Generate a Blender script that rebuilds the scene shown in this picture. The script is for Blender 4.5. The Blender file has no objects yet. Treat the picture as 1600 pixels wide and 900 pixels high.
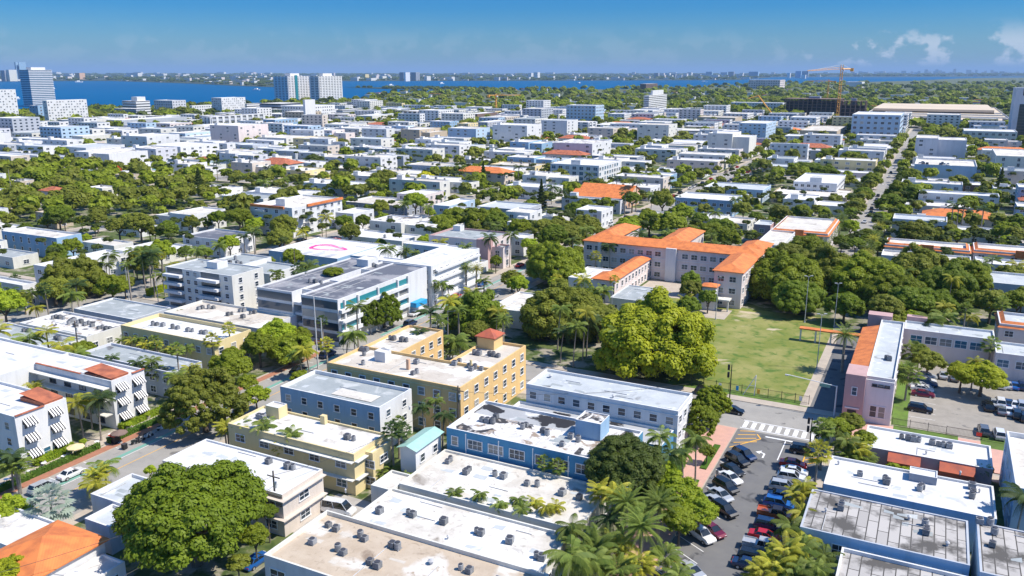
import bpy, math, random
import numpy as np
from mathutils import Matrix, Vector

# ------------------------------------------------------------------ camera
H = 66.0                       # drone height above the street
FPX, HY = 1300.0, 113.0        # focal length and horizon row of the 1600x900 photograph
PITCH = math.atan((450 - HY) / FPX)
YAW = math.atan(680 * math.cos(PITCH) / FPX)
CP, SP, CY, SY = math.cos(PITCH), math.sin(PITCH), math.cos(YAW), math.sin(YAW)
S = bpy.context.scene
cam = bpy.data.cameras.new('camera'); camo = bpy.data.objects.new('camera', cam)
S.collection.objects.link(camo); S.camera = camo
cam.sensor_width = 36; cam.lens = 36 * FPX / 1600
cam.clip_start = 1; cam.clip_end = 200000
camo.location = (0, 0, H); camo.rotation_euler = (math.pi / 2 - PITCH, 0, YAW)
S.render.resolution_x, S.render.resolution_y = 1024, 576
S.render.engine = 'CYCLES'

# ------------------------------------------------------------------ world, sun, exposure
SUN_EL, SUN_AZ = math.radians(54), math.atan2(0.27, 0.96)      # direction the sun stands in, from +x
W = bpy.data.worlds.new('World'); S.world = W; W.use_nodes = True
nt = W.node_tree; nt.nodes.clear()
def N(t, **k):
    n = nt.nodes.new(t)
    for a, b in k.items(): setattr(n, a, b)
    return n
sky = N('ShaderNodeTexSky', sky_type='NISHITA', sun_disc=False)
sky.sun_elevation = SUN_EL; sky.sun_rotation = math.pi / 2 - SUN_AZ
sky.altitude = 60; sky.air_density = 1.0; sky.dust_density = 0.3; sky.ozone_density = 4.0
hs = N('ShaderNodeHueSaturation'); hs.inputs['Saturation'].default_value = 1.25; hs.inputs['Value'].default_value = 0.9
bg = N('ShaderNodeBackground'); bg.inputs['Strength'].default_value = 0.15
out = N('ShaderNodeOutputWorld')
geo = N('ShaderNodeTexCoord'); sep = N('ShaderNodeSeparateXYZ')
nt.links.new(geo.outputs['Generated'], sep.inputs[0])
nt.links.new(sky.outputs[0], hs.inputs['Color'])
def WM(op, a, b=None, c=None):
    n = N('ShaderNodeMath', operation=op)
    for i, v in enumerate((a, b, c)):
        if v is None: continue
        if isinstance(v, (int, float)): n.inputs[i].default_value = v
        else: nt.links.new(v, n.inputs[i])
    return n.outputs[0]
# the blue of a clean subtropical sky deepens quickly above the horizon
ramp = N('ShaderNodeValToRGB'); nt.links.new(sep.outputs[2], ramp.inputs[0])
cr = ramp.color_ramp; cr.elements[0].position = 0.0; cr.elements[0].color = (0.20, 0.33, 0.50, 1)
cr.elements[1].position = 0.42; cr.elements[1].color = (.90, .93, .96, 1)
for p_, c_ in ((.035, (.165, .32, .49)), (.07, (.065, .28, .51)), (.16, (.012, .26, .56))):
    e = cr.elements.new(p_); e.color = (*c_, 1)
mul = N('ShaderNodeMixRGB', blend_type='MULTIPLY'); mul.inputs[0].default_value = 1
nt.links.new(hs.outputs[0], mul.inputs[1]); nt.links.new(ramp.outputs[0], mul.inputs[2])
# clouds: cumulus bank low over the north-east horizon
azim = WM('ARCTAN2', sep.outputs[1], sep.outputs[0])
comb = N('ShaderNodeCombineXYZ'); nt.links.new(azim, comb.inputs[0]); nt.links.new(WM('MULTIPLY', sep.outputs[2], 1.3), comb.inputs[1])
n1 = N('ShaderNodeTexNoise'); n1.inputs['Scale'].default_value = 30; n1.inputs['Detail'].default_value = 9; n1.inputs['Roughness'].default_value = .55
nt.links.new(comb.outputs[0], n1.inputs['Vector'])
n2 = N('ShaderNodeTexNoise'); n2.inputs['Scale'].default_value = 5; n2.inputs['Detail'].default_value = 2
mp = N('ShaderNodeMapping'); mp.inputs['Location'].default_value = (3.3, 1.2, 0); nt.links.new(comb.outputs[0], mp.inputs[0]); nt.links.new(mp.outputs[0], n2.inputs['Vector'])
def wramp(v, a, b):
    m = N('ShaderNodeMapRange', interpolation_type='SMOOTHSTEP'); nt.links.new(v, m.inputs[0])
    m.inputs[1].default_value = a; m.inputs[2].default_value = b; return m.outputs[0]
band = WM('MULTIPLY', wramp(sep.outputs[2], 0.002, 0.012), wramp(sep.outputs[2], 0.056, 0.026))
east = WM('ADD', WM('MULTIPLY', wramp(azim, math.radians(101), math.radians(94)), .85), 0.15)
dens = WM('MULTIPLY', WM('MULTIPLY', wramp(WM('ADD', WM('MULTIPLY', n1.outputs[0], .7), WM('MULTIPLY', n2.outputs[0], .4)), .525, .59), band), east)
cm = N('ShaderNodeMixRGB'); nt.links.new(WM('MULTIPLY', dens, .62), cm.inputs[0])
nt.links.new(mul.outputs[0], cm.inputs[1]); cm.inputs[2].default_value = (3.6, 3.8, 4.2, 1)
nt.links.new(cm.outputs[0], bg.inputs['Color']); nt.links.new(bg.outputs[0], out.inputs[0])
sun = bpy.data.lights.new('sun', 'SUN'); sun.energy = 4.3; sun.angle = math.radians(.53); sun.color = (1, .925, .81)
suno = bpy.data.objects.new('sun', sun); S.collection.objects.link(suno)
sd = Vector((math.cos(SUN_AZ) * math.cos(SUN_EL), math.sin(SUN_AZ) * math.cos(SUN_EL), math.sin(SUN_EL)))
suno.rotation_euler = sd.to_track_quat('Z', 'Y').to_euler(); suno.location = (50, 0, 200)
S.view_settings.view_transform = 'Standard'; S.view_settings.look = 'None'
S.view_settings.exposure = 0.6; S.view_settings.gamma = 1

# ------------------------------------------------------------------ measuring helpers
def G(x, y, z=0.0):
    """ground-plan position of the photograph point (x,y), lying z metres above the street"""
    X = (x - 800) / FPX; Y = (450 - y) / FPX
    d = (X, CP + Y * SP, -SP + Y * CP)
    t = (H - z) / -d[2]
    return ((d[0] * CY - d[1] * SY) * t, (d[0] * SY + d[1] * CY) * t)
def proj(x, y, z=0.0):
    xc = x * CY + y * SY; fh = -x * SY + y * CY; dz = z - H
    dep = fh * CP - dz * SP; up = fh * SP + dz * CP
    if dep < 1: return (-9999, 9999, 1)
    return 800 + FPX * xc / dep, 450 - FPX * up / dep, dep
def solve_x(px, y, z):
    k = (px - 800) / FPX; dz = z - H
    return (k * (CP * y * CY - dz * SP) - y * SY) / (CY + k * CP * SY)
def solve_y(px, x, z):
    k = (px - 800) / FPX; dz = z - H
    return (x * CY + k * (CP * x * SY + dz * SP)) / (k * CP * CY - SY)
def top_h(xb, yb, yt):
    X, Y = G(xb, yb); d = math.hypot(X, Y)
    # vertical through the base: find z whose image row is yt
    lo, hi = 0, 400
    for _ in range(40):
        m = (lo + hi) / 2
        if proj(X, Y, m)[1] > yt: lo = m
        else: hi = m
    return lo
def spec(xa, xb, xc, yt, h=None, yb=None, d=None):
    if yb is not None: X, Y = G(xb, yb); h = top_h(xb, yb, yt)
    else: X, Y = G(xb, yt, h)
    x2 = solve_x(xa, Y, h)
    y1 = Y + d if d else solve_y(xc, X, h)
    if y1 <= Y: y1 = Y + 10
    return [min(X, x2), max(X, x2), Y, y1, h]
def visible(x, y, z=3, m=60):
    a, b, d = proj(x, y, z)
    return d > 20 and -m < a < 1600 + m and b < 900 + m * 1.3

# ------------------------------------------------------------------ object helpers
COL = S.collection
CNT = {}
def newobj(name, data):
    o = bpy.data.objects.new(name, data); COL.objects.link(o); return o
def tag(o, label, cat, group=None):
    o['label'] = label; o['category'] = cat
    if group: o['group'] = group
    return o
def thing(name, label, cat, loc=(0, 0, 0), rz=0, group=None):
    o = newobj(name, None); o.location = loc; o.rotation_euler = (0, 0, rz); o.empty_display_size = .1
    return tag(o, label, cat, group)
class MB:
    def __init__(s): s.v = []; s.f = []; s.m = []
    def quad(s, pts, m=0):
        n = len(s.v); s.v += [tuple(p) for p in pts]; s.f.append(tuple(range(n, n + len(pts)))); s.m.append(m)
    def box(s, x0, x1, y0, y1, z0, z1, m=0, mt=None, bottom=True):
        if mt is None: mt = m
        n = len(s.v)
        s.v += [(x0,y0,z0),(x1,y0,z0),(x1,y1,z0),(x0,y1,z0),(x0,y0,z1),(x1,y0,z1),(x1,y1,z1),(x0,y1,z1)]
        fs = [(0,1,5,4),(1,2,6,5),(2,3,7,6),(3,0,4,7),(4,5,6,7)]; ms = [m,m,m,m,mt]
        if bottom: fs.append((3,2,1,0)); ms.append(m)
        s.f += [tuple(n + i for i in f) for f in fs]; s.m += ms
    def cyl(s, x, y, z0, z1, r0, r1=None, n=8, m=0, cap=True, dx=0, dy=0):
        if r1 is None: r1 = r0
        b = len(s.v)
        for i in range(n):
            a = 2 * math.pi * i / n
            s.v.append((x + r0 * math.cos(a), y + r0 * math.sin(a), z0))
        for i in range(n):
            a = 2 * math.pi * i / n
            s.v.append((x + dx + r1 * math.cos(a), y + dy + r1 * math.sin(a), z1))
        for i in range(n):
            j = (i + 1) % n; s.f.append((b+i, b+j, b+n+j, b+n+i)); s.m.append(m)
        if cap: s.f.append(tuple(b + n + i for i in range(n))); s.m.append(m)
    def bar(s, p, q, r, m=0, n=6):
        p = Vector(p); q = Vector(q); d = (q - p)
        if d.length < 1e-6: return
        t = d.to_track_quat('Z', 'Y').to_matrix(); b = len(s.v)
        for e_ in (p, q):
            for i in range(n):
                a = 2 * math.pi * i / n
                s.v.append(tuple(e_ + t @ Vector((r * math.cos(a), r * math.sin(a), 0))))
        for i in range(n):
            j = (i + 1) % n; s.f.append((b+i, b+j, b+n+j, b+n+i)); s.m.append(m)
        s.f.append(tuple(b + n - 1 - i for i in range(n))); s.m.append(m)
        s.f.append(tuple(b + n + i for i in range(n))); s.m.append(m)
    def mesh(s, name, mats, org=(0, 0, 0), smooth=False):
        me = bpy.data.meshes.new(name)
        me.from_pydata([(a - org[0], b - org[1], c - org[2]) for a, b, c in s.v], [], s.f)
        for q in mats: me.materials.append(q)
        if len(mats) > 1: me.polygons.foreach_set('material_index', s.m)
        if smooth: me.polygons.foreach_set('use_smooth', [True] * len(s.f))
        me.update(); return me
    def build(s, name, mats, parent=None, org=(0, 0, 0), smooth=False):
        if not isinstance(mats, (list, tuple)): mats = [mats]
        o = newobj(name, s.mesh(name, mats, org, smooth))
        if parent: o.parent = parent
        return o
def struct(name, mb, mats, kind='structure'):
    o = mb.build(name, mats); o['kind'] = kind; return o
def put(name, me, parent, loc, rz=0, sc=None):
    o = newobj(name, me); o.parent = parent; o.location = loc
    if rz: o.rotation_euler = (0, 0, rz)
    if sc: o.scale = sc
    return o

# ------------------------------------------------------------------ materials
def base_mat(name, rough=.8, spec_=.3):
    m = bpy.data.materials.new(name); m.use_nodes = True
    b = m.node_tree.nodes['Principled BSDF']; b.inputs['Roughness'].default_value = rough
    b.inputs['Specular IOR Level'].default_value = spec_
    return m, m.node_tree, b
def col(c, k=1.0): return (min(c[0]*k, 1), min(c[1]*k, 1), min(c[2]*k, 1), 1)
def noisy(name, c, c2=None, scale=(1, 1, 1), lo=.35, hi=.65, rough=.85, detail=6, stain=None, rnd=0, bump=0, spec_=.25):
    """colour c broken up towards c2 by world-space noise; stain=(colour, scale, lo, hi) adds patches of wear"""
    m, t, b = base_mat(name, rough, spec_)
    L = t.links.new; n = t.nodes.new
    g = n('ShaderNodeNewGeometry'); mp = n('ShaderNodeMapping'); mp.inputs['Scale'].default_value = scale
    L(g.outputs['Position'], mp.inputs[0])
    no = n('ShaderNodeTexNoise'); no.inputs['Scale'].default_value = 1; no.inputs['Detail'].default_value = detail
    no.inputs['Roughness'].default_value = .65; L(mp.outputs[0], no.inputs['Vector'])
    r = n('ShaderNodeMapRange'); r.inputs[1].default_value = lo; r.inputs[2].default_value = hi; L(no.outputs[0], r.inputs[0])
    mx = n('ShaderNodeMixRGB'); mx.inputs[1].default_value = col(c); mx.inputs[2].default_value = col(c2 or c, 1 if c2 else .82)
    L(r.outputs[0], mx.inputs[0]); res = mx.outputs[0]
    if stain:
        for i, st in enumerate(stain if isinstance(stain, list) else [stain]):
            s2 = n('ShaderNodeTexNoise'); s2.inputs['Scale'].default_value = st[1]; s2.inputs['Detail'].default_value = 5; s2.inputs['Distortion'].default_value = .6
            off = n('ShaderNodeVectorMath'); off.inputs[1].default_value = (31 * i + 7, 17, 0); L(g.outputs['Position'], off.inputs[0]); L(off.outputs[0], s2.inputs['Vector'])
            r2 = n('ShaderNodeMapRange'); r2.inputs[1].default_value = st[2]; r2.inputs[2].default_value = st[3]; L(s2.outputs[0], r2.inputs[0])
            m2 = n('ShaderNodeMixRGB'); m2.inputs[2].default_value = col(st[0]); L(r2.outputs[0], m2.inputs[0]); L(res, m2.inputs[1]); res = m2.outputs[0]
    if rnd:
        oi = n('ShaderNodeObjectInfo'); h = n('ShaderNodeHueSaturation')
        rr = n('ShaderNodeMapRange'); rr.inputs[3].default_value = 1 - rnd; rr.inputs[4].default_value = 1 + rnd; L(oi.outputs['Random'], rr.inputs[0])
        L(rr.outputs[0], h.inputs['Value']); L(res, h.inputs['Color']); res = h.outputs[0]
    L(res, b.inputs['Base Color'])
    if bump:
        bp = n('ShaderNodeBump'); bp.inputs['Strength'].default_value = bump; L(no.outputs[0], bp.inputs['Height']); L(bp.outputs[0], b.inputs['Normal'])
    return m
def plain(name, c, rough=.5, metal=0, spec_=.5):
    m, t, b = base_mat(name, rough, spec_); b.inputs['Base Color'].default_value = col(c); b.inputs['Metallic'].default_value = metal
    return m
WS = (.6, .6, .12)
def wall(name, c, k=.80): return noisy('wall_' + name, c, tuple(v * k for v in c), WS, .45, .8, .85, rnd=.03)
WALL = dict(
    white=wall('white', (.67, .675, .68)), offwhite=wall('offwhite', (.66, .65, .60)), cream=wall('cream', (.70, .58, .32), .82),
    yellow=wall('yellow', (.70, .48, .22), .82), blue=wall('blue', (.085, .27, .45), .8), paleblue=wall('paleblue', (.42, .55, .68)),
    pink=wall('pink', (.50, .33, .32)), palepink=wall('palepink', (.68, .60, .58)), grey=wall('grey', (.42, .45, .50)),
    tan=wall('tan', (.50, .42, .32)), brown=wall('brown', (.20, .14, .12)), teal=wall('teal', (.16, .40, .44)), lav=wall('lavender', (.58, .59, .64)),
    skyblue=wall('skyblue', (.27, .42, .58)), midgrey=wall('midgrey', (.28, .31, .37)), sand=wall('sand', (.60, .53, .46)), peach=wall('peach', (.62, .40, .27)))
ROOF = dict(
    white=noisy('roof_white', (.67, .655, .63), (.50, .485, .46), (.22, .22, .22), .42, .70, stain=[((.34, .32, .30), .16, .62, .70), ((.50, .48, .44), .9, .57, .75)]),
    clean=noisy('roof_clean', (.66, .66, .665), (.50, .505, .51), (.16, .16, .16), .42, .72, detail=9, stain=[((.46, .46, .46), .35, .60, .74), ((.62, .61, .59), 1.2, .55, .7)]),
    off=noisy('roof_offwhite', (.62, .59, .54), (.46, .43, .38), (.3, .3, .3), .4, .7, stain=[((.24, .21, .18), .22, .60, .70), ((.74, .73, .70), .12, .52, .60), ((.40, .37, .33), 1.1, .58, .72)]),
    tan=noisy('roof_tan', (.50, .42, .33), (.40, .32, .24), (.22, .22, .22), .4, .7, stain=[((.60, .57, .52), .12, .56, .62), ((.26, .20, .15), .3, .62, .72), ((.36, .29, .22), 1.2, .58, .72)]),
    beige=noisy('roof_beige', (.56, .52, .46), (.46, .41, .35), (.25, .25, .25), .4, .7, stain=[((.30, .26, .22), .25, .62, .71), ((.68, .66, .62), .12, .55, .61), ((.40, .36, .31), 1.1, .58, .72)]),
    grey=noisy('roof_grey', (.34, .37, .38), (.26, .29, .30), (.25, .25, .25), .4, .7, stain=[((.13, .13, .14), .14, .64, .69), ((.46, .48, .48), .2, .58, .66)]),
    lgrey=noisy('roof_lightgrey', (.48, .51, .53), (.38, .41, .43), (.25, .25, .25), .4, .7, stain=[((.25, .26, .27), .2, .64, .72), ((.58, .60, .61), .5, .58, .68)]),
    dark=noisy('roof_dark', (.12, .13, .16), (.28, .28, .30), (.12, .12, .12), .46, .56),
    streak=noisy('roof_streaked', (.68, .67, .66), (.52, .51, .49), (.25, .25, .25), .4, .7, stain=[((.05, .05, .055), .22, .58, .61), ((.30, .24, .19), .40, .58, .64), ((.42, .39, .36), 1.2, .56, .68)]))
ROOF['sand'] = noisy('roof_sand', (.62, .52, .40), (.54, .46, .36), (.01, .01, .01))
ROOF['streakgrey'] = noisy('roof_tarred', (.40, .41, .42), (.33, .34, .35), (.25, .25, .25), .4, .7, stain=[((.03, .03, .035), .17, .56, .585), ((.62, .62, .62), .2, .62, .66)])
# tar-patched roof: felt strips with dirty joints
def patched():
    m, t, b = base_mat('roof_patched', .9, .2); L = t.links.new; n = t.nodes.new
    g = n('ShaderNodeNewGeometry'); mp = n('ShaderNodeMapping'); mp.inputs['Rotation'].default_value = (0, 0, math.pi / 2); L(g.outputs['Position'], mp.inputs[0])
    br = n('ShaderNodeTexBrick'); br.inputs['Scale'].default_value = .16; br.inputs['Color1'].default_value = (.46, .44, .42, 1); br.inputs['Color2'].default_value = (.36, .345, .33, 1)
    br.inputs['Mortar'].default_value = (.08, .075, .07, 1); br.inputs['Mortar Size'].default_value = .012; br.inputs['Brick Width'].default_value = .75; br.inputs['Row Height'].default_value = .22
    L(mp.outputs[0], br.inputs['Vector'])
    no = n('ShaderNodeTexNoise'); no.inputs['Scale'].default_value = .22; no.inputs['Detail'].default_value = 7; no.inputs['Roughness'].default_value = .6; L(g.outputs['Position'], no.inputs['Vector'])
    r = n('ShaderNodeMapRange'); r.inputs[1].default_value = .47; r.inputs[2].default_value = .60; L(no.outputs[0], r.inputs[0])
    mx = n('ShaderNodeMixRGB'); L(r.outputs[0], mx.inputs[0]); L(br.outputs[0], mx.inputs[1]); mx.inputs[2].default_value = (.10, .095, .09, 1)
    L(mx.outputs[0], b.inputs['Base Color']); return m
ROOF['patch'] = patched()
# clay tile: rows of barrel tiles
def tile(name, c, c2):
    m, t, b = base_mat(name, .75, .3); L = t.links.new; n = t.nodes.new
    g = n('ShaderNodeNewGeometry'); w = n('ShaderNodeTexWave'); w.inputs['Scale'].default_value = 3.2; w.wave_type = 'BANDS'; w.bands_direction = 'DIAGONAL'; w.inputs['Distortion'].default_value = .3
    L(g.outputs['Position'], w.inputs['Vector'])
    no = n('ShaderNodeTexNoise'); no.inputs['Scale'].default_value = .6; no.inputs['Detail'].default_value = 8; L(g.outputs['Position'], no.inputs['Vector'])
    r = n('ShaderNodeMapRange'); r.inputs[1].default_value = .4; r.inputs[2].default_value = .68; L(no.outputs[0], r.inputs[0])
    mx = n('ShaderNodeMixRGB'); mx.inputs[1].default_value = col(c); mx.inputs[2].default_value = col(c2); L(r.outputs[0], mx.inputs[0])
    m2 = n('ShaderNodeMixRGB', ); m2.blend_type = 'MULTIPLY'; m2.inputs[0].default_value = .25; L(mx.outputs[0], m2.inputs[1]); L(w.outputs[0], m2.inputs[2])
    L(m2.outputs[0], b.inputs['Base Color']); return m
ROOF['tile'] = tile('tile_orange', (.78, .25, .075), (.56, .17, .06))
ROOF['redtile'] = tile('tile_red', (.50, .13, .07), (.34, .10, .07))
ROOF['clay'] = tile('tile_clay', (.55, .18, .09), (.30, .10, .06))
ROOF['green'] = noisy('metal_green', (.28, .50, .44), (.35, .52, .47), (.5, .5, .5), rough=.5)
M = dict(
    glass=plain('window_glass', (.025, .04, .06), .08, 0, .6), glassblue=plain('blue_glass', (.03, .12, .20), .1, 0, .7), tealglass=plain('teal_glass', (.03, .22, .26), .12, 0, .7),
    frame=plain('window_frame', (.75, .75, .75), .5), darkframe=plain('dark_frame', (.06, .06, .07), .5), metal=noisy('unit_metal', (.30, .31, .33), (.18, .19, .20), (3, 3, 3), rough=.55, rnd=.3),
    lmetal=noisy('pale_metal', (.55, .56, .57), (.42, .42, .43), (3, 3, 3), rough=.5, rnd=.1), black=plain('black', (.015, .015, .017), .6), steel=plain('steel', (.45, .46, .48), .4, .5),
    concrete=noisy('concrete', (.42, .40, .37), (.34, .32, .30), (.4, .4, .4)), asphalt=noisy('asphalt', (.14, .14, .145), (.17, .168, .165), (.25, .25, .25), stain=[((.07, .07, .075), .3, .6, .68)], rough=.9),
    road=noisy('worn_road', (.33, .315, .29), (.27, .26, .245), (.2, .2, .2), stain=[((.16, .155, .15), .35, .62, .70)], rough=.9),
    lot=noisy('lot_surface', (.32, .295, .26), (.26, .24, .21), (.3, .3, .3), stain=[((.18, .17, .16), .4, .62, .7)], rough=.9),
    path=noisy('path_concrete', (.46, .40, .33), (.38, .33, .28), (.5, .5, .5)), pinkpath=noisy('pink_paving', (.58, .34, .27), (.50, .30, .25), (.8, .8, .8)), brick=noisy('brick_paving', (.40, .18, .11), (.32, .15, .10), (1, 1, 1)),
    white=plain('white_paint', (.75, .75, .75), .6), yellow=plain('yellow_paint', (.80, .42, .04), .6), green=plain('bike_green', (.16, .34, .28), .7), orange=plain('orange', (.75, .16, .03), .6), wood=noisy('pole_wood', (.16, .13, .11), (.10, .08, .07), (2, 2, .3)),
    pink=plain('pink_paint', (.75, .06, .30), .6), crane=plain('crane_paint', (.75, .36, .05), .5), cranered=plain('crane_red', (.55, .15, .06), .5), red=plain('red_sign', (.75, .05, .03), .5), blueawn=plain('blue_awning', (.02, .30, .60), .6),
    tyre=plain('tyre', (.02, .02, .02), .8), lamp=plain('lamp_glass', (.75, .75, .72), .2), tail=plain('tail_lens', (.35, .01, .01), .3), cglass=plain('car_glass', (.015, .02, .025), .05, 0, .8),
    hull=plain('hull_white', (.8, .8, .8), .4), bark=noisy('bark', (.16, .13, .10), (.10, .08, .06), (1.5, 1.5, .5), rnd=.1), palmbark=noisy('palm_bark', (.34, .30, .25), (.22, .19, .16), (1, 1, 5), rnd=.15))
def blinds(m):
    t = m.node_tree; b = t.nodes['Principled BSDF']; oi = t.nodes.new('ShaderNodeObjectInfo'); r = t.nodes.new('ShaderNodeValToRGB'); r.color_ramp.interpolation = 'CONSTANT'
    c = tuple(b.inputs['Base Color'].default_value); r.color_ramp.elements[0].color = c; r.color_ramp.elements[1].position = .55; r.color_ramp.elements[1].color = (.07, .10, .13, 1)
    for p, q in ((.72, (.20, .21, .21, 1)), (.86, (.36, .35, .32, 1)), (.93, (.03, .05, .06, 1))): e = r.color_ramp.elements.new(p); e.color = q
    t.links.new(oi.outputs['Random'], r.inputs[0]); t.links.new(r.outputs[0], b.inputs['Base Color'])
for k_ in ('glass', 'glassblue'): blinds(M[k_])
lawn = noisy('lawn', (.165, .195, .04), (.27, .26, .09), (.09, .09, .09), .42, .62, detail=8, stain=[((.085, .15, .025), .35, .52, .66), ((.46, .39, .27), .085, .61, .66)])
grass = noisy('grass', (.11, .19, .03), (.085, .13, .03), (.5, .5, .5), .4, .6, detail=8)
ground_m = noisy('ground', (.075, .10, .035), (.24, .22, .17), (.05, .05, .05), .48, .60, detail=9, stain=[((.06, .085, .025), .18, .50, .60)])
yard_m = noisy('yard', (.09, .12, .035), (.30, .27, .22), (.11, .11, .11), .48, .58, detail=8, stain=[((.05, .08, .02), .3, .52, .62)])
def car_paint(name, c, r=.25):
    m, t, b = base_mat('paint_' + name, r, .5); b.inputs['Base Color'].default_value = col(c); b.inputs['Coat Weight'].default_value = .6; b.inputs['Metallic'].default_value = .2; return m
PAINT = {k: car_paint(k, v) for k, v in dict(white=(.75, .75, .75), black=(.012, .013, .016), silver=(.42, .44, .47), grey=(.12, .13, .15), navy=(.012, .03, .09), red=(.50, .01, .01), maroon=(.16, .01, .03), blue=(.02, .12, .40), orange=(.50, .11, .03), tan=(.40, .33, .24)).items()}
# leaves: tint varies by clump (mesh attribute) and by tree
def leafmat(name, c, c2, rnd=.18):
    m, t, b = base_mat('leaf_' + name, .55, .25); L = t.links.new; n = t.nodes.new
    at = n('ShaderNodeAttribute'); at.attribute_name = 'tint'
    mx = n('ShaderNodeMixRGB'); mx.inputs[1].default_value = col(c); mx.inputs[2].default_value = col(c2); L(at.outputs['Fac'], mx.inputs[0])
    oi = n('ShaderNodeObjectInfo'); h = n('ShaderNodeHueSaturation')
    rr = n('ShaderNodeMapRange'); rr.inputs[3].default_value = 1 - rnd; rr.inputs[4].default_value = 1 + rnd; L(oi.outputs['Random'], rr.inputs[0]); L(rr.outputs[0], h.inputs['Value'])
    L(mx.outputs[0], h.inputs['Color']); L(h.outputs[0], b.inputs['Base Color'])
    tr = n('ShaderNodeBsdfTranslucent'); L(h.outputs[0], tr.inputs[0]); ms = n('ShaderNodeMixShader'); ms.inputs[0].default_value = .45
    L(b.outputs[0], ms.inputs[1]); L(tr.outputs[0], ms.inputs[2]); L(ms.outputs[0], t.nodes['Material Output'].inputs[0])
    return m
LEAF = dict(
    dark=leafmat('dark', (.125, .185, .014), (.215, .290, .022)), deep=leafmat('deep', (.080, .120, .026), (.140, .185, .036)),
    green=leafmat('green', (.165, .220, .014), (.290, .345, .026)), olive=leafmat('olive', (.165, .200, .024), (.300, .325, .042)),
    lime=leafmat('lime', (0.203, 0.304, 0.022), (0.435, 0.522, 0.029)), gold=leafmat('gold', (.24, .31, .012), (.54, .57, .03)), yellow=leafmat('yellow', (0.580, 0.522, 0.014), (0.850, 0.850, 0.029)),
    silver=leafmat('silver', (0.290, 0.362, 0.290), (0.493, 0.580, 0.493)), red=leafmat('red', (0.507, 0.029, 0.014), (0.725, 0.072, 0.029)),
    palm=leafmat('palm', (0.102, 0.174, 0.029), (0.290, 0.348, 0.072), .25), palmy=leafmat('palm_yellow', (0.232, 0.290, 0.029), (0.609, 0.551, 0.072), .2), palmd=leafmat('palm_dark', (0.051, 0.102, 0.029), (0.131, 0.189, 0.058), .2),
    hedge=leafmat('hedge', (0.102, 0.203, 0.029), (0.203, 0.319, 0.043), .1))

# ------------------------------------------------------------------ labels: what a thing stands beside
REFS = []           # (phrase, x, y)
def ref(phrase, x, y): REFS.append((phrase, x, y))
def where(x, y, z=0, skip=None, n=1):
    px, py, _ = proj(x, y, z); best = None
    for ph, rx, ry in REFS:
        if ph == skip: continue
        d = math.hypot(x - rx, y - ry)
        if best is None or d < best[0]: best = (d, ph, rx, ry)
    d, ph, rx, ry = best; qx, qy, _ = proj(rx, ry, z)
    if abs(py - qy) * 1.6 > abs(px - qx): rel = 'behind' if py < qy else 'in front of'
    else: rel = 'right of' if px > qx else 'left of'
    return rel + ' ' + ph
ORD = ['leftmost', 'second', 'third', 'fourth', 'fifth', 'sixth', 'seventh', 'eighth', 'ninth', 'tenth', 'eleventh', 'twelfth', 'thirteenth', 'fourteenth', 'fifteenth', 'sixteenth', 'seventeenth', 'eighteenth', 'nineteenth', 'twentieth']
def finish_labels():
    by = {}
    bpy.context.view_layer.update()
    for o in S.objects:
        if o.parent is None and 'label' in o: by.setdefault(o['label'], []).append(o)
    for lab, os_ in by.items():
        if len(os_) < 2: continue
        def key(o):
            w = o.get('at')
            return proj(w[0], w[1], w[2])[0] if w else proj(*o.matrix_world.translation)[0]
        os_.sort(key=key)
        for i, o in enumerate(os_):
            o['label'] = lab + ', ' + ('leftmost' if i == 0 else ('rightmost' if i == len(os_) - 1 else (ORD[i] if i < 20 else '%dth' % (i + 1)) + ' from left'))
    for o in S.objects:
        if 'at' in o: del o['at']

# ------------------------------------------------------------------ ground, water, streets
def sheet(name, pts, z, mat, kind='structure'):
    mb = MB(); mb.quad([(p[0], p[1], z) for p in pts]); o = mb.build(name, mat); o['kind'] = kind; return o
def rect(x0, x1, y0, y1): return [(x0, y0), (x1, y0), (x1, y1), (x0, y1)]
wm, wt, wb = base_mat('sea', .5, .02); wb.inputs['Base Color'].default_value = (.004, .12, .33, 1)
_n = wt.nodes.new('ShaderNodeTexNoise'); _n.inputs['Scale'].default_value = .02; _n.inputs['Detail'].default_value = 8
_g = wt.nodes.new('ShaderNodeNewGeometry'); wt.links.new(_g.outputs['Position'], _n.inputs['Vector'])
_c = wt.nodes.new('ShaderNodeTexNoise'); _c.inputs['Scale'].default_value = .0009; _c.inputs['Detail'].default_value = 5; wt.links.new(_g.outputs['Position'], _c.inputs['Vector'])
_x = wt.nodes.new('ShaderNodeMixRGB'); _x.inputs[1].default_value = (.0003, .07, .19, 1); _x.inputs[2].default_value = (.0006, .10, .25, 1); wt.links.new(_c.outputs[0], _x.inputs[0]); wt.links.new(_x.outputs[0], wb.inputs['Base Color'])
_b = wt.nodes.new('ShaderNodeBump'); _b.inputs['Strength'].default_value = .3; wt.links.new(_n.outputs[0], _b.inputs['Height']); wt.links.new(_b.outputs[0], wb.inputs['Normal'])
sheet('water', [(-90000, -6000), (60000, -6000), (60000, 110000), (-90000, 110000)], -1.0, wm)
shore = [(-260, 215), (-60, 196), (0, 187), (60, 175), (150, 172), (240, 171), (330, 166), (430, 163), (540, 160), (578, 150), (640, 144), (740, 141.5), (860, 140.5), (1000, 139), (1090, 136), (1200, 131.5), (1330, 128.5), (1430, 126), (1500, 122.5), (1560, 121.2), (1700, 120.5)]
SH = [G(x, y) for x, y in shore]
land = [(-900, 150), (-700, -300), (900, -300), (2500, 1200), (SH[-1][0] + 4000, SH[-1][1])] + SH[::-1]
sheet('ground', land, 0, ground_m)
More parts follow.
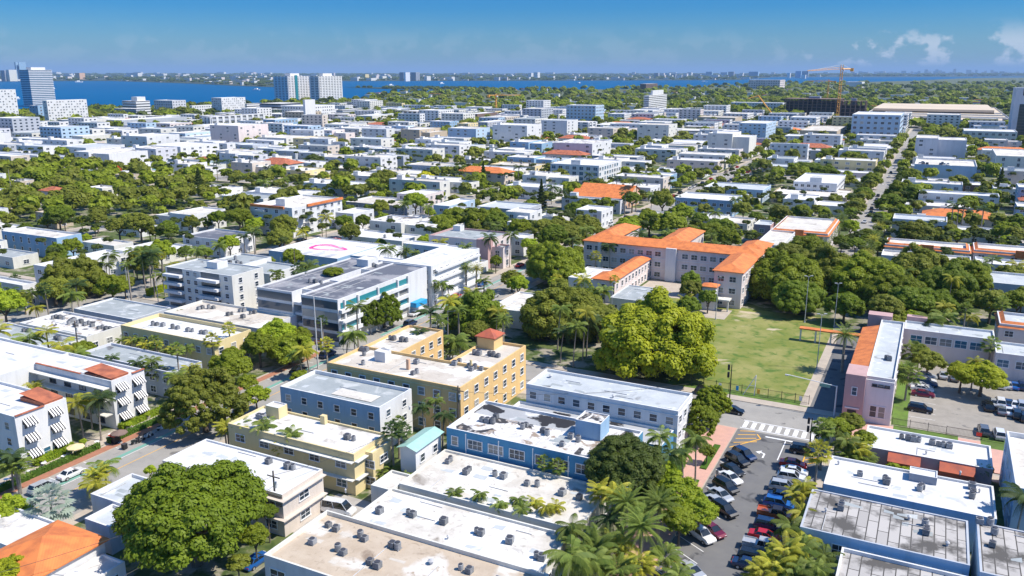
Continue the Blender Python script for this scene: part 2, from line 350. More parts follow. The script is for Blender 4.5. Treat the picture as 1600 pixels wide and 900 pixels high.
far_px = [(-400, 128), (0, 127.2), (170, 126.2), (300, 130.5), (370, 134), (430, 136), (445, 134), (470, 127), (600, 126.5), (900, 125.8), (1150, 125), (1210, 120.5), (1400, 120.2), (1500, 120), (1720, 119)]
FS = [G(x, y) for x, y in far_px]
farland = FS + [(40000, 70000), (-10000, 110000), (-90000, 60000), (-60000, 8000)]
far_m = noisy('far_ground', (.035, .055, .03), (.07, .08, .06), (.002, .002, .002), .4, .65, stain=[((.42, .42, .42), .008, .69, .73)])
sheet('far_shore', farland, 0, far_m)
isl = [G(x, y) for x, y in [(535, 136.2), (600, 138.6), (700, 140), (760, 139.8), (800, 138.4), (740, 137.3), (640, 136.6)]]
sheet('island', isl, 0, noisy('mangrove', (.03, .05, .03), (.05, .07, .03), (.01, .01, .01)))
def inpoly(x, y, P):
    c = False; j = len(P) - 1
    for i in range(len(P)):
        if (P[i][1] > y) != (P[j][1] > y) and x < (P[j][0] - P[i][0]) * (y - P[i][1]) / (P[j][1] - P[i][1]) + P[i][0]: c = not c
        j = i
    return c

# streets: one asphalt sheet for the city grid, every block a raised slab with kerb, and its yard on top
XS = [(-1000, -988), (-906, -894), (-811, -798), (-715, -702), (-618, -606), (-520, -508), (-422, -410), (-330, -318), (-225, -211), (-127, -112), (-29.5, -20), (68, 80), (165, 177)]
YS = [(-30, -18), (151, 165), (385, 395), (555, 566), (655, 665), (770, 780), (890, 900), (1010, 1020), (1130, 1142), (1270, 1280)]
sheet('road', rect(-1000, 177, -30, 1280), .02, M['road'])
BLK = []
mbS = MB(); mbY = MB()
for i in range(len(XS) - 1):
    for j in range(len(YS) - 1):
        x0, x1, y0, y1 = XS[i][1], XS[i+1][0], YS[j][1], YS[j+1][0]
        if XS[i+1][0] == -29.5 and j == 0: x1 = -28
        if XS[i][1] == -20 and j == 0: x0 = -12
        if j == 1 and XS[i][1] == -20: continue
        if j == 1 and XS[i+1][0] == -29.5: x1 = 68
        if inpoly((x0+x1)/2, (y0+y1)/2, land): BLK.append((x0, x1, y0, y1))
for x0, x1, y0, y1 in BLK:
    mbS.box(x0, x1, y0, y1, 0.0, .14); k = 2.6
    mbY.quad([(x0+k, y0+k, .146), (x1-k, y0+k, .146), (x1-k, y1-k, .146), (x0+k, y1-k, .146)])
struct('pavement', mbS, M['path']); struct('yards', mbY, yard_m)
# street that rests on the middle block: lane to the palm avenue, alley beside the field, car park, field
sheet('avenue', rect(-29.5, -20, 300, 385), .152, M['road'])
sheet('alley', rect(-17.2, -10.6, 167.5, 232), .153, M['asphalt'])
sheet('car_park', rect(.8, 60, 166, 208), .154, M['lot'])
sheet('playing_field', [(-47, 170.5), (-19.2, 170.5), (-19.2, 236), (-52, 236), (-52, 200)], .155, lawn)
sheet('field_path', rect(-19.2, -17.2, 168, 232), .158, M['path'])
sheet('east_pavement', rect(-12, 68, 152, 165), .17, M['pinkpath'])
sheet('east_lawn', rect(-2, .8, 166, 205), .162, grass); 
sheet('east_verge', rect(-1.5, 9.5, 162.3, 165.8), .178, grass); sheet('corner_verge', rect(13.2, 18, 162.5, 168), .179, grass)
sheet('field_verge', rect(-47, -17.4, 167.6, 170.4), .156, grass)
sheet('school_court', rect(-79, -56, 236, 257), .157, M['path']); sheet('school_lawn', rect(-72, -57, 214, 238), .161, lawn)
sheet('school_yard', rect(-57, -47, 222, 232), .163, M['path'])
sheet('parking_street', rect(-28, -12, -18, 150.9), .026, M['asphalt'])
sheet('promenade', rect(-33.4, -28.15, -10, 150.8), .150, M['pinkpath'])
sheet('promenade_lawn', rect(-36.2, -33.5, 100, 150), .151, grass)
sheet('service_court', rect(-80, -72, 83.5, 96), .153, M['concrete'])
mb = MB()
for y0 in (76, 92, 116, 131): mb.box(-30.2, -29.1, y0, y0 + 10.5, .1505, .35)
o = mb.build('hedge_strip', LEAF['hedge']); o['kind'] = 'stuff'
# cafe terrace and hedge along the white awning hotel
sheet('cafe_terrace', rect(-133.6, -129.8, 66, 115), .153, M['path']); sheet('brick_walk', rect(-128.9, -127.1, 20, 150), .156, M['brick'])
# painted markings
mb = MB(); z = .030
for k in range(10): mb.quad([(-27.5 + k*1.55, 152.2, z), (-26.7 + k*1.55, 152.2, z), (-26.7 + k*1.55, 155.2, z), (-27.5 + k*1.55, 155.2, z)])
def line(x0, y0, x1, y1, w, z, m=0):
    d = Vector((x1-x0, y1-y0)); L = d.length; nx, ny = -d.y/L*w/2, d.x/L*w/2
    mb.quad([(x0+nx, y0+ny, z), (x0-nx, y0-ny, z), (x1-nx, y1-ny, z), (x1+nx, y1+ny, z)], m)
line(-27.8, 155.6, -12, 155.6, .25, z); line(-27.8, 151.8, -12, 151.8, .25, z)
line(-22.6, 149.6, -14.8, 149.6, .45, .032); line(-18.9, 149.2, -18.9, 140.5, .18, .032)
for sx, sy in ((-21.8, 141.5), (-17.6, 139.5)):
    line(sx+.4, sy-1.2, sx+.4, sy+.6, .3, .032); line(sx+.4, sy+.6, sx-.5, sy+1.0, .3, .034); mb.quad([(sx-1.2, sy+.8, .036), (sx-.4, sy+.2, .036), (sx-.2, sy+1.7, .036)])
for yb, n_ in ((142, 4), (95, 3), (88, 3)):
    line(-27.6, yb, -23.2, yb+6.2, .22, .032, 1)
    line(-23.2, yb+6.2, -24.2, yb+8.0 if yb > 100 else yb+6.0, .22, .034, 1)
    for k in range(n_): line(-27.4, yb + 2.4 + k*1.9, -23.6 - .4*k, yb + 4.6 + k*1.5, .22, .036, 1)
for k in range(4): line(-14.6, 140.8 + k*2.0, -12.2, 143.2 + k*2.0, .22, .032, 1)
line(-14.8, 140, -14.8, 149, .22, .034, 1)
for k in range(14):
    y = 92 + k * 3.35
    if y < 139: line(-27.7, y, -23.2, y - 2.7, .12, .032)
    if y < 138: line(-17.0, y, -12.2, y, .12, .032)
# left street: bike lane edges, parking ticks, lane dashes
for a, b in ((20, 150), (168, 380)):
    line(-123.2, a, -123.2, b, .9, .032, 2); line(-122.5, a, -122.5, b, .12, .034)
    line(-119.5, a, -119.5, b, .14, .032, 1)
    for k in range(int((b - a) / 6.5)): line(-127, a + k*6.5, -124.9, a + k*6.5, .12, .034)
for a in range(170, 380, 6): line(-30.0 + 5.2, a if a > 300 else 300 + (a % 80), -24.8, (a if a > 300 else 300 + (a % 80)) + 2, .12, .158)
for y0, y1 in YS[2:8]:
    for xc in (-119.5, -24.7, -218):
        for k in range(7): line(xc - 6 + k*1.8, y0 - 2.4, xc - 6 + k*1.8, y0 - .4, .5, .033)
for k in range(9): line(1.0, 172 + k*3, 5.6, 172 + k*3, .1, .162)
struct('road_markings', mb, [M['white'], M['yellow'], M['green']])

# ------------------------------------------------------------------ buildings
OCC = []            # footprints (x0,x1,y0,y1)
WIN = {}
def win_mesh(w, h, style):
    k = (round(w, 1), round(h, 1), style)
    if k in WIN: return WIN[k]
    fr = M['darkframe'] if 'dark' in style else M['frame']; gl = M['glassblue'] if 'blue' in style else M['glass']
    f = MB(); t = .13; a = w / 2; b = h / 2
    f.box(-a-t, a+t, -.09, -.003, b, b+t); f.box(-a-t-.06, a+t+.06, -.17, -.003, -b-t, -b)
    f.box(-a-t, -a, -.09, -.003, -b, b); f.box(a, a+t, -.09, -.003, -b, b)
    n = max(1, round(w / 1.0))
    for i in range(1, n): f.box(-a + w*i/n - .035, -a + w*i/n + .035, -.075, -.032, -b, b)
    if h > 1.1: f.box(-a, a, -.06, -.031, -.03, .03)
    g = MB(); g.box(-a, a, -.03, -.003, -b, b)
    single = MB(); single.v = f.v + g.v; single.f = f.f + [tuple(i + len(f.v) for i in q) for q in g.f]; single.m = [0]*len(f.f) + [1]*len(g.f)
    WIN[k] = (f.mesh('window', [fr]), g.mesh('pane', [gl]), single.mesh('window', [fr, gl])); return WIN[k]
def awning_mesh(w):
    k = ('aw', w)
    if k in WIN: return WIN[k]
    mb = MB(); n = 9
    for i in range(n):
        x0 = -w/2 + w*i/n; x1 = x0 + w/n
        mb.quad([(x0, -1.25, -.55), (x1, -1.25, -.55), (x1, -.02, .45), (x0, -.02, .45)], i % 2)
        mb.quad([(x0, -1.25, -.78), (x1, -1.25, -.78), (x1, -1.25, -.55), (x0, -1.25, -.55)], i % 2)
    for sx in (-w/2, w/2): mb.quad([(sx, -1.25, -.55), (sx, -.02, -.55), (sx, -.02, .45)], 1)
    WIN[k] = mb.mesh('awning', [M['frame'], M['black']]); return WIN[k]
def add_win(root, org, face, x, y, z, w, h, style, near, awning=0):
    rz = {'F': 0, 'R': math.pi/2, 'L': -math.pi/2, 'B': math.pi}[face]
    f, g, s = win_mesh(w, h, style); L = (x - org[0], y - org[1], z)
    if near:
        o = put('window', f, root, L, rz); put('pane', g, o, (0, 0, 0))
        if awning: put('awning', awning_mesh(awning), o, (0, 0, h/2 + .1))
    else: put('window', s, root, L, rz)
def windows(root, org, b, faces, near, fl, w, wh, gap, style='plain', budget=100, z0=0, zmin=0):
    x0, x1, y0, y1, h = b; fh = (h - .7 - z0) / fl; jobs = []
    for F in faces:
        L = (x1 - x0) if F in 'FB' else (y1 - y0); n = max(1, int((L - .8) / gap))
        for k in range(fl):
            z = z0 + fh * (k + .55)
            if z < zmin: continue
            for i in range(n):
                u = (i + .5) * L / n
                if F == 'F': jobs.append((F, x0 + u, y0, z))
                elif F == 'B': jobs.append((F, x0 + u, y1, z))
                elif F == 'R': jobs.append((F, x1, y0 + u, z))
                else: jobs.append((F, x0, y0 + u, z))
    if len(jobs) > budget: jobs = [jobs[int(i * len(jobs) / budget)] for i in range(budget)]
    for F, x, y, z in jobs: add_win(root, org, F, x, y, z, w, wh, style, near)
    return len(jobs)
def wallbox(mb, b, par=.6, th=.28, z0=0):
    x0, x1, y0, y1, h = b
    for p, q in (((x0,y0),(x1,y0)), ((x1,y0),(x1,y1)), ((x1,y1),(x0,y1)), ((x0,y1),(x0,y0))):
        mb.quad([(p[0],p[1],z0), (q[0],q[1],z0), (q[0],q[1],h), (p[0],p[1],h)], 0)
    a0, a1, b0, b1 = x0+th, x1-th, y0+th, y1-th
    mb.quad([(x0,y0,h),(x1,y0,h),(a1,b0,h),(a0,b0,h)], 1); mb.quad([(x1,y0,h),(x1,y1,h),(a1,b1,h),(a1,b0,h)], 1)
    mb.quad([(x1,y1,h),(x0,y1,h),(a0,b1,h),(a1,b1,h)], 1); mb.quad([(x0,y1,h),(x0,y0,h),(a0,b0,h),(a0,b1,h)], 1)
    zr = h - par
    for p, q in (((a0,b0),(a1,b0)), ((a1,b0),(a1,b1)), ((a1,b1),(a0,b1)), ((a0,b1),(a0,b0))):
        mb.quad([(q[0],q[1],zr), (p[0],p[1],zr), (p[0],p[1],h), (q[0],q[1],h)], 1)
    return a0, a1, b0, b1, zr
def hip(mb, x0, x1, y0, y1, z, rise, over=.5, m=0):
    x0 -= over; x1 += over; y0 -= over; y1 += over; w, d = x1-x0, y1-y0
    if w >= d: r0, r1 = (x0 + d/2, (y0+y1)/2, z+rise), (x1 - d/2, (y0+y1)/2, z+rise)
    else: r0, r1 = ((x0+x1)/2, y0 + w/2, z+rise), ((x0+x1)/2, y1 - w/2, z+rise)
    A, B, C_, D = (x0,y0,z), (x1,y0,z), (x1,y1,z), (x0,y1,z)
    if abs(w - d) < .05: r1 = r0
    if w >= d:
        mb.quad([A, B, r1, r0], m); mb.quad([C_, D, r0, r1], m); mb.quad([B, C_, r1], m); mb.quad([D, A, r0], m)
    else:
        mb.quad([B, C_, r1, r0], m); mb.quad([D, A, r0, r1], m); mb.quad([A, B, r0], m); mb.quad([C_, D, r1], m)
    mb.quad([(x0,y0,z-.18),(x1,y0,z-.18),B,A], m); mb.quad([(x1,y0,z-.18),(x1,y1,z-.18),C_,B], m); mb.quad([(x1,y1,z-.18),(x0,y1,z-.18),D,C_], m); mb.quad([(x0,y1,z-.18),(x0,y0,z-.18),A,D], m)
    mb.quad([(x0,y0,z-.18),(x0,y1,z-.18),(x1,y1,z-.18),(x1,y0,z-.18)], m)
RNG = random.Random(5)
ACS = []            # wanted rooftop units: (x, y, z, where phrase)
def building(name, label, cat, rp, boxes, wl, rf, near=False, fl=None, faces=None, w=1.5, wh=1.3, gap=3.6, style='plain',
             kind='flat', trim=None, par=.6, group=None, budget=100, clutter=True, z0=0, occ=True, zmin=0):
    """one building: its wings are boxes (x0,x1,y0,y1,h)"""
    if isinstance(boxes, tuple) or not isinstance(boxes[0], (list, tuple)): boxes = [boxes]
    X0 = min(b[0] for b in boxes); X1 = max(b[1] for b in boxes); Y0 = min(b[2] for b in boxes); Y1 = max(b[3] for b in boxes)
    org = ((X0+X1)/2, (Y0+Y1)/2, 0); root = thing(name, label, cat, org, group=group)
    hmax = max(b[4] for b in boxes); root['at'] = (org[0], org[1], hmax)
    if occ: OCC.extend([tuple(b[:4]) for b in boxes])
    if rp: ref(rp, org[0], org[1])
    wmb = MB(); rmb = MB(); left = budget
    for i, b in enumerate(boxes):
        b = list(b); x0, x1, y0, y1, h = b
        if kind == 'flat':
            a = wallbox(wmb, b, par); rmb.quad([(a[0], a[2], a[4]), (a[1], a[2], a[4]), (a[1], a[3], a[4]), (a[0], a[3], a[4])])
        elif kind == 'hip':
            wmb.box(x0, x1, y0, y1, 0, h - .01, bottom=False); hip(rmb, x0, x1, y0, y1, h + .1, min(x1-x0, y1-y0) * .2)
        elif kind == 'gable':
            wmb.box(x0, x1, y0, y1, 0, h - .01, bottom=False); o_ = .5
            if x1 - x0 > y1 - y0:
                ym = (y0+y1)/2; r = (y1-y0)*.22
                rmb.quad([(x0-o_, y0-o_, h), (x1+o_, y0-o_, h), (x1+o_, ym, h+r), (x0-o_, ym, h+r)]); rmb.quad([(x1+o_, y1+o_, h), (x0-o_, y1+o_, h), (x0-o_, ym, h+r), (x1+o_, ym, h+r)])
                wmb.quad([(x1, y0, h-.02), (x1, y1, h-.02), (x1, ym, h+r-.15)]); wmb.quad([(x0, y1, h-.02), (x0, y0, h-.02), (x0, ym, h+r-.15)])
            else:
                xm = (x0+x1)/2; r = (x1-x0)*.22
                rmb.quad([(x0-o_, y1+o_, h), (x0-o_, y0-o_, h), (xm, y0-o_, h+r), (xm, y1+o_, h+r)]); rmb.quad([(x1+o_, y0-o_, h), (x1+o_, y1+o_, h), (xm, y1+o_, h+r), (xm, y0-o_, h+r)])
                wmb.quad([(x0, y0, h-.02), (x1, y0, h-.02), (xm, y0, h+r-.15)]); wmb.quad([(x1, y1, h-.02), (x0, y1, h-.02), (xm, y1, h+r-.15)])
        fc = faces if faces is not None else ('FR' if proj(x1, y0)[0] < 1480 else 'FL')
        f_ = fl or max(1, round(h / 3.3))
        if fc and left > 0: left -= windows(root, org, b, fc, near, f_, w, wh, gap, style, left, z0, zmin)
    if near and kind == 'flat':
        rg = random.Random(len(OCC)); pmat = ROOF[{'clean': 'lgrey', 'white': 'off', 'off': 'lgrey', 'grey': 'lgrey', 'lgrey': 'grey', 'tan': 'beige', 'beige': 'off', 'streak': 'grey'}.get(rf, 'grey')]
        for b in boxes:
            x0, x1, y0, y1, h = b; zr = h - par
            if x1 - x0 < 6 or y1 - y0 < 6: continue
            for q in range(min(8, int((x1-x0)*(y1-y0)/45) + 1)):
                a, c = rg.uniform(x0+.8, x1-3.5), rg.uniform(y0+.8, y1-2.2); k = rg.uniform(.8, 2.8); zz = zr + .006 + q*.0015; e_ = MB()
                e_.quad([(a, c, zz), (a+k, c, zz), (a+k, c+rg.uniform(.5, 1.5), zz), (a, c+rg.uniform(.4, 1.4), zz)]); e_.build('roof_patch', pmat, root, org)
            for q in range(min(5, max(2, int((x1-x0)/9)))):
                a, c = rg.uniform(x0+1, x1-6), rg.uniform(y0+1, y1-1); e_ = MB()
                if rg.random() < .6: e_.box(a, a + rg.uniform(2, 5), c, c + .09, zr + .03, zr + .12)
                else: e_.box(a, a + .09, y0 + .5, max(c, y0 + 1.5), zr + .03, zr + .12)
                e_.build('conduit', M['lmetal'], root, org)
    wmb.build('wall', [WALL[wl], WALL[trim] if trim else WALL['white' if wl not in ('yellow', 'tan', 'cream') else wl]], root, org)
    rmb.build('roof', ROOF[rf], root, org)
    return root, org
def part(root, org, name, mats, fn, smooth=False):
    mb = MB(); fn(mb); return mb.build(name, mats, root, org, smooth)
def boxpart(root, org, name, mat, *bb):
    return part(root, org, name, mat, lambda mb: mb.box(*bb))
def penthouse(root, org, x0, x1, y0, y1, z, h, wl='white', rf='white'):
    o = MB(); a = wallbox(o, (x0, x1, y0, y1, z + h), .2, .15, z); o.build('rooftop_room', [WALL[wl], WALL['white']], root, org)
    part(root, org, 'room_roof', ROOF[rf], lambda mb: mb.quad([(a[0], a[2], a[4]), (a[1], a[2], a[4]), (a[1], a[3], a[4]), (a[0], a[3], a[4])]))
def edge_ledge(root, org, b, z, dz=.18, out=.5, mat=None, faces='FR'):
    x0, x1, y0, y1, h = b
    if 'F' in faces: boxpart(root, org, 'ledge', mat or WALL['white'], x0 - .01, x1 + (out if 'R' in faces else 0), y0 - out, y0 - .002, z, z + dz)
    if 'R' in faces: boxpart(root, org, 'ledge', mat or WALL['white'], x1 + .002, x1 + out, y0 + .002, y1, z, z + dz)
def band_tower(name, label, cat, rp, b, wl, fl, glass='glassblue', slab=.9, rf='white', out=.6, fins=0, group=None, top=None, finmat='white', sl=1.1):
    """tower or office block: glass body, one projecting slab or parapet band per floor, optional fins"""
    x0, x1, y0, y1, h = b; org = ((x0+x1)/2, (y0+y1)/2, 0)
    root = thing(name, label, cat, org, group=group); root['at'] = (org[0], org[1], h)
    OCC.append(tuple(b[:4])); ref(rp, org[0], org[1]) if rp else None
    part(root, org, 'glazing', M[glass], lambda mb: mb.box(x0+out, x1-out, y0+out, y1-out, 0, h - .3, bottom=False))
    fh = h / fl; me = MB(); me.box(x0-org[0], x1-org[0], y0-org[1], y1-org[1], 0, fh * (.48 if glass == 'glassblue' else .62)); me = me.mesh('floor_band', [WALL[wl]])
    for k in range(fl + 1):
        if k == fl: continue
        put('floor_band', me, root, (0, 0, k * fh + (0 if k else .02)))
    part(root, org, 'roof', [WALL[wl], ROOF[rf]], lambda mb: mb.box(x0-.1, x1+.1, y0-.1, y1+.1, h-.5, h, 0, 1))
    if fins:
        fm = MB(); fm.box(-fins*.2, fins*.2, -.5, .12, 0, h - .5); fm = fm.mesh('fin', [WALL[finmat]])
        n = max(2, int((x1-x0)/fins))
        for i in range(n + 1): put('fin', fm, root, (x0 + (x1-x0)*i/n - org[0], y0 - org[1], 0))
        n = max(2, int((y1-y0)/fins))
        for i in range(n + 1): put('fin', fm, root, (x1 - org[0], y0 + (y1-y0)*i/n - org[1], 0), math.pi/2)
    if top:
        tx0, tx1, ty0, ty1, th = top; w_, d_ = x1-x0, y1-y0
        boxpart(root, org, 'plant_room', WALL['white'], x0+w_*tx0, x0+w_*tx1, y0+d_*ty0, y0+d_*ty1, h+.002, h+th)
    return root, org

# ---- near blocks, each where it stands
B_ = building
r, g = B_('commercial_building', 'low building with stained tan roof at the bottom', 'building', 'the tan-roofed building', (-72.8, -37.6, 71.7, 84.6, 4.8), 'lav', 'tan', True, fl=1, w=2.4, wh=1.6, gap=4, trim='offwhite')
r, g = B_('commercial_building', 'low building with long off-white roof between tan roof and palm slot', 'building', 'the long off-white roof', [(-68.6, -38.9, 84.75, 94.8, 4.5), (-72.6, -68.7, 94.8, 100.5, 4.0)], 'offwhite', 'off', True, fl=1, faces='R', trim='offwhite', par=.35)
r, g = B_('commercial_building', 'low building with dusty white roof in front of the blue block', 'building', 'the dusty white roof', (-68.5, -38.6, 96.6, 110.2, 4.4), 'offwhite', 'off', True, fl=1, faces='R', trim='offwhite', par=.35)
bb = (-68.6, -38.5, 111.0, 124.5, 8)
r, g = B_('apartment_block', 'bright blue two-storey block with streaked white roof', 'apartment block', 'the bright blue block', [bb, (-65.0, -35.2, 124.5, 131.6, 6)], 'blue', 'streak', True, fl=2, faces='', par=.45)
for i in range(8):
    for z in (5.9, 2.5):
        x = -67.0 + i * 3.9; add_win(r, g, 'F', x, 111.0, z, 2.6 if i % 4 else 1.1, 1.5, 'plain', True)
for i in range(3): add_win(r, g, 'R', -38.5, 113.5 + i * 4, 5.9, 1.3, 1.4, 'plain', True)
part(r, g, 'roof', ROOF['streakgrey'], lambda mb: mb.quad([(-68.2, 119.5, 7.556), (-49, 119.5, 7.556), (-49, 124.1, 7.556), (-68.2, 124.1, 7.556)]))
art = part(r, g, 'roof', ROOF['streakgrey'], lambda mb: mb.quad([(-64.6, 124.9, 5.556), (-35.6, 124.9, 5.556), (-35.6, 131.2, 5.556), (-64.6, 131.2, 5.556)]))
penthouse(r, g, -48.2, -43.8, 118.4, 122.6, 7.4, 3.2, 'skyblue', 'streak')
for i in range(5): boxpart(r, g, 'drainpipe', M['frame'], -64.9 + i*6.2, -64.75 + i*6.2, 110.86, 110.995, 0, 7.6)
r, g = B_('apartment_block', 'long white block with smooth pale grey roof beside the street', 'apartment block', 'the long pale-roofed block', (-63.8, -34.7, 131.9, 141.2, 9.5), 'white', 'lgrey', True, fl=3, w=1.3, gap=2.6, faces='FR', trim='white', par=.5)
edge_ledge(r, g, (-63.8, -34.7, 131.9, 141.2, 9.5), 8.6, .12, .12)
bb7 = [(-103.8, -73.1, 123.4, 135.2, 10), (-103.7, -94.6, 135.2, 152.5, 9.9), (-82.6, -73.15, 135.2, 151, 9.95)]
r, g = B_('apartment_block', 'ochre yellow U-shaped three-storey block with beige roof', 'apartment block', 'the ochre U-shaped block', bb7, 'yellow', 'beige', True, fl=3, w=1.3, wh=1.35, gap=3.1, faces='FR', budget=84, par=.55)
for wv in ((-103.8, -73.1, 123.4, 135.2, 10),): edge_ledge(r, g, wv, 9.2, .12, .1, WALL['cream'], 'F')
part(r, g, 'tower_wall', WALL['yellow'], lambda mb: mb.box(-82.4, -78.4, 146.4, 150.4, 9.4, 12.0))
part(r, g, 'tower_roof', ROOF['redtile'], lambda mb: hip(mb, -82.4, -78.4, 146.4, 150.4, 12.1, 1.4, .4))
boxpart(r, g, 'chimney', WALL['peach'], -88.2, -87.6, 128.2, 128.8, 9.4, 11.6); boxpart(r, g, 'chimney', WALL['cream'], -77.4, -77.0, 134.4, 134.8, 9.4, 11.2)
penthouse(r, g, -96.8, -94.2, 129.6, 131.8, 9.4, 2.2, 'white', 'white')
r, g = B_('apartment_block', 'pale blue-white block with grey roof in front of the ochre one', 'apartment block', 'the grey-roofed pale block', (-105, -82.3, 111, 121.1, 9), 'skyblue', 'grey', True, fl=3, w=1.1, wh=1.2, gap=3.6, trim='white', par=.7)
part(r, g, 'roof_patch', ROOF['off'], lambda mb: mb.quad([(-95, 113.5, 8.41), (-86, 113.5, 8.41), (-86, 116.6, 8.41), (-95, 116.6, 8.41)]))
part(r, g, 'end_wall', WALL['white'], lambda mb: mb.quad([(-82.28, 111, .1), (-82.28, 121.1, .1), (-82.28, 121.1, 8.98), (-82.28, 111, 8.98)]))
cb = (-103.9, -77, 96.6, 105.4, 7.4)
r, g = B_('apartment_block', 'cream yellow two-storey block with white roof and sun ledges', 'apartment block', 'the cream block with ledges', [cb, (-77, -75.6, 99.6, 105.4, 6.6)], 'cream', 'white', True, fl=2, w=1.9, wh=1.2, gap=4.4, par=.35)
for z in (2.9, 6.0): edge_ledge(r, g, (-96, -77, 96.6, 105.4, 7.4), z, .16, .8, WALL['offwhite'], 'F')
for z in (2.9, 6.0): boxpart(r, g, 'ledge', WALL['offwhite'], -76.98, -76.3, 96.6, 99.5, z, z + .16)
penthouse(r, g, -100.6, -97.6, 102.4, 104.6, 7.0, 2.2, 'cream', 'off'); boxpart(r, g, 'chimney', WALL['cream'], -90, -89, 104.2, 105, 7.0, 8.6)
r, g = B_('apartment_block', 'two-storey block with bright white roof and tan end wall', 'apartment block', 'the bright white roof', (-103.1, -78.7, 82, 91, 7), 'sand', 'clean', True, fl=2, w=2.0, wh=1.2, gap=4.2, par=.3, trim='white')
for z in (3.0, 6.1): edge_ledge(r, g, (-103.1, -78.7, 82, 91, 7), z, .15, .7, WALL['sand'])
part(r, g, 'siding', WALL['brown'], lambda mb: [mb.box(-103.0, -78.8, 81.93, 81.995, 5.0 + k*.28, 5.12 + k*.28) for k in range(6)])
r, g = B_('house', 'low blue-grey house with stepped parapet beside the big round tree', 'house', 'the blue-grey house', [(-107.2, -100, 72.1, 79.5, 5), (-102.3, -97.2, 67.4, 72.1, 4.6)], 'lav', 'lgrey', True, fl=1, w=1.3, gap=3.4, par=.5, trim='white')
r, g = B_('white_house', 'white annex beside the orange hip roof', 'house', 'the white annex', [(-114, -104.6, 58, 65, 4.6), (-94.2, -90, 56, 64, 3.2)], 'white', 'white', True, fl=1, par=.4)
r, g = B_('tile_roof_house', 'white house with bright orange hip roof in the corner', 'house', 'the orange hip-roofed house', (-104.3, -94.5, 54.5, 64.6, 4.8), 'white', 'tile', True, fl=1, kind='hip', w=1.2, gap=2.6)
bh = [(-190, -133.6, 78.3, 87.8, 9.8), (-155.6, -133.4, 96.9, 104.3, 9.9), (-192, -155.6, 87.8, 104.5, 9.75)]
r, g = B_('awning_hotel', 'white three-storey courtyard hotel with striped awnings', 'hotel', 'the hotel with striped awnings', bh, 'white', 'clean', True, faces='', par=.5)
for (yy, n) in ((80.6, 0), (85.3, 1), (98.8, 0), (102.5, 1)):
    for k in range(3):
        xw = -133.6 if yy < 90 else -133.4
        add_win(r, g, 'R', xw, yy, 1.9 + 2.9*k, 1.9, 1.3, 'plain', True, 2.2)
add_win(r, g, 'R', -133.6, 83.0, 1.6, 1.2, 1.4, 'blue', True)
for k in range(3):
    for i in range(3): add_win(r, g, 'F', -136 - i*3.4, 78.3, 1.9 + 2.9*k, 1.1, 1.3, 'plain', True)
    for i in range(4): add_win(r, g, 'F', -137.5 - i*4.4, 96.9, 1.6 + 2.9*k, 1.6, 1.4, 'dark', True)
boxpart(r, g, 'gallery', WALL['offwhite'], -155.5, -133.9, 95.2, 96.88, 6.1, 6.3); boxpart(r, g, 'gallery', WALL['offwhite'], -155.5, -133.9, 95.2, 96.88, 3.1, 3.3); boxpart(r, g, 'gallery', WALL['offwhite'], -155.5, -133.9, 95.4, 96.88, 8.4, 8.6)
def tslope(x0, x1, y0, y1, z):
    def fn(mb):
        mb.quad([(x0, y0, z+.9), (x1, y0, z+.25), (x1, y1, z+.25), (x0, y1, z+.9)]); mb.box(x0+.1, x1-.1, y0+.1, y1-.1, z-.5, z+.22)
    return fn
part(r, g, 'tile_roof', ROOF['clay'], tslope(-140.8, -133.9, 83.9, 87.6, 9.85)); part(r, g, 'tile_roof', ROOF['clay'], tslope(-141.5, -133.7, 97.2, 101.2, 9.95))
boxpart(r, g, 'coping', ROOF['clay'], -155.4, -142, 96.7, 97.1, 9.92, 10.05); boxpart(r, g, 'coping', ROOF['clay'], -133.85, -133.35, 78.4, 83.6, 9.82, 9.95); boxpart(r, g, 'coping', ROOF['clay'], -133.65, -133.15, 101.5, 104.3, 9.92, 10.05)
B_('apartment_block', 'low block with blue-grey roof behind the awning hotel', 'apartment block', 'the low blue-grey roof', (-164, -135.6, 112.6, 120.5, 6), 'grey', 'grey', True, fl=2, par=.5, trim='lav')
B_('yellow_hotel', 'pale yellow two-storey hotel with white roof and curved gable', 'hotel', 'the pale yellow hotel', (-169.6, -139.2, 127.6, 139, 7.5), 'cream', 'clean', True, fl=2, w=1.3, gap=3.2, par=.9, trim='cream')
B_('commercial_building', 'single-storey building with white roof full of units', 'building', 'the roof full of units', (-201.2, -176, 122.9, 135, 5), 'offwhite', 'streak', True, fl=1, par=.5)
B_('commercial_building', 'small low building with blue-grey roof at left edge', 'building', 'the left-edge grey roof', (-206, -176.5, 114.2, 122.7, 4.5), 'offwhite', 'grey', True, fl=1, par=.4)
B_('commercial_building', 'wide low building with plain grey roof', 'building', 'the wide plain grey roof', (-201, -178.4, 137.8, 150, 5), 'grey', 'grey', True, fl=1, par=.4, faces='')
B_('commercial_building', 'low building with beige roof beside the glass hotel', 'building', 'the beige-roofed building', (-174, -141.2, 144, 157, 6), 'lav', 'beige', True, fl=1, par=.6, faces='R', trim='offwhite')
B_('commercial_building', 'small cream two-storey corner building with dark roof', 'building', 'the dark-roofed corner', (-217.0+8, -203, 100, 110, 6), 'tan', 'dark', True, fl=2)
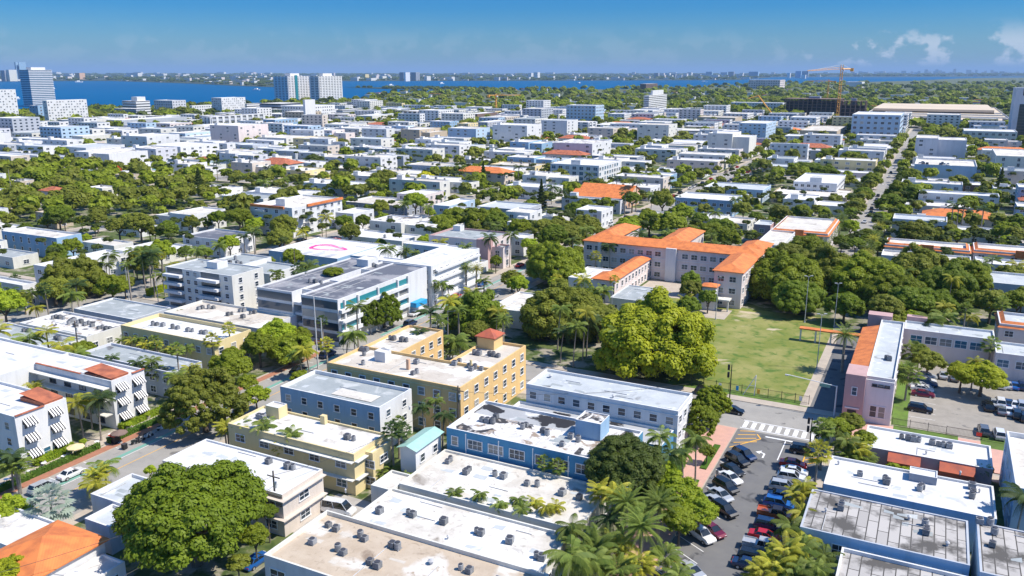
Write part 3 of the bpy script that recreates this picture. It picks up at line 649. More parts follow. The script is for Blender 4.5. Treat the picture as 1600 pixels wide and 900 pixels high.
# five storey hotel with balconies
bx = (-192, -166.6, 161, 173, 12.6)
r, g = B_('balcony_hotel', 'five-storey white hotel with curved front balconies', 'hotel', 'the five-storey hotel', bx, 'offwhite', 'grey', True, fl=5, w=1.2, gap=5, faces='R', par=.35, trim='white')
for k in range(5):
    for (a, b2) in ((-191.6, -185), (-178.5, -171)):
        boxpart(r, g, 'balcony', WALL['white'], a, b2, 159.4, 160.998, .6 + k*2.4, 1.35 + k*2.4)
        boxpart(r, g, 'balcony_door', M['glass'], a + .3, b2 - .3, 160.96, 160.996, 1.4 + k*2.4, 2.9 + k*2.4)
    for x in (-183.2, -180.4, -168.8): add_win(r, g, 'F', x, 161, 1.9 + k*2.4, 1.3, 1.2, 'plain', True)
penthouse(r, g, -181, -177, 166, 170, 12.2, 2)
# glass-fronted hotel with dark roof: two long wings joined at the back
gb = [(-154, -142.2, 157, 196.5, 12), (-138.4, -126.9, 156, 196.4, 12.05), (-142.2, -138.4, 161, 172, 11.9), (-142.2, -138.4, 186, 196.3, 11.95)]
r, g = B_('glass_hotel', 'blue glass four-storey hotel with dark flat roof', 'hotel', 'the glass hotel', gb, 'white', 'dark', True, faces='', par=.35)
for k in range(4):
    z = 1.2 + k * 2.75
    boxpart(r, g, 'glass_band', M['tealglass' if k % 2 else 'glassblue'], -126.88, -126.8, 157, 186, z, z + 1.5)
    boxpart(r, g, 'balcony_band', WALL['white'], -126.79, -125.9, 156.2, 186, z - .95, z - .05) if k else None
    boxpart(r, g, 'glass_band', M['glass'], -138.2, -127.1, 155.9, 155.98, z, z + 1.9); boxpart(r, g, 'glass_band', M['glass'], -153.8, -142.4, 156.9, 156.98, z, z + 1.9)
    boxpart(r, g, 'balcony', WALL['white'], -142.1, -138.5, 157.4, 160.9, z - .8, z - .1) if k else None
for yy in (158, 163.5, 172, 181, 186): boxpart(r, g, 'column', WALL['white'], -126.78, -126.3, yy, yy + .5, 0, 11.6)
boxpart(r, g, 'awning', M['blueawn'], -126.2, -124.2, 186.5, 192, 2.6, 3.9); penthouse(r, g, -146, -142, 189, 194, 11.5, 2.4)
r, g = B_('courtyard_hotel', 'white four-storey hotel around a palm courtyard', 'hotel', 'the white courtyard hotel', [(-146, -138, 197.5, 202, 12), (-138, -126, 197.4, 226, 12.05), (-152, -138, 221.5, 227, 12.1)], 'white', 'clean', True, fl=4, w=1.6, wh=1.2, gap=3.2, par=.35)
for k in range(4): boxpart(r, g, 'balcony', WALL['white'], -125.97, -125.1, 198.5 + (k % 2), 225, 1.4 + k*2.8, 2.0 + k*2.8)
# white store with a pink loop on its roof
r, g = B_('store', 'wide white store with pink leaf loop painted on its roof', 'store', 'the store with pink loop', [(-204, -174, 215, 242, 6), (-173.9, -155, 222, 243.5, 5.8)], 'skyblue', 'clean', True, fl=1, faces='', par=.3)
def loop(mb):
    pts = []
    for i in range(49):
        a = 2*math.pi*i/48; rr = 1 + .0*i
        pts.append((-190 + 7.0*math.cos(a)*(1 + .25*math.cos(a)), 229 + 3.8*math.sin(a)*(1 - .35*math.cos(a))))
    for p, q in zip(pts, pts[1:]):
        d = Vector((q[0]-p[0], q[1]-p[1])); d.normalize(); w = .45 + .35*(p[0] < -190); nx, ny = -d.y*w, d.x*w
        mb.quad([(p[0]+nx, p[1]+ny, 5.712), (p[0]-nx, p[1]-ny, 5.712), (q[0]-nx, q[1]-ny, 5.712), (q[0]+nx, q[1]+ny, 5.712)])
    for p, q in (((-196.5, 230.5), (-189.5, 231.6)), ((-189.5, 231.6), (-181.5, 229))):
        d = Vector((q[0]-p[0], q[1]-p[1])); d.normalize(); nx, ny = -d.y*.35, d.x*.35
        mb.quad([(p[0]+nx, p[1]+ny, 5.716), (p[0]-nx, p[1]-ny, 5.716), (q[0]-nx, q[1]-ny, 5.716), (q[0]+nx, q[1]+ny, 5.716)])
part(r, g, 'roof_emblem', M['pink'], loop)
for i in range(12): boxpart(r, g, 'louvre', WALL['white'], -199 + i*1.5, -198.5 + i*1.5, 214.9, 214.99, 1, 4.2)
for i in range(5): boxpart(r, g, 'skylight', M['lmetal'], -201 + i*5, -198.5 + i*5, 217, 221, 5.41, 5.8)
# pink hall
r, g = B_('hall', 'pale pink hall with grey roof and columned entrance', 'hall', 'the pale pink hall', [(-158, -134.4, 246.5, 264, 10), (-133.9, -129.5, 249, 255, 7.5)], 'palepink', 'grey', True, fl=2, w=1.6, wh=2.0, gap=3.9, trim='pink', par=.6)
boxpart(r, g, 'corner_block', WALL['pink'], -138.4, -133.9, 246.1, 249.9, 0, 10.3); penthouse(r, g, -156, -153, 260, 263, 9.4, 2)
B_('shop', 'single-storey shop with dusty tan roof beside the street', 'shop', 'the dusty-roofed shop', (-102.6, -89.5, 189, 207.5, 5), 'white', 'off', True, fl=1, trim='white', par=.4)
# orange-roofed school
sw = [(-103.5, -45.4, 258.5, 267.5, 10.8), (-103.5, -95, 267.5, 292, 10.7), (-80.3, -71.5, 267.5, 294, 10.7), (-53.4, -45.4, 234.5, 258.5, 10.8), (-53.5, -45.5, 267.5, 282, 10.7)]
r, g = B_('school', 'large three-storey school with bright orange hip roofs', 'school', 'the orange-roofed school', sw, 'palepink', 'tile', True, kind='hip', faces='')
for k in range(3):
    for i in range(17):
        x = -101.5 + i*3.0
        if abs(x + 73) < 2: continue
        add_win(r, g, 'F', x, 258.5, 1.8 + k*3.4, 1.9, 1.5, 'plain', False)
    for i in range(6): add_win(r, g, 'R', -45.4, 237 + i*4, 1.8 + k*3.4, 1.6, 1.5, 'plain', False)
    for i in range(2): add_win(r, g, 'F', -51.4 + i*3.4, 234.5, 1.8 + k*3.4, 1.8, 1.5, 'plain', False)
boxpart(r, g, 'entrance_bay', WALL['white'], -74.6, -71.2, 257.4, 258.49, 0, 11.0); boxpart(r, g, 'corner_pier', WALL['white'], -98.2, -97.0, 257.9, 258.49, 0, 10.7)
for z in (3.5, 7.0): boxpart(r, g, 'string_course', WALL['white'], -103.5, -53.5, 258.38, 258.495, z, z + .2)
r, g = B_('annex', 'pink school annex with arches and narrow red tile roof', 'school annex', 'the red-roofed annex', [(-86.6, -79.8, 224, 233, 7), (-84.6, -79.9, 233, 258, 7)], 'palepink', 'tile', True, kind='hip', fl=2, w=1.3, wh=1.6, gap=3)
B_('annex', 'low annex with white flat roof behind red tile one', 'school annex', 'the white annex roof', (-97, -86.8, 230, 246, 5), 'white', 'clean', True, fl=1, par=.3)
B_('annex', 'single-storey grey-roofed classroom by the small lawn', 'school annex', 'the grey classroom', (-77.2, -66, 213.2, 229, 5), 'offwhite', 'grey', True, fl=1, w=1.6, gap=2.6, par=.25)
r, g = B_('entrance_tower', 'small white entrance tower with red tile cap', 'tower', 'the small entrance tower', (-55.4, -51.6, 229.6, 233.2, 7), 'white', 'tile', True, kind='hip', fl=2, w=.9, gap=2.4)
boxpart(r, g, 'porch', WALL['offwhite'], -51.5, -47.6, 229.8, 233, 3.2, 3.6); boxpart(r, g, 'column', WALL['offwhite'], -48.2, -47.8, 229.9, 230.3, 0, 3.2)
B_('hut', 'small blue hut near the entrance tower', 'hut', None, (-60.2, -56.8, 219, 223, 3.2), 'skyblue', 'off', True, fl=1, faces='R', w=1, par=.2)
# pink hall with orange strip, its wing behind the car park
pk = [(-7.2, -2.2, 165.4, 207.5, 9.5), (-2.2, 16.6, 209.6, 217.2, 7.4), (16.6, 42, 203.5, 213, 6.2)]
r, g = B_('community_hall', 'white and pink hall with orange tile strip and grey roof', 'hall', 'the pink-towered hall', pk, 'palepink', 'lgrey', True, faces='', par=.5, trim='white')
boxpart(r, g, 'pink_tower', WALL['pink'], -10.8, -7.2, 163.6, 170, 0, 9.9); boxpart(r, g, 'side_wall', WALL['pink'], -10.6, -7.21, 170, 203, 0, 7.6)
part(r, g, 'tile_roof', ROOF['tile'], lambda mb: (mb.quad([(-10.9, 170.02, 8.3), (-7.22, 170.02, 9.35), (-7.22, 203, 9.35), (-10.9, 203, 8.3)]), mb.box(-10.7, -7.22, 170.02, 203, 7.62, 8.25)))
boxpart(r, g, 'rear_block', WALL['pink'], -10.2, -5, 207.6, 211, 0, 10.4); boxpart(r, g, 'rear_block', WALL['pink'], -2, 2.5, 217.3, 219.4, 0, 8.4)
boxpart(r, g, 'front_wall', WALL['white'], -7.19, -2.2, 165.0, 165.398, 0, 8.9)
boxpart(r, g, 'door', M['black'], -9.9, -8.3, 163.5, 163.59, .1, 2.7); boxpart(r, g, 'door_lintel', WALL['white'], -10.4, -7.8, 163.45, 163.59, 3.0, 3.25)
add_win(r, g, 'F', -9.0, 163.6, 6.6, .8, 1.5, 'plain', True)
for i in range(3): add_win(r, g, 'F', -5.6 + i*1.1, 165.0, 7.9, .7, .35, 'dark', True)
for i in range(2): add_win(r, g, 'F', -5.4 + i*1.5, 165.0, 2.6, 1.1, 2.2, 'plain', True)
for i in range(5): add_win(r, g, 'F', .6 + i*3.1, 209.6, 5.2, 2.4, 1.7, 'blue', True)
for i in range(6): add_win(r, g, 'F', 18.2 + i*3.6, 203.5, 3.9, 2.2, 1.6, 'blue', True)
for i in range(7): add_win(r, g, 'R', -2.2, 172 + i*5, 6.4, 1.2, 1.4, 'plain', True)
boxpart(r, g, 'walkway_roof', ROOF['tile'], -26, -11, 212, 214, 3.2, 3.5)
for i in range(5): boxpart(r, g, 'walkway_post', WALL['offwhite'], -25.8 + i*3.6, -25.4 + i*3.6, 212.1, 212.5, 0, 3.2)
# roofs at the lower right
r, g = B_('store', 'low white-roofed store with red awning roofs', 'store', 'the red-awning store', [(-5.6, 13.9, 144.4, 154.2, 4)], 'pink', 'clean', True, fl=1, faces='', par=.4, trim='white')
for a, b2 in ((-1.6, 3.4), (6.2, 11.4)): part(r, g, 'awning_roof', ROOF['redtile'], lambda mb, a=a, b2=b2: (mb.quad([(a, 142.4, 2.9), (b2, 142.4, 2.9), (b2, 144.38, 3.75), (a, 144.38, 3.75)]), mb.box(a, b2, 142.6, 144.38, .1, 2.85)))
r, g = B_('store', 'pale-roofed blue building with red left end wall', 'store', 'the red-ended building', [(-9.6, 13.2, 122.9, 133.6, 6)], 'skyblue', 'clean', True, fl=1, faces='', par=.35, trim='white')
boxpart(r, g, 'end_panel', WALL['pink'], -9.75, -9.61, 123.2, 128.5, .2, 5.6)
penthouse(r, g, 1.8, 5.6, 130.6, 133.2, 5.6, 1.3, 'midgrey', 'clean')
r, g = B_('apartment_block', 'patched grey felt roof on a blue-walled block', 'apartment block', 'the patched felt roof', [(-10.9, 9.6, 108.5, 120.6, 6)], 'paleblue', 'patch', True, fl=1, w=1.6, wh=1.5, gap=3, faces='F', par=.15, trim='grey', z0=2)
B_('apartment_block', 'second patched roof block at the right edge', 'apartment block', 'the right patched roof', [(10.6, 30, 107, 120.4, 6.3)], 'paleblue', 'patch', True, fl=1, faces='F', par=.15, trim='grey')
B_('apartment_block', 'streaked felt roof with skylights at the bottom right', 'apartment block', 'the skylit felt roof', [(-5.3, 30, 88, 107.2, 5.2)], 'skyblue', 'patch', True, fl=1, faces='', par=.5, trim='white')
B_('office', 'tall pale blue wall building cut by the right edge', 'office', 'the right-edge blue building', [(15.4, 40, 128, 149.5, 9)], 'paleblue', 'off', True, fl=3, faces='L', gap=5, par=.8)
# small gabled building
r, g = B_('stair_building', 'narrow white gabled building with green metal roof', 'building', 'the green-gabled building', (-73, -70, 103.6, 111.4, 6.6), 'white', 'green', True, kind='gable', fl=2, faces='R', w=1.2, gap=3.4)
# rows behind: left
Tb = [
 # label, cat, ref, (xa,xb,xc,yt), h or ('b',yb), wall, roof, opts
 ('blue two-storey apartment block with dusty roof at the left', 'apartment block', 'the blue left block', (2, 88, 127, 372), 8, 'skyblue', 'off', dict(w=1, wh=2, gap=4)),
 ('white block with curved grey roof near the left edge', 'apartment block', 'the curved white block', (52, 87, 200, 419), 7, 'white', 'clean', dict()),
 ('white stepped villa at the left edge', 'house', 'the stepped villa', (-30, 35, 57, 446), 7, 'white', 'clean', dict()),
 ('long white low building beyond the blue block', 'building', None, (128, 178, 208, 384), 4.5, 'offwhite', 'off', dict()),
 ('white low block with rooftop unit and red corner roof', 'building', None, (178, 236, 300, 398), 4.5, 'offwhite', 'clean', dict()),
 ('long white two-storey block with pale beige roof', 'apartment block', 'the long beige-topped block', (264, 300, 352, 336), 8, 'white', 'off', dict(w=1.4, gap=4)),
 ('white block with dark solar-covered roof', 'apartment block', 'the dark solar roof', (285, 348, 398, 375), 7, 'white', 'dark', dict()),
 ('four-storey white hotel with orange trim and balconies', 'hotel', 'the orange-trimmed hotel', (392, 456, 534, 325), 12.5, 'white', 'off', dict(fl=4, gap=4.5, w=1.6)),
 ('white two-storey block right of the orange-trimmed hotel', 'apartment block', None, (524, 552, 584, 334), 7.5, 'white', 'clean', dict()),
 ('pale block with long dark front and beige roof', 'apartment block', 'the long dark-fronted block', (540, 625, 664, 322), 6, 'midgrey', 'beige', dict()),
 ('three-storey cream apartment building beyond the street', 'apartment building', 'the cream three-storey building', (620, 662, 693, 305), 9, 'palepink', 'white', dict(gap=4)),
 ('white low block with pale blue front left of the trees', 'apartment block', None, (677, 702, 742, 322), 7, 'paleblue', 'clean', dict(gap=5)),
 ('long pale two-storey block under the ficus trees', 'apartment block', 'the long pale block', (745, 818, 846, 328), 7, 'grey', 'lgrey', dict()),
 ('white three-storey apartment building left of the school', 'apartment building', 'the white building left of school', (790, 828, 847, 333), 9, 'white', 'off', dict()),
 ('white gabled house by the dense green trees', 'house', None, (780, 818, 834, 372), 7, 'white', 'clean', dict()),
 ('four-storey white apartment building with dark glass balconies', 'apartment building', 'the white balcony building', (860, 936, 970, 259), 13, 'white', 'clean', dict(fl=4, gap=4, w=2.4, wh=1.8, style='blue')),
 ('long grey three-storey block behind the balcony building', 'apartment block', None, (925, 995, 1006, 246), 9, 'midgrey', 'off', dict()),
 ('long low house with orange tile roof behind palms', 'house', 'the long orange-tiled house', (905, 985, 1000, 303), 7, 'peach', 'tile', dict(kind='gable')),
 ('lower orange-tiled house in front of the first', 'house', None, (892, 975, 990, 312), 5, 'peach', 'tile', dict(kind='gable')),
 ('white apartment house with tall parapet left of lane', 'apartment house', None, (900, 940, 958, 330), 8, 'white', 'clean', dict()),
 ('blue-white villa beside the palm row', 'villa', None, (1010, 1040, 1058, 277), 8, 'skyblue', 'clean', dict()),
 ('long two-storey motel with blue gallery front', 'motel', 'the long blue motel', (1055, 1145, 1160, 314), 8, 'skyblue', 'clean', dict(gap=3)),
 ('long blue-grey block behind the motel', 'apartment block', None, (1100, 1192, 1205, 297), 7, 'paleblue', 'lgrey', dict()),
 ('low block with sandy roof by the lane', 'building', None, (1000, 1046, 1056, 337), 5, 'offwhite', 'beige', dict()),
 ('low white-roofed building behind the school trees', 'building', None, (1086, 1128, 1140, 343), 5, 'offwhite', 'white', dict()),
 ('low building with sandy stained roof behind the school', 'building', None, (1127, 1168, 1180, 350), 5, 'offwhite', 'beige', dict()),
 ('pink building right behind the school wing', 'building', 'the pink building', (1178, 1204, 1212, 352), 8, 'pink', 'lgrey', dict()),
 ('pink-sided apartment block with orange mansard roof', 'apartment block', 'the pink mansard block', (1205, 1294, 1311, 366), 9, 'palepink', 'off', dict(man=1)),
 ('white three-storey block in front of mansard block', 'apartment block', None, (1180, 1222, 1246, 384), 9, 'white', 'off', dict()),
 ('white three-storey block with penthouse by the avenue', 'apartment block', 'the white penthouse block', (1240, 1308, 1322, 287), 9, 'white', 'clean', dict(gap=3)),
 ('wide tan low block with white roof edge', 'building', None, (1205, 1322, 1332, 309), 5, 'tan', 'off', dict()),
 ('long low white block near the avenue', 'building', None, (1300, 1362, 1368, 259), 5.5, 'grey', 'clean', dict()),
 ('white two-storey building with windows left of avenue', 'building', None, (1203, 1260, 1265, 226), ('b', 255), 'white', 'clean', dict(fl=4)),
 ('small white building with grey hipped roof', 'building', None, (1273, 1302, 1306, 251), 6, 'white', 'lgrey', dict()),
 ('huge pale blue parking garage with cars on its roof', 'parking garage', 'the big parking garage', (1426, 1527, None, 256), ('b', 282), 'paleblue', 'off', dict(d=45, faces='', par=1)),
 ('white rounded department store beside the garage', 'department store', 'the rounded store', (1552, 1680, None, 243), ('b', 277), 'offwhite', 'off', dict(d=60, gap=8, w=1.6, wh=2)),
 ('pink two-storey building in front of the garage', 'building', None, (1446, 1503, None, 283), ('b', 299), 'pink', 'off', dict(d=18)),
 ('brown two-storey building right of the pink one', 'building', None, (1504, 1562, None, 288), ('b', 303), 'brown', 'clean', dict(d=16)),
 ('long white three-storey apartment slab right of avenue', 'apartment block', 'the long white slab', (1433, 1562, None, 300), ('b', 325), 'white', 'clean', dict(d=12, gap=5)),
 ('long house with orange hip roof under royal palms', 'house', 'the orange house under palms', (1440, 1563, None, 336), ('b', 350), 'palepink', 'tile', dict(d=13, kind='hip')),
 ('pale blue stepped block right of the avenue', 'apartment block', None, (1395, 1480, None, 341), 8, 'lav', 'lgrey', dict(d=14)),
 ('apartment block with orange mansard edge right of avenue', 'apartment block', 'the right mansard block', (1383, 1516, None, 381), 8, 'palepink', 'off', dict(d=13, man=1)),
 ('white block with rooftop room in front of mansard', 'apartment block', 'the white block with roof room', (1377, 1518, None, 398), 8, 'lav', 'off', dict(d=10)),
 ('long low white house below the orange roof', 'house', None, (1487, 1562, None, 358), 5, 'white', 'clean', dict(d=10)),
 ('apartment block with orange mansard at the right edge', 'apartment block', None, (1522, 1680, None, 390), 8, 'palepink', 'off', dict(d=14, man=1)),
 ('long white apartment block cut by the right edge', 'apartment block', 'the long white right block', (1525, 1700, None, 410), 8, 'lav', 'clean', dict(d=10)),
 ('grey two-storey building behind the lot tree', 'building', None, (1540, 1700, None, 440), 8, 'grey', 'lgrey', dict(d=16)),
 ('grey-roofed building with orange tile trim, right edge', 'building', 'the orange-trimmed edge building', (1562, 1700, None, 505), 8, 'palepink', 'lgrey', dict(d=12, man=1)),
 ('narrow white gabled tower block, right edge', 'building', None, (1585, 1680, None, 322), ('b', 352), 'skyblue', 'clean', dict(d=14)),
 ('white block with dark windows by the right edge', 'building', None, (1586, 1690, None, 292), ('b', 330), 'skyblue', 'clean', dict(d=16)),
]
NM = dict(hotel='hotel', house='house', motel='motel', villa='villa')
for lab, cat, rp, (xa, xb, xc, yt), h, wl, rf, o in Tb:
    o = dict(o); d = o.pop('d', None); man = o.pop('man', 0)
    if d: # the corner seen nearest is the left one
        b = spec(xb, xa, None, yt, **({'yb': h[1]} if isinstance(h, tuple) else {'h': h}), d=d)
    else: b = spec(xa, xb, xc, yt, **({'yb': h[1]} if isinstance(h, tuple) else {'h': h}))
    if b[3] - b[2] > 60: b[3] = b[2] + 30
    o.setdefault('gap', 4.0); o.setdefault('w', 1.7); o.setdefault('budget', 60)
    r, g = B_(cat.replace(' ', '_'), lab, cat, rp, b, wl, rf, **o)
    if man:
        x0, x1, y0, y1, hh = b
        def mans(mb):
            mb.quad([(x0-.4, y0-.5, hh-.9), (x1+.4, y0-.5, hh-.9), (x1-.9, y0+1.2, hh+.5), (x0+.9, y0+1.2, hh+.5)])
            mb.quad([(x1+.5, y0-.4, hh-.9), (x1+.5, y1+.4, hh-.9), (x1-1.2, y1-.9, hh+.5), (x1-1.2, y0+1.2, hh+.5)])
            mb.quad([(x0-.5, y1+.4, hh-.9), (x0-.5, y0-.4, hh-.9), (x0+1.2, y0+1.2, hh+.5), (x0+1.2, y1-.9, hh+.5)])
            mb.box(x0+(x1-x0)*.42, x0+(x1-x0)*.58, y0-.7, y0-.05, hh-1.6, hh+.9)
        part(r, g, 'mansard', ROOF['tile'], mans)
    if 'orange trim' in lab:
        x0, x1, y0, y1, hh = b
        boxpart(r, g, 'tile_edge', ROOF['tile'], x0, x1 - 4, y0 - .6, y0 - .01, hh - .7, hh + .3); boxpart(r, g, 'tile_edge', ROOF['tile'], x1 + .01, x1 + .7, y0 + 9, y1, hh - .7, hh + .3)
        penthouse(r, g, (x0+x1)/2 - 2, (x0+x1)/2 + 3, y0 + 5, y0 + 10, hh - .6, 3)
        for k in range(4): boxpart(r, g, 'balcony', WALL['white'], x0 + 3, x0 + 8, y0 - 1.2, y0 - .01, .8 + k*3, 1.7 + k*3)
    if 'penthouse' in lab or 'roof room' in lab or 'dark glass balconies' in lab:
        x0, x1, y0, y1, hh = b; penthouse(r, g, (x0+x1)/2 - 3, (x0+x1)/2 + 3, y0 + 2, y0 + 7, hh - .6, 3)
# the cars on the garage roof come with the cars below

# ---- distant mid-rise and high-rise buildings, each at its own distance and size
Fb = [
 # style, label, cat, ref, (xa,xb,xc,yt,yb), wall, opts
 ('t', 'tall slender glass tower with white slabs by the bay', 'tower', 'the slender glass tower', (29, 52, 81, 109, 166), 'white', dict(fl=20, glass='glassblue', top=(.3, .8, .2, .8, 5))),
 ('w', 'stepped white tower cut by the left edge', 'tower', None, (-30, 2, 24, 140, 186), 'white', dict(fl=11)),
 ('w', 'broad white twelve-storey block beside the glass tower', 'apartment block', 'the broad white block', (66, 78, 135, 157, 196), 'white', dict(fl=9)),
 ('w', 'small blue tower left of the broad white block', 'building', None, (45, 62, 68, 165, 190), 'skyblue', dict(fl=5)),
 ('t', 'low glass office in front of the broad white block', 'office', None, (89, 98, 124, 187, 201), 'white', dict(fl=3)),
 ('t', 'dark-banded hotel by the water with white stair tower', 'hotel', 'the dark-banded waterfront hotel', (190, 215, 234, 158, 183), 'white', dict(fl=6, glass='glass', top=(.5, .9, .2, .8, 6))),
 ('t', 'grey low wing in front of the waterfront hotel', 'building', None, (178, 214, 226, 170, 185), 'grey', dict(fl=4, glass='glass')),
 ('w', 'waterfront apartment building with tall plain white end', 'apartment building', 'the white-ended waterfront building', (240, 271, 290, 157, 179), 'lav', dict(fl=5)),
 ('p', 'long low windowless grey hall with white roof', 'hall', 'the long grey hall', (166, 192, 298, 188, 204), 'grey', dict()),
 ('p', 'white cube building left of the long grey hall', 'building', None, (124, 142, 166, 186, 204), 'offwhite', dict()),
 ('w', 'low white waterfront block between two towers', 'building', None, (296, 301, 332, 165, 178), 'white', dict(fl=3)),
 ('w', 'white twin-slab condominium with blue recess', 'condominium', 'the twin-slab condominium', (330, 348, 383, 153, 181), 'white', dict(fl=8)),
 ('t', 'dark striped block right of the twin-slab condominium', 'building', None, (382, 387, 406, 162, 181), 'white', dict(fl=5, glass='glass')),
 ('f', 'long ribbed grey building behind the tree line', 'building', 'the long ribbed grey building', (318, 331, 412, 183, 204), 'grey', dict(fl=3, fins=9)),
 ('w', 'white low complex with blue windows by the trees', 'building', None, (262, 286, 372, 199, 213), 'white', dict(fl=3)),
 ('p', 'plain white warehouse block above the tree line', 'warehouse', 'the plain white warehouse', (112, 131, 180, 213, 229), 'offwhite', dict()),
 ('w', 'row building with pale blue bay windows', 'building', None, (20, 72, 95, 218, 234), 'paleblue', dict(fl=3)),
 ('w', 'white and grey office left of the warehouse', 'office', None, (26, 50, 74, 191, 209), 'white', dict(fl=4)),
 ('w', 'long row of white townhouses at the left', 'townhouses', 'the white townhouse row', (-40, 60, 75, 243, 258), 'white', dict(fl=2)),
 ('w', 'second row of white townhouses behind trees', 'townhouses', None, (60, 104, 118, 245, 258), 'white', dict(fl=2)),
 ('w', 'long grey-blue motel block behind the forest', 'motel', 'the grey-blue motel', (181, 233, 284, 262, 273), 'teal', dict(fl=2)),
 ('w', 'long pale block right of the grey-blue motel', 'building', None, (262, 328, 334, 252, 263), 'paleblue', dict(fl=2)),
 ('t', 'left white condominium tower with teal stripe', 'condominium', 'the teal-striped tower', (428, 452, 484, 119, 161), 'white', dict(fl=16, glass='glass', fins=9, top=(.3, .7, .3, .7, 6))),
 ('t', 'right white condominium tower of the waterfront pair', 'condominium', 'the right waterfront tower', (484, 500, 533, 119, 161), 'white', dict(fl=16, glass='glass', fins=9, top=(.3, .7, .3, .7, 6))),
 ('f', 'white office slab with vertical core above the street', 'office', 'the office with white core', (440, 476, 523, 166, 192), 'white', dict(fl=5, fins=0)),
 ('p', 'tall plain white core tower of the office', 'office tower', None, (473, 479, 492, 156, 203), 'white', dict()),
 ('t', 'dark glass building with overhanging roof', 'building', None, (405, 440, 470, 162, 184), 'midgrey', dict(fl=4, glass='glass')),
 ('w', 'white building with blue facade left of the core', 'building', None, (411, 431, 465, 187, 208), 'skyblue', dict(fl=3)),
 ('t', 'low dark parking deck right of the condominiums', 'parking deck', None, (525, 536, 567, 172, 186), 'grey', dict(fl=4, glass='glass')),
 ('p', 'white hall with curved roof', 'hall', None, (555, 582, 618, 181, 193), 'offwhite', dict()),
 ('f', 'wide brown building with vertical fins', 'office', 'the brown finned building', (630, 652, 695, 174, 191), 'brown', dict(fl=2, fins=7, glass='glass')),
 ('w', 'grey low block left of the brown finned building', 'building', None, (590, 626, 648, 170, 179), 'midgrey', dict(fl=2)),
 ('w', 'blue-grey office in front of the beige tower', 'office', None, (672, 703, 717, 190, 207), 'skyblue', dict(fl=4)),
 ('w', 'beige art deco tower rising above the houses', 'tower', 'the beige tower', (714, 732, 747, 193, 223), 'cream', dict(fl=8)),
 ('w', 'grey and brown block right of the beige tower', 'building', None, (746, 762, 796, 191, 208), 'grey', dict(fl=4)),
 ('p', 'small purple-grey block behind the beige tower', 'building', None, (728, 746, 778, 178, 191), 'brown', dict()),
 ('p', 'white low building near the distant yellow crane', 'building', None, (690, 730, 736, 161, 170), 'white', dict()),
 ('w', 'white two-storey block with long front near the trees', 'building', None, (552, 597, 601, 217, 230), 'white', dict(fl=2)),
 ('t', 'white apartment tower with penthouse in the middle', 'tower', 'the middle white tower', (1006, 1013, 1043, 149, 181), 'white', dict(fl=11, glass='glass', top=(.6, .95, .2, .8, 7))),
 ('t', 'round-cornered brick building by the far water', 'building', 'the far brick building', (1000, 1009, 1037, 131, 142), 'brown', dict(fl=5, glass='glass')),
 ('w', 'tall white office with brown banded side', 'office', 'the brown-banded office', (885, 930, 944, 165, 197), 'paleblue', dict(fl=6)),
 ('f', 'glass bank building with white vertical ribs', 'bank building', 'the ribbed glass bank', (864, 919, 931, 191, 214), 'white', dict(fl=5, fins=8, glass='glassblue')),
 ('w', 'white office with stair tower near the middle tower', 'office', None, (950, 975, 987, 178, 193), 'white', dict(fl=4)),
 ('t', 'long low blue glass building with dark bands', 'building', 'the low blue glass building', (929, 1004, 1028, 197, 211), 'skyblue', dict(fl=3)),
 ('p', 'pale blue low block left of the ribbed bank', 'building', None, (822, 860, 868, 199, 211), 'paleblue', dict()),
 ('t', 'long white striped parking garage with rounded corner', 'parking garage', 'the striped garage', (1045, 1145, 1156, 206, 221), 'white', dict(fl=3, glass='glass')),
 ('w', 'pale blue hospital-like block with many windows', 'building', 'the pale blue many-windowed block', (1155, 1195, 1213, 193, 228), 'paleblue', dict(fl=7)),
 ('w', 'white low office behind the striped garage', 'office', None, (1021, 1065, 1073, 187, 201), 'offwhite', dict(fl=3)),
 ('p', 'beige flat-roofed hall right of the white office', 'hall', None, (1090, 1148, 1160, 184, 198), 'tan', dict()),
 ('w', 'long white hotel among the far trees', 'hotel', 'the long white far hotel', (1142, 1222, 1228, 161, 174), 'white', dict(fl=3)),
 ('w', 'pale pink stepped building by the far water', 'building', None, (1170, 1218, 1227, 125, 139), 'palepink', dict(fl=4)),
 ('p', 'long low white store right of centre', 'store', None, (1006, 1098, 1114, 224, 235), 'white', dict()),
 ('p', 'beige parking block in front of the construction site', 'parking block', None, (1250, 1306, 1323, 205, 223), 'tan', dict()),
 ('w', 'white office with long shaded windows', 'office', None, (1226, 1290, 1297, 214, 229), 'white', dict(fl=3)),
 ('w', 'big white windowed tower block left of the avenue end', 'building', 'the big white tower block', (1332, 1403, 1413, 180, 222), 'paleblue', dict(fl=5)),
 ('p', 'white small far building left of the cranes', 'building', None, (1322, 1346, 1352, 128, 137), 'white', dict()),
 ('w', 'white punched-window block near the right edge', 'building', 'the punched-window block', (1503, 1590, None, 204, 228), 'offwhite', dict(fl=3, d=40)),
 ('p', 'white raised middle part behind punched-window block', 'building', None, (1531, 1562, None, 196, 220), 'offwhite', dict(d=16)),
 ('p', 'white round-topped building right of the tower block', 'building', None, (1430, 1460, 1462, 218, 232), 'white', dict()),
 ('w', 'low white store left of the big garage', 'store', None, (1330, 1392, 1398, 232, 240), 'white', dict(fl=1)),
 ('w', 'pale low block behind the garage', 'building', None, (1432, 1524, None, 226, 240), 'lav', dict(fl=2, d=25)),
]
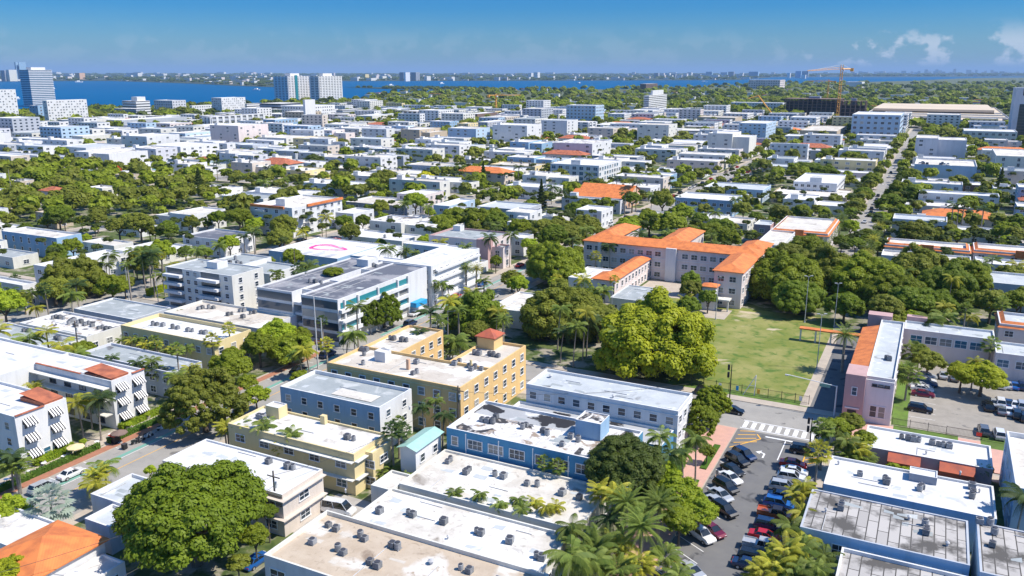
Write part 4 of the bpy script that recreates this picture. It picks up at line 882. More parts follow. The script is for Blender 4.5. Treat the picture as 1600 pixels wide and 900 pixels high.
for st, lab, cat, rp, (xa, xb, xc, yt, yb), wl, o in Fb:
    o = dict(o); d = o.pop('d', None)
    b = spec(xb, xa, None, yt, yb=yb, d=d) if d else spec(xa, xb, xc, yt, yb=yb)
    dist = math.hypot(b[0], b[2]); mx_ = 60 if dist < 1500 else 90
    if b[3] - b[2] > mx_ * 1.6: b[3] = b[2] + mx_ * 1.6
    nm = cat.replace(' ', '_')
    if st in 'tf' and (st == 't' or o.get('fins')):
        band_tower(nm, lab, cat, rp, b, wl, **o)
    elif st == 'p': building(nm, lab, cat, rp, b, wl, 'clean' if wl != 'tan' else 'beige', faces='')
    else:
        o.pop('fins', None); o.pop('glass', None); fl = o.get('fl', 3); fh = b[4] / fl
        building(nm, lab, cat, rp, b, wl, 'clean', fl=fl, w=max(1.8, fh*.55), wh=fh*.42, gap=max(4, fh*1.05), budget=99)
# teal stripe on the left condominium
t_ = [o for o in S.objects if o.get('label', '').startswith('left white condominium')][0]
b = spec(428, 452, 484, 119, yb=161)
boxpart(t_, ((b[0]+b[1])/2, (b[2]+b[3])/2, 0), 'stripe', M['tealglass'], b[1] + .02, b[1] + .9, b[2] + (b[3]-b[2])*.30, b[2] + (b[3]-b[2])*.42, 0, b[4] + 2)
# right-edge dark glass tower with lettering at its top
b = spec(1588, 1680, None, 138, yb=224, d=40)
r, g = building('office_tower', 'dark glass tower with white frame at the right edge', 'office tower', 'the dark edge tower', b, 'lav', 'clean', faces='')
x0, x1, y0, y1, hh = b
boxpart(r, g, 'curtain_wall', M['glassblue'], x0 + 5, x1 - 1, y0 - .4, y0 - .02, 2, hh * .70)
for k in range(12): boxpart(r, g, 'mullion_band', M['darkframe'], x0 + 5, x1 - 1, y0 - .5, y0 - .41, 4 + k * hh * .055, 4.4 + k * hh * .055)
boxpart(r, g, 'sign_board', M['black'], x0 + 6.6, x0 + 26, y0 - .5, y0 - .02, hh * .86, hh * .985)
def letterE(mb):
    a, c, z0, z1 = x0 + 10.5, x0 + 16.5, hh * .875, hh * .97; y_, t = (y0 - .7, y0 - .51), (z1 - z0) * .17
    mb.box(a, a + 1.4, *y_, z0, z1)
    for zz in (z0, (z0 + z1 - t) / 2, z1 - t): mb.box(a + 1.41, c, *y_, zz, zz + t)
part(r, g, 'sign_letter', M['red'], letterE)
# convention hall: a very large low roof
b = spec(1417, 1583, None, 189, yb=198, d=480); b[0] -= 62
r, g = building('convention_hall', 'huge low convention hall with sand-coloured flat roof', 'convention hall', 'the convention hall', b, 'paleblue', 'sand', faces='', par=1.5)
x0, x1, y0, y1, hh = b
for k in range(9): boxpart(r, g, 'roof_duct', M['metal'], x0 + 20 + k*19, x0 + 30 + k*19, y0 + 8, y0 + 18, hh - 1.4, hh + 1.8)
for k in range(3): boxpart(r, g, 'roof_rib', WALL['offwhite'], x0 + 3, x1 - 3, y0 + 90 + k*70, y0 + 92 + k*70, hh - 1.4, hh + .4)
boxpart(r, g, 'upper_roof', ROOF['sand'], x0 + 4, x1 - 12, y0 + 230, y1 - 4, hh - 1.4, hh + 4)
# concrete frame under construction: slabs and columns open to the air
def frame_building(label, spc, fl, nx, ny, rp):
    b = spc; x0, x1, y0, y1, h = b; org = ((x0+x1)/2, (y0+y1)/2, 0)
    r = thing('construction_frame', label, 'construction site', org); r['at'] = (org[0], org[1], h); OCC.append(tuple(b[:4])); ref(rp, org[0], org[1])
    fh = h / fl; sm = MB(); sm.box(x0-org[0], x1-org[0], y0-org[1], y1-org[1], -.5, 0); sm = sm.mesh('slab', [M['darkframe'] if 0 else WALL['brown']])
    for k in range(1, fl + 1): put('slab', sm, r, (0, 0, k * fh))
    cmh = MB(); cmh.box(-.6, .6, -.6, .6, 0, h - .6); cmh = cmh.mesh('column', [WALL['brown']])
    for i in range(nx + 1):
        for j in range(ny + 1): put('column', cmh, r, (x0 + 1 + (x1-x0-2)*i/nx - org[0], y0 + 1 + (y1-y0-2)*j/ny - org[1], 0))
    boxpart(r, org, 'dark_infill', M['black'], x0 + 2.2, x1 - 2.2, y0 + 2.2, y1 - 2.2, 0, h * .82)  # black box added inside the open frame to darken it between the slabs
    boxpart(r, org, 'core', WALL['midgrey'], x0 + (x1-x0)*.4, x0 + (x1-x0)*.6, y0 + (y1-y0)*.4, y0 + (y1-y0)*.75, 0, h + 3)
frame_building('wide dark concrete frame under construction beside the cranes', spec(1226, 1312, 1320, 155, yb=186), 7, 12, 3, 'the construction frame')
frame_building('second dark concrete frame right of the first', spec(1313, 1350, 1356, 158, yb=200), 7, 5, 3, 'the second construction frame')

# tower cranes
def crane(label, px, yb, yt, jib, ang, mat, luff=0):
    X, Y = G(px, yb); h = top_h(px, yb, yt); o = (X, Y, 0)
    r = thing('tower_crane', label, 'crane', o); w = max(1.0, h * .018)
    def mast(mb):
        for sx in (-w, w):
            for sy in (-w, w): mb.box(X+sx-.25, X+sx+.25, Y+sy-.25, Y+sy+.25, 0, h)
        k = 0; z = 0
        while z < h - 2*w:
            for sy in (-w, w):
                a = (X-w, Y+sy, z) if k % 2 else (X+w, Y+sy, z); c = (X+w, Y+sy, z+2*w) if k % 2 else (X-w, Y+sy, z+2*w)
                mb.bar(a, c, .2, n=4)
            for sx in (-w, w): mb.bar((X+sx, Y-w, z), (X+sx, Y+w, z+2*w), .2, n=4)
            z += 2*w; k += 1
    part(r, o, 'mast', mat, mast)
    ca, sa = math.cos(ang), math.sin(ang); hj = h * .93; rise = jib * math.tan(luff)
    e_ = (X + ca*jib, Y + sa*jib, hj + rise)
    def jb(mb):
        mb.bar((X, Y, hj), e_, .28, n=4); mb.bar((X, Y, hj + 2.4), (e_[0], e_[1], e_[2] + .6), .22, n=4)
        n = int(jib / 4)
        for i in range(n):
            t0, t1 = i / n, (i + .5) / n
            P0 = (X + ca*jib*t0, Y + sa*jib*t0, hj + rise*t0); P1 = (X + ca*jib*t1, Y + sa*jib*t1, hj + rise*t1 + 2.4 - 1.8*t1); mb.bar(P0, P1, .12, n=4)
    part(r, o, 'jib', mat, jb)
    part(r, o, 'counter_jib', mat, lambda mb: (mb.bar((X, Y, hj), (X - ca*jib*.3, Y - sa*jib*.3, hj), .8, n=4), mb.box(X - ca*jib*.3 - 2, X - ca*jib*.3 + 2, Y - sa*jib*.3 - 1.5, Y - sa*jib*.3 + 1.5, hj - 3, hj + 1)))
    part(r, o, 'cab', WALL['white'], lambda mb: mb.box(X + 1, X + 3.4, Y - 1.2, Y + 1.2, hj - 2.6, hj - .2))
    part(r, o, 'tie_bars', M['steel'], lambda mb: (mb.bar((X, Y, h), (X + ca*jib*.7, Y + sa*jib*.7, hj + rise*.7 + 1.5), .15, n=4), mb.bar((X, Y, h), (X - ca*jib*.28, Y - sa*jib*.28, hj), .15, n=4)))
crane('tall orange and red tower crane above the construction frame', 1307, 196, 101, 46, math.radians(215), M['crane'], math.radians(-3))
crane('shorter orange tower crane left of the tall one', 1291, 170, 124, 45, math.radians(150), M['crane'])
crane('distant yellow tower crane among the middle trees', 775, 176, 147, 42, YAW + math.radians(4), M['crane'])
def boom():
    X, Y = G(1213, 188); r = thing('boom_crane', 'yellow slanted mobile crane boom by the construction site', 'crane', (X, Y, 0))
    part(r, (X, Y, 0), 'boom', M['crane'], lambda mb: (mb.bar((X, Y, 1), (X - 26, Y - 6, 34), 1.0, n=6), mb.bar((X - 26, Y - 6, 34), (X - 40, Y - 9, 30), .6, n=6)))
    part(r, (X, Y, 0), 'carrier', M['crane'], lambda mb: mb.box(X - 3, X + 6, Y - 2, Y + 2, .8, 3.6))
boom()

# far skyline across the bay
rs = random.Random(11); k_ = 0
sky_specs = [(0, 9, 110, 127, 'midgrey'), (9, 16, 109, 127, 'offwhite'), (22, 28, 97, 126, 'skyblue'), (28, 33, 97, 126, 'skyblue'), (117, 125, 114, 124, 'peach'), (197, 216, 114, 122, 'white'), (216, 236, 117, 122, 'white'), (240, 256, 115, 121, 'white'), (268, 275, 118, 122, 'palepink'), (165, 195, 117, 120, 'white'), (331, 339, 121, 123, 'white'), (378, 388, 119, 123, 'palepink'),
 (565, 571, 116, 124, 'cream'), (552, 562, 122, 125, 'white'), (572, 580, 122, 126, 'white'), (581, 588, 118, 123, 'palepink'), (592, 598, 119, 125, 'offwhite'), (624, 631, 113, 126, 'midgrey'), (631, 634, 113, 127, 'white'), (641, 650, 113, 126, 'midgrey'), (662, 667, 119, 126, 'white'), (694, 706, 120, 123, 'white'),
 (825, 830, 114, 122, 'white'), (834, 840, 113, 123, 'white'), (806, 811, 121, 124, 'white'), (944, 948, 121, 124, 'white'), (1022, 1028, 114, 122, 'midgrey'), (1032, 1038, 117, 122, 'palepink'), (1039, 1046, 114, 121, 'white'), (1048, 1055, 116, 122, 'midgrey'), (1057, 1065, 117, 122, 'white'), (1068, 1073, 115, 122, 'lav'), (1074, 1080, 113, 121, 'white'), (1083, 1094, 116, 121, 'midgrey'), (1096, 1103, 115, 120, 'skyblue'), (1103, 1112, 112, 121, 'skyblue'), (1114, 1122, 117, 122, 'lav'), (1126, 1136, 113, 120, 'skyblue'), (1138, 1146, 112, 121, 'midgrey'), (1170, 1184, 112, 122, 'skyblue'), (1150, 1160, 116, 122, 'lav'), (1205, 1210, 113, 118, 'palepink'), (1230, 1234, 114, 122, 'white'), (1243, 1251, 111, 122, 'skyblue'), (1251, 1262, 111, 121, 'midgrey'), (1252, 1258, 117, 123, 'white')]
for a, b_, c_, d_, e_ in sky_specs:
    bx = spec(a, b_, None, c_, yb=d_, d=60); building('far_tower', 'distant %s building on the far shore' % dict(midgrey='dark grey', offwhite='pale', skyblue='blue glass', white='white', peach='peach', palepink='pinkish', cream='cream', lav='pale grey')[e_], 'building', None, bx, e_, 'clean', faces='', par=2)
x = 1318
while x < 1600:
    w_ = rs.uniform(3, 7); hh = rs.uniform(3, 8) * (1.3 if 1440 < x < 1560 else .8)
    bx = spec(x, x + w_, None, 117 - hh, yb=117.0, d=150); building('far_tower', 'hazy far tower on the right-hand horizon', 'building', None, bx, rs.choice(['skyblue', 'midgrey', 'lav', 'lav', 'palepink']), 'clean', faces='', par=2, group='towers along the right-hand horizon')
    x += w_ + rs.choice([.5, 1, 3, 7])

# ---- ordinary houses filling the blocks
FOREST = [G(x, y) for x, y in [(-20, 345), (-20, 262), (60, 268), (110, 262), (180, 268), (250, 276), (320, 284), (350, 300), (335, 318), (255, 326), (180, 350), (60, 350)]]
PARK2 = [G(x, y) for x, y in [(1418, 205), (1502, 206), (1500, 225), (1418, 222)]]
def free(x0, x1, y0, y1, m=1.5):
    for a in OCC:
        if x0 < a[1] + m and x1 > a[0] - m and y0 < a[3] + m and y1 > a[2] - m: return False
    return True
rf_ = random.Random(21); FILL = []
for bx0, bx1, by0, by1 in BLK:
    if by1 <= 152 or (by0 < 170 and bx0 > -113): continue
    for side in (0, 1):
        y = by0 + 4
        while y < by1 - 10:
            big_ = math.hypot((bx0+bx1)/2, y) > 640 and rf_.random() < .22; w = rf_.uniform(13, 21) * (2.0 if big_ else 1); dep = rf_.uniform(26, 36)
            xa, xb = (bx0 + 5, bx0 + 5 + dep) if side == 0 else (bx1 - 5 - dep, bx1 - 5)
            yb_ = min(y + w, by1 - 4); cx, cy = (xa + xb)/2, (y + yb_)/2; px, py, dd = proj(cx, cy, 4)
            dist = math.hypot(cx, cy)
            pr = .76 if dist < 560 else .88
            if visible(cx, cy, 4, 90) and rf_.random() < pr and not inpoly(cx, cy, FOREST) and not inpoly(cx, cy, PARK2) and inpoly(cx, cy, land):
                if not free(xa, xb, y, yb_):
                    # try a smaller house on the same plot
                    for t in range(4):
                        ux = rf_.uniform(xa, xb - 12); uy = rf_.uniform(y - 3, max(y - 2, yb_ - 9))
                        if free(ux, ux + 12, uy, uy + 9, 2): FILL.append((ux, ux + 12, uy, uy + 9, rf_.choice([3.8, 4.2, 6.8]), dist)); OCC.append((ux, ux+12, uy, uy+9)); break
                else:
                    hgt = rf_.choice([4, 7, 7, 7, 7, 10] if dist < 560 else ([4, 7, 7, 10, 10] if dist < 760 else [4, 7, 7, 10, 10, 13])) + (rf_.choice([0, 4, 9]) if big_ else 0)
                    FILL.append((xa, xb, y, yb_, hgt + rf_.uniform(-.3, .5), dist)); OCC.append((xa, xb, y, yb_))
            y = yb_ + rf_.uniform(2.5, 6)
for px, py in ((118, 283), (190, 290), (226, 284), (24, 300), (75, 318), (262, 306), (150, 312)):
    X, Y = G(px, py); FILL.append((X - 6, X + 6, Y, Y + 9, 6.5, math.hypot(X, Y))); OCC.append((X - 6, X + 6, Y, Y + 9))
FILL.sort(key=lambda f: f[5])
stuffw = {}; stuffr = {}; nfill = 0
COLW = {'white': 'white', 'offwhite': 'off-white', 'cream': 'cream', 'paleblue': 'pale blue', 'palepink': 'pale pink', 'grey': 'grey', 'tan': 'tan', 'skyblue': 'blue', 'lav': 'lavender grey', 'peach': 'peach', 'yellow': 'yellow', 'sand': 'sand-coloured'}
RFW = {'clean': 'bright white', 'white': 'white', 'off': 'dusty', 'beige': 'beige', 'grey': 'grey', 'tile': 'orange tiled', 'lgrey': 'pale grey', 'dark': 'dark', 'redtile': 'red tiled', 'clay': 'clay tiled', 'streak': 'stained'}
for (xa, xb, ya, yb_, h, dist) in FILL:
    wl = rf_.choice(['white'] * 9 + ['offwhite'] * 6 + ['cream', 'paleblue', 'palepink', 'grey', 'tan', 'sand', 'lav', 'sand', 'skyblue' if dist < 700 else 'white'])
    kd = 'flat'; rr = rf_.choice(['clean', 'clean', 'white', 'white', 'off', 'off', 'beige', 'grey', 'lgrey', 'streak'])
    if h < 8 and rf_.random() < (.09 if dist > 460 else -1): kd = 'hip'; rr = rf_.choice(['tile', 'clay', 'clay'])
    if nfill < 230:
        nfill += 1; cx, cy = (xa+xb)/2, (ya+yb_)/2
        lab = '%s %s house with %s roof %s' % (COLW[wl], {1: 'one-storey', 2: 'two-storey', 3: 'three-storey', 4: 'four-storey', 5: 'five-storey'}[max(1, min(5, round(h/3.3)))], RFW[rr], where(cx, cy, h))
        boxes = [(xa, xb, ya, yb_, h)]
        if kd == 'flat' and rf_.random() < .35 and xb - xa > 20:
            xm = xa + (xb-xa)*rf_.uniform(.4, .7); boxes = [(xa, xm, ya, yb_, h), (xm, xb, ya + rf_.uniform(2, 4), yb_ - rf_.uniform(.5, 3), h - rf_.choice([1, 2.5]))]
        r, g = building('house', lab, 'house', None, boxes, wl, rr, kind=kd, w=1.6 + dist/900, wh=1.3, gap=3.6 + dist/250, budget=40 if dist < 500 else 24, group='ordinary houses filling the city blocks', occ=False, par=.5)
        if kd == 'flat' and rf_.random() < .5: penthouse(r, g, xa + 3, xa + 6.5, ya + 3, ya + 6, h - .5, 2.4)
        if kd == 'flat' and dist < 700:
            for q in range(rf_.choice([1, 2, 3])): ACS.append((rf_.uniform(xa + 3, boxes[0][1] - 3), rf_.uniform(ya + 2, yb_ - 2), h - .5, None))
    else:
        a = stuffw.setdefault(wl, MB())
        if kd == 'flat': q = wallbox(a, (xa, xb, ya, yb_, h)); stuffr.setdefault(rr, MB()).quad([(q[0], q[2], q[4]), (q[1], q[2], q[4]), (q[1], q[3], q[4]), (q[0], q[3], q[4])])
        else: a.box(xa, xb, ya, yb_, 0, h - .02, bottom=False); hip(stuffr.setdefault(rr, MB()), xa, xb, ya, yb_, h + .1, 2.5)
        gl = stuffw.setdefault('_glass', MB()); fl_ = max(1, round(h/3.3)); n = int((xb-xa)/5); m_ = int((yb_-ya)/5)
        for k in range(fl_):
            z = (h - .7)/fl_*(k + .3)
            for i in range(n): u = xa + (i+.3)*(xb-xa)/n; gl.box(u, u + 2.2, ya - .08, ya - .01, z, z + 1.3)
            for i in range(m_): u = ya + (i+.3)*(yb_-ya)/m_; gl.box(xb + .01, xb + .08, u, u + 2.2, z, z + 1.3)
# all remaining distant houses: one mass
big = MB(); mats = []
def absorb(mb, mt, mt2=None):
    i = len(mats); mats.append(mt); j = i
    if mt2 is not None: j = len(mats); mats.append(mt2)
    n = len(big.v); big.v += mb.v; big.f += [tuple(n + q for q in f) for f in mb.f]; big.m += [i if m == 0 else j for m in mb.m]
for k, mb in stuffw.items(): absorb(mb, M['glass'] if k == '_glass' else WALL[k], None if k == '_glass' else WALL['white'])
for k, mb in stuffr.items(): absorb(mb, ROOF[k])
# small pale villas scattered among the far trees
wv = MB(); rv = MB(); rt = random.Random(4)
for i in range(420):
    px = rt.uniform(-20, 1620); py = 132 + (rt.random() ** .8) * 62; X, Y = G(px, py)
    if not inpoly(X, Y, land) or Y < 1290 and X > -1000: continue
    if not free(X - 15, X + 15, Y - 15, Y + 15, 10): continue
    w = rt.uniform(8, 24) * (1 + py / 400); d = rt.uniform(8, 16); h = rt.choice([4, 6, 7, 9])
    wv.box(X, X + w, Y, Y + d, 0, h); (rv if rt.random() < .25 else wv).box(X - .5, X + w + .5, Y - .5, Y + d + .5, h + .01, h + 1)
absorb(wv, WALL['white']); absorb(rv, ROOF['redtile'])
o = big.build('distant_houses', mats); tag(o, 'mass of small distant houses among trees towards the bay', 'houses'); o['kind'] = 'stuff'

# ------------------------------------------------------------------ vegetation
def np_mesh(name, V, F, mats, tint=None, mi=None):
    """V (n,3), F (m,4) quads"""
    me = bpy.data.meshes.new(name); m = len(F)
    me.vertices.add(len(V)); me.vertices.foreach_set('co', V.astype(np.float32).ravel())
    me.loops.add(m * 4); me.loops.foreach_set('vertex_index', F.astype(np.int32).ravel())
    me.polygons.add(m); me.polygons.foreach_set('loop_start', np.arange(m, dtype=np.int32) * 4)
    try: me.polygons.foreach_set('loop_total', np.full(m, 4, dtype=np.int32))
    except Exception: pass
    for q in mats: me.materials.append(q)
    if mi is not None: me.polygons.foreach_set('material_index', mi.astype(np.int32))
    if tint is not None:
        a = me.attributes.new('tint', 'FLOAT', 'FACE'); a.data.foreach_set('value', tint.astype(np.float32))
    me.update(); me.validate(); return me
def unit(v): return v / np.maximum(np.linalg.norm(v, axis=-1, keepdims=True), 1e-6)
def crown_arrays(seed, nclump, leaves, size, flat=.62, spread=.72, cr=(.22, .36), under=-.25, rough=.10, core=0):
    r = np.random.default_rng(seed)
    q_ = np.arange(nclump) + .5; zz = 1 - (1 - under) * q_ / nclump; ph_ = q_ * 2.39996
    c = np.stack([np.sqrt(1 - zz**2) * np.cos(ph_), np.sqrt(1 - zz**2) * np.sin(ph_), zz], 1); c = unit(c + r.normal(size=c.shape) * .35 / math.sqrt(nclump) * 1.6); n = len(c)
    az_ = np.arctan2(c[:, 1:2], c[:, 0:1]); rad = spread * r.uniform(.86, 1.05, (n, 1))
    irr = 1 + .10 * np.sin(3 * az_ + seed) + .07 * np.sin(5 * az_ + 2 * seed) + .07 * np.sin(4 * c[:, 2:3] * 2 + az_ * 2 + seed)
    c = c * rad * irr; c[:, 2] *= flat / .8; cs = r.uniform(cr[0], cr[1], n)
    k = r.choice(n, leaves, p=cs**2 / (cs**2).sum()); d = r.normal(size=(leaves, 3)); d[:, 2] += .35; d = unit(d)
    sc = np.array([1, 1, .72]); p = c[k] + d * sc * (cs[k, None] * (r.uniform(.88, 1.0 + rough * .9, (leaves, 1)) + (r.random((leaves, 1)) < .14) * r.uniform(0, .28, (leaves, 1))))
    # drop leaves buried inside other clumps
    keep = np.ones(leaves, bool)
    for j in range(n):
        q = (p - c[j]) / sc; inside = (np.linalg.norm(q, axis=1) < cs[j] * .74) & (k != j); keep &= ~inside
    p, d, k = p[keep], d[keep], k[keep]; m = len(p)
    nrm = unit(d + np.array([.12, 0, .45]) + r.normal(size=(m, 3)) * .22); t = unit(np.cross(nrm, r.normal(size=(m, 3)))); b = np.cross(nrm, t)
    s = size * r.uniform(.6, 1.35, (m, 1)); t = t * s; b = b * s * .7
    bend = nrm * s * .18
    V = np.stack([p - t, p - b - bend, p + t, p + b - bend], 1).reshape(-1, 3); F = np.arange(m * 4).reshape(-1, 4)
    ct = np.clip(.5 + .3 * np.sin(c[:, 0] * 5 + seed) * np.sin(c[:, 1] * 6 + 2 * seed) + r.normal(size=n) * .18, 0, 1); tint = np.clip(ct[k] * .6 + r.uniform(0, .5, m) + .12 * d[:, 2], 0, 1)
    # opaque heart of every clump
    VV, FF, TT = [V], [F], [tint]; base = len(V); nu, nv = 7, 4
    for j in range(len(c)):
        g_ = []
        for a in range(nv + 1):
            th = math.pi * a / nv
            for q in range(nu):
                ph = 2 * math.pi * q / nu; g_.append((math.sin(th) * math.cos(ph), math.sin(th) * math.sin(ph), math.cos(th) * .72))
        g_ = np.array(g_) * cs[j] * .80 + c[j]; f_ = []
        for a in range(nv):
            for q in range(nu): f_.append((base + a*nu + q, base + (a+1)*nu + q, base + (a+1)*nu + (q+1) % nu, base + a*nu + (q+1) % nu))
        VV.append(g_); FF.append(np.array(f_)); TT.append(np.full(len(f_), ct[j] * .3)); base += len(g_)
    VA = np.concatenate(VV); VA = VA / np.percentile(np.hypot(VA[:, 0], VA[:, 1]), 98.5)
    return VA, np.concatenate(FF), np.concatenate(TT)
def crown_mesh(*a, **k):
    V, F, T = crown_arrays(*a, **k); return np_mesh('crown', V, F, [LEAF['green']], T)
CROWN = {'big': [crown_mesh(s, 170, 34000, .026, .60, .84, (.10, .17)) for s in (1, 2, 3)],
         'med': [crown_mesh(s, 70, 8500, .046, .66, .78, (.14, .24)) for s in (11, 12, 13, 14)],
         'small': [crown_mesh(s, 26, 2300, .085, .72, .68, (.24, .34)) for s in (21, 22, 23, 24)],
         'dense': [crown_mesh(s, 210, 24000, .026, .74, .88, (.09, .14), rough=.05) for s in (31, 32)]}
def trunk_mesh(seed):
    r = random.Random(seed); mb = MB()
    mb.cyl(0, 0, 0, .62, .085, .06, 8, cap=False, dx=.02); 
    for i in range(5):
        a = i * 1.26 + r.random(); l = r.uniform(.35, .6); p = (.02, 0, .58); q = (math.cos(a)*l*.5, math.sin(a)*l*.5, .80); e_ = (math.cos(a)*l, math.sin(a)*l, 1.0)
        mb.bar(p, q, .035, n=6); mb.bar(q, e_, .022, n=5)
    return mb.mesh('trunk', [M['bark']])
TRUNK = [trunk_mesh(s) for s in (1, 2)]
NTREE = 0; TREES = []      # (x, y, r) for spacing
LW = dict(dark='dark green', deep='deep green', green='green', olive='olive green', lime='lime green', gold='golden green', yellow='yellow flowering', silver='silvery', red='red flowering')
def tree(x, y, r, hc, leaf='green', cls='med', vz=1.0, label=None, group=None, rnd=None):
    """crown centre hc metres up, crown radius r"""
    global NTREE; NTREE += 1; rnd = rnd or random.Random(NTREE * 7 + 1)
    size = 'spreading' if r > 8 else ('rounded' if r > 4.5 else 'small')
    lab = label or '%s %s tree %s' % (size, LW[leaf], where(x, y, 3))
    root = thing('broadleaf_tree', lab, 'tree', (x, y, 0), rnd.uniform(0, 6.28), group)
    t = put('trunk', TRUNK[NTREE % 2], root, (0, 0, 0), 0, (max(r * .9, 1), max(r * .9, 1), hc))
    c = put('crown', rnd.choice(CROWN[cls]), root, (0, 0, hc), 0, (r, r * rnd.uniform(.9, 1.08), r * vz))
    c.material_slots[0].link = 'OBJECT'; c.material_slots[0].material = LEAF[leaf]
    TREES.append((x, y, r)); return root
def ptree(px, py, rpx, top, leaf, cls='med', vz=1.0, label=None):
    """crown centre at photo point, radius in photo pixels, crown top `top` metres"""
    hc = top * .62
    for _ in range(6):
        x, y = G(px, py, hc); r = rpx * proj(x, y, hc)[2] / FPX; hc = max(top - r * .62 * vz, r * .25)
    return tree(x, y, r, hc, leaf, cls, vz, label)
def frond(V, F, T, az, el, L, droop, nseg, lw, ll, rg, flat=.5, o=(0, 0, 0)):
    """an arching leaf with two rows of drooping leaflets"""
    ca, sa = math.cos(az), math.sin(az); pts = []
    x = z = 0; e_ = el
    for i in range(nseg + 1):
        pts.append((o[0] + ca*x, o[1] + sa*x, o[2] + z)); x += math.cos(e_)*L/nseg; z += math.sin(e_)*L/nseg; e_ -= droop/nseg
    side = (-sa, ca, 0); tt = rg.random() * .5 + .25
    for i in range(nseg):
        p = pts[i]; q = pts[i+1]; u = (i + .5)/nseg; w = .035 * L/3
        V += [(p[0]+side[0]*w, p[1]+side[1]*w, p[2]), (p[0]-side[0]*w, p[1]-side[1]*w, p[2]), (q[0]-side[0]*w*.6, q[1]-side[1]*w*.6, q[2]), (q[0]+side[0]*w*.6, q[1]+side[1]*w*.6, q[2])]
        F.append(tuple(range(len(V)-4, len(V)))); T.append(.9)
        if i == 0: continue
        l = ll * (1 - abs(u - .45) ** 1.5 * 1.5) * rg.uniform(.85, 1.1)
        for s_ in (-1, 1):
            for h_ in (.15, .65):
                bx = tuple(p[k] + (q[k]-p[k])*h_ for k in range(3)); fw = (q[0]-p[0], q[1]-p[1], q[2]-p[2]); n_ = math.sqrt(sum(k*k for k in fw)); fw = tuple(k/n_ for k in fw)
                d = (side[0]*s_*.8 + fw[0]*.55, side[1]*s_*.8 + fw[1]*.55, -flat + fw[2]*.4); e1 = tuple(bx[k] + d[k]*l for k in range(3)); wv = tuple(fw[k]*lw for k in range(3))
                V += [(bx[0]-wv[0]*.5, bx[1]-wv[1]*.5, bx[2]), (bx[0]+wv[0]*.5, bx[1]+wv[1]*.5, bx[2]), (e1[0]+wv[0]*.25, e1[1]+wv[1]*.25, e1[2]), (e1[0]-wv[0]*.15, e1[1]-wv[1]*.15, e1[2]-.02)]
                F.append(tuple(range(len(V)-4, len(V)))); T.append(min(1, max(0, tt + rg.uniform(-.2, .2))))
def palm_crown(kind, seed):
    rg = random.Random(seed); V, F, T = [], [], []
    if kind == 'coconut':
        for i in range(22): frond(V, F, T, i*2.4 + rg.uniform(-.2, .2), rg.uniform(-.35, 1.25), rg.uniform(2.7, 3.6), rg.uniform(1.2, 1.9), 9, .20, .85, rg)
    elif kind == 'royal':
        for i in range(18): frond(V, F, T, i*2.4, rg.uniform(0, 1.3), rg.uniform(2.6, 3.3), rg.uniform(1.3, 1.8), 9, .22, .75, rg, .35)
    elif kind == 'date':
        for i in range(52): frond(V, F, T, i*2.4, 1.35 - 1.9*(i/52), rg.uniform(2.7, 3.1), rg.uniform(.6, 1.1), 9, .13, .45, rg, .15)
    elif kind == 'fan':
        for i in range(34):
            az = i*2.4; el = 1.4 - 2.1*(i/34) + rg.uniform(-.1, .1); L = rg.uniform(.9, 1.25); c = (math.cos(az)*math.cos(el)*L, math.sin(az)*math.cos(el)*L, math.sin(el)*L)
            fx = (math.cos(az)*math.cos(el), math.sin(az)*math.cos(el), math.sin(el)); sd = (-math.sin(az), math.cos(az), 0); t0 = rg.uniform(.1, .8)
            V += [(0.03, 0, 0), (-.03, 0, 0), c, (c[0]+.03, c[1], c[2])]; F.append(tuple(range(len(V)-4, len(V)))); T.append(.8)
            for k in range(9):
                a = -1.35 + 2.7*k/8; l = .85 * (1 - .15*abs(a)); d = tuple(fx[m]*math.cos(a) + sd[m]*math.sin(a) for m in range(3)); d = (d[0], d[1], d[2] - .22)
                w = tuple((-fx[m]*math.sin(a) + sd[m]*math.cos(a))*.10 for m in range(3))
                V += [c, (c[0]+d[0]*l*.6+w[0], c[1]+d[1]*l*.6+w[1], c[2]+d[2]*l*.6), (c[0]+d[0]*l, c[1]+d[1]*l, c[2]+d[2]*l-.1), (c[0]+d[0]*l*.6-w[0], c[1]+d[1]*l*.6-w[1], c[2]+d[2]*l*.6)]
                F.append(tuple(range(len(V)-4, len(V)))); T.append(t0 + rg.uniform(-.1, .15))
    elif kind == 'areca':
        for s_ in range(6):
            a = s_*1.05; ox, oy = math.cos(a)*.35, math.sin(a)*.35
            for i in range(8): frond(V, F, T, a + rg.uniform(-1.4, 1.4), rg.uniform(.5, 1.35), rg.uniform(1.7, 2.5), rg.uniform(1.2, 1.8), 8, .14, .5, rg, .3, (ox, oy, rg.uniform(-1.2, .3)))
    return np_mesh('crown', np.array(V), np.array(F), [LEAF['palm']], np.array(T))
PC = {k: [palm_crown(k, s) for s in (1, 2, 3)] for k in ('coconut', 'royal', 'date', 'fan', 'areca')}
def palm_trunk(kind):
    mb = MB(); n = 8; dx = {'coconut': .7, 'areca': .0}.get(kind, .1); r0, r1 = {'date': (.30, .26), 'royal': (.26, .17), 'fan': (.22, .15)}.get(kind, (.17, .11))
    if kind == 'areca':
        for s_ in range(6):
            a = s_*1.05; mb.bar((math.cos(a)*.25, math.sin(a)*.25, 0), (math.cos(a)*.35, math.sin(a)*.35, 1.0), .06, n=5)
        return mb.mesh('trunk', [M['palmbark']])
    for i in range(n):
        t0, t1 = i/n, (i+1)/n; f = lambda t: dx * t ** 1.8
        mb.cyl(f(t0), 0, t0, t1, r0 + (r1-r0)*t0 + (.06 if i == 0 else 0), r0 + (r1-r0)*t1, 8, dx=f(t1)-f(t0), cap=(i == n-1))
    return mb.mesh('trunk', [M['palmbark']])
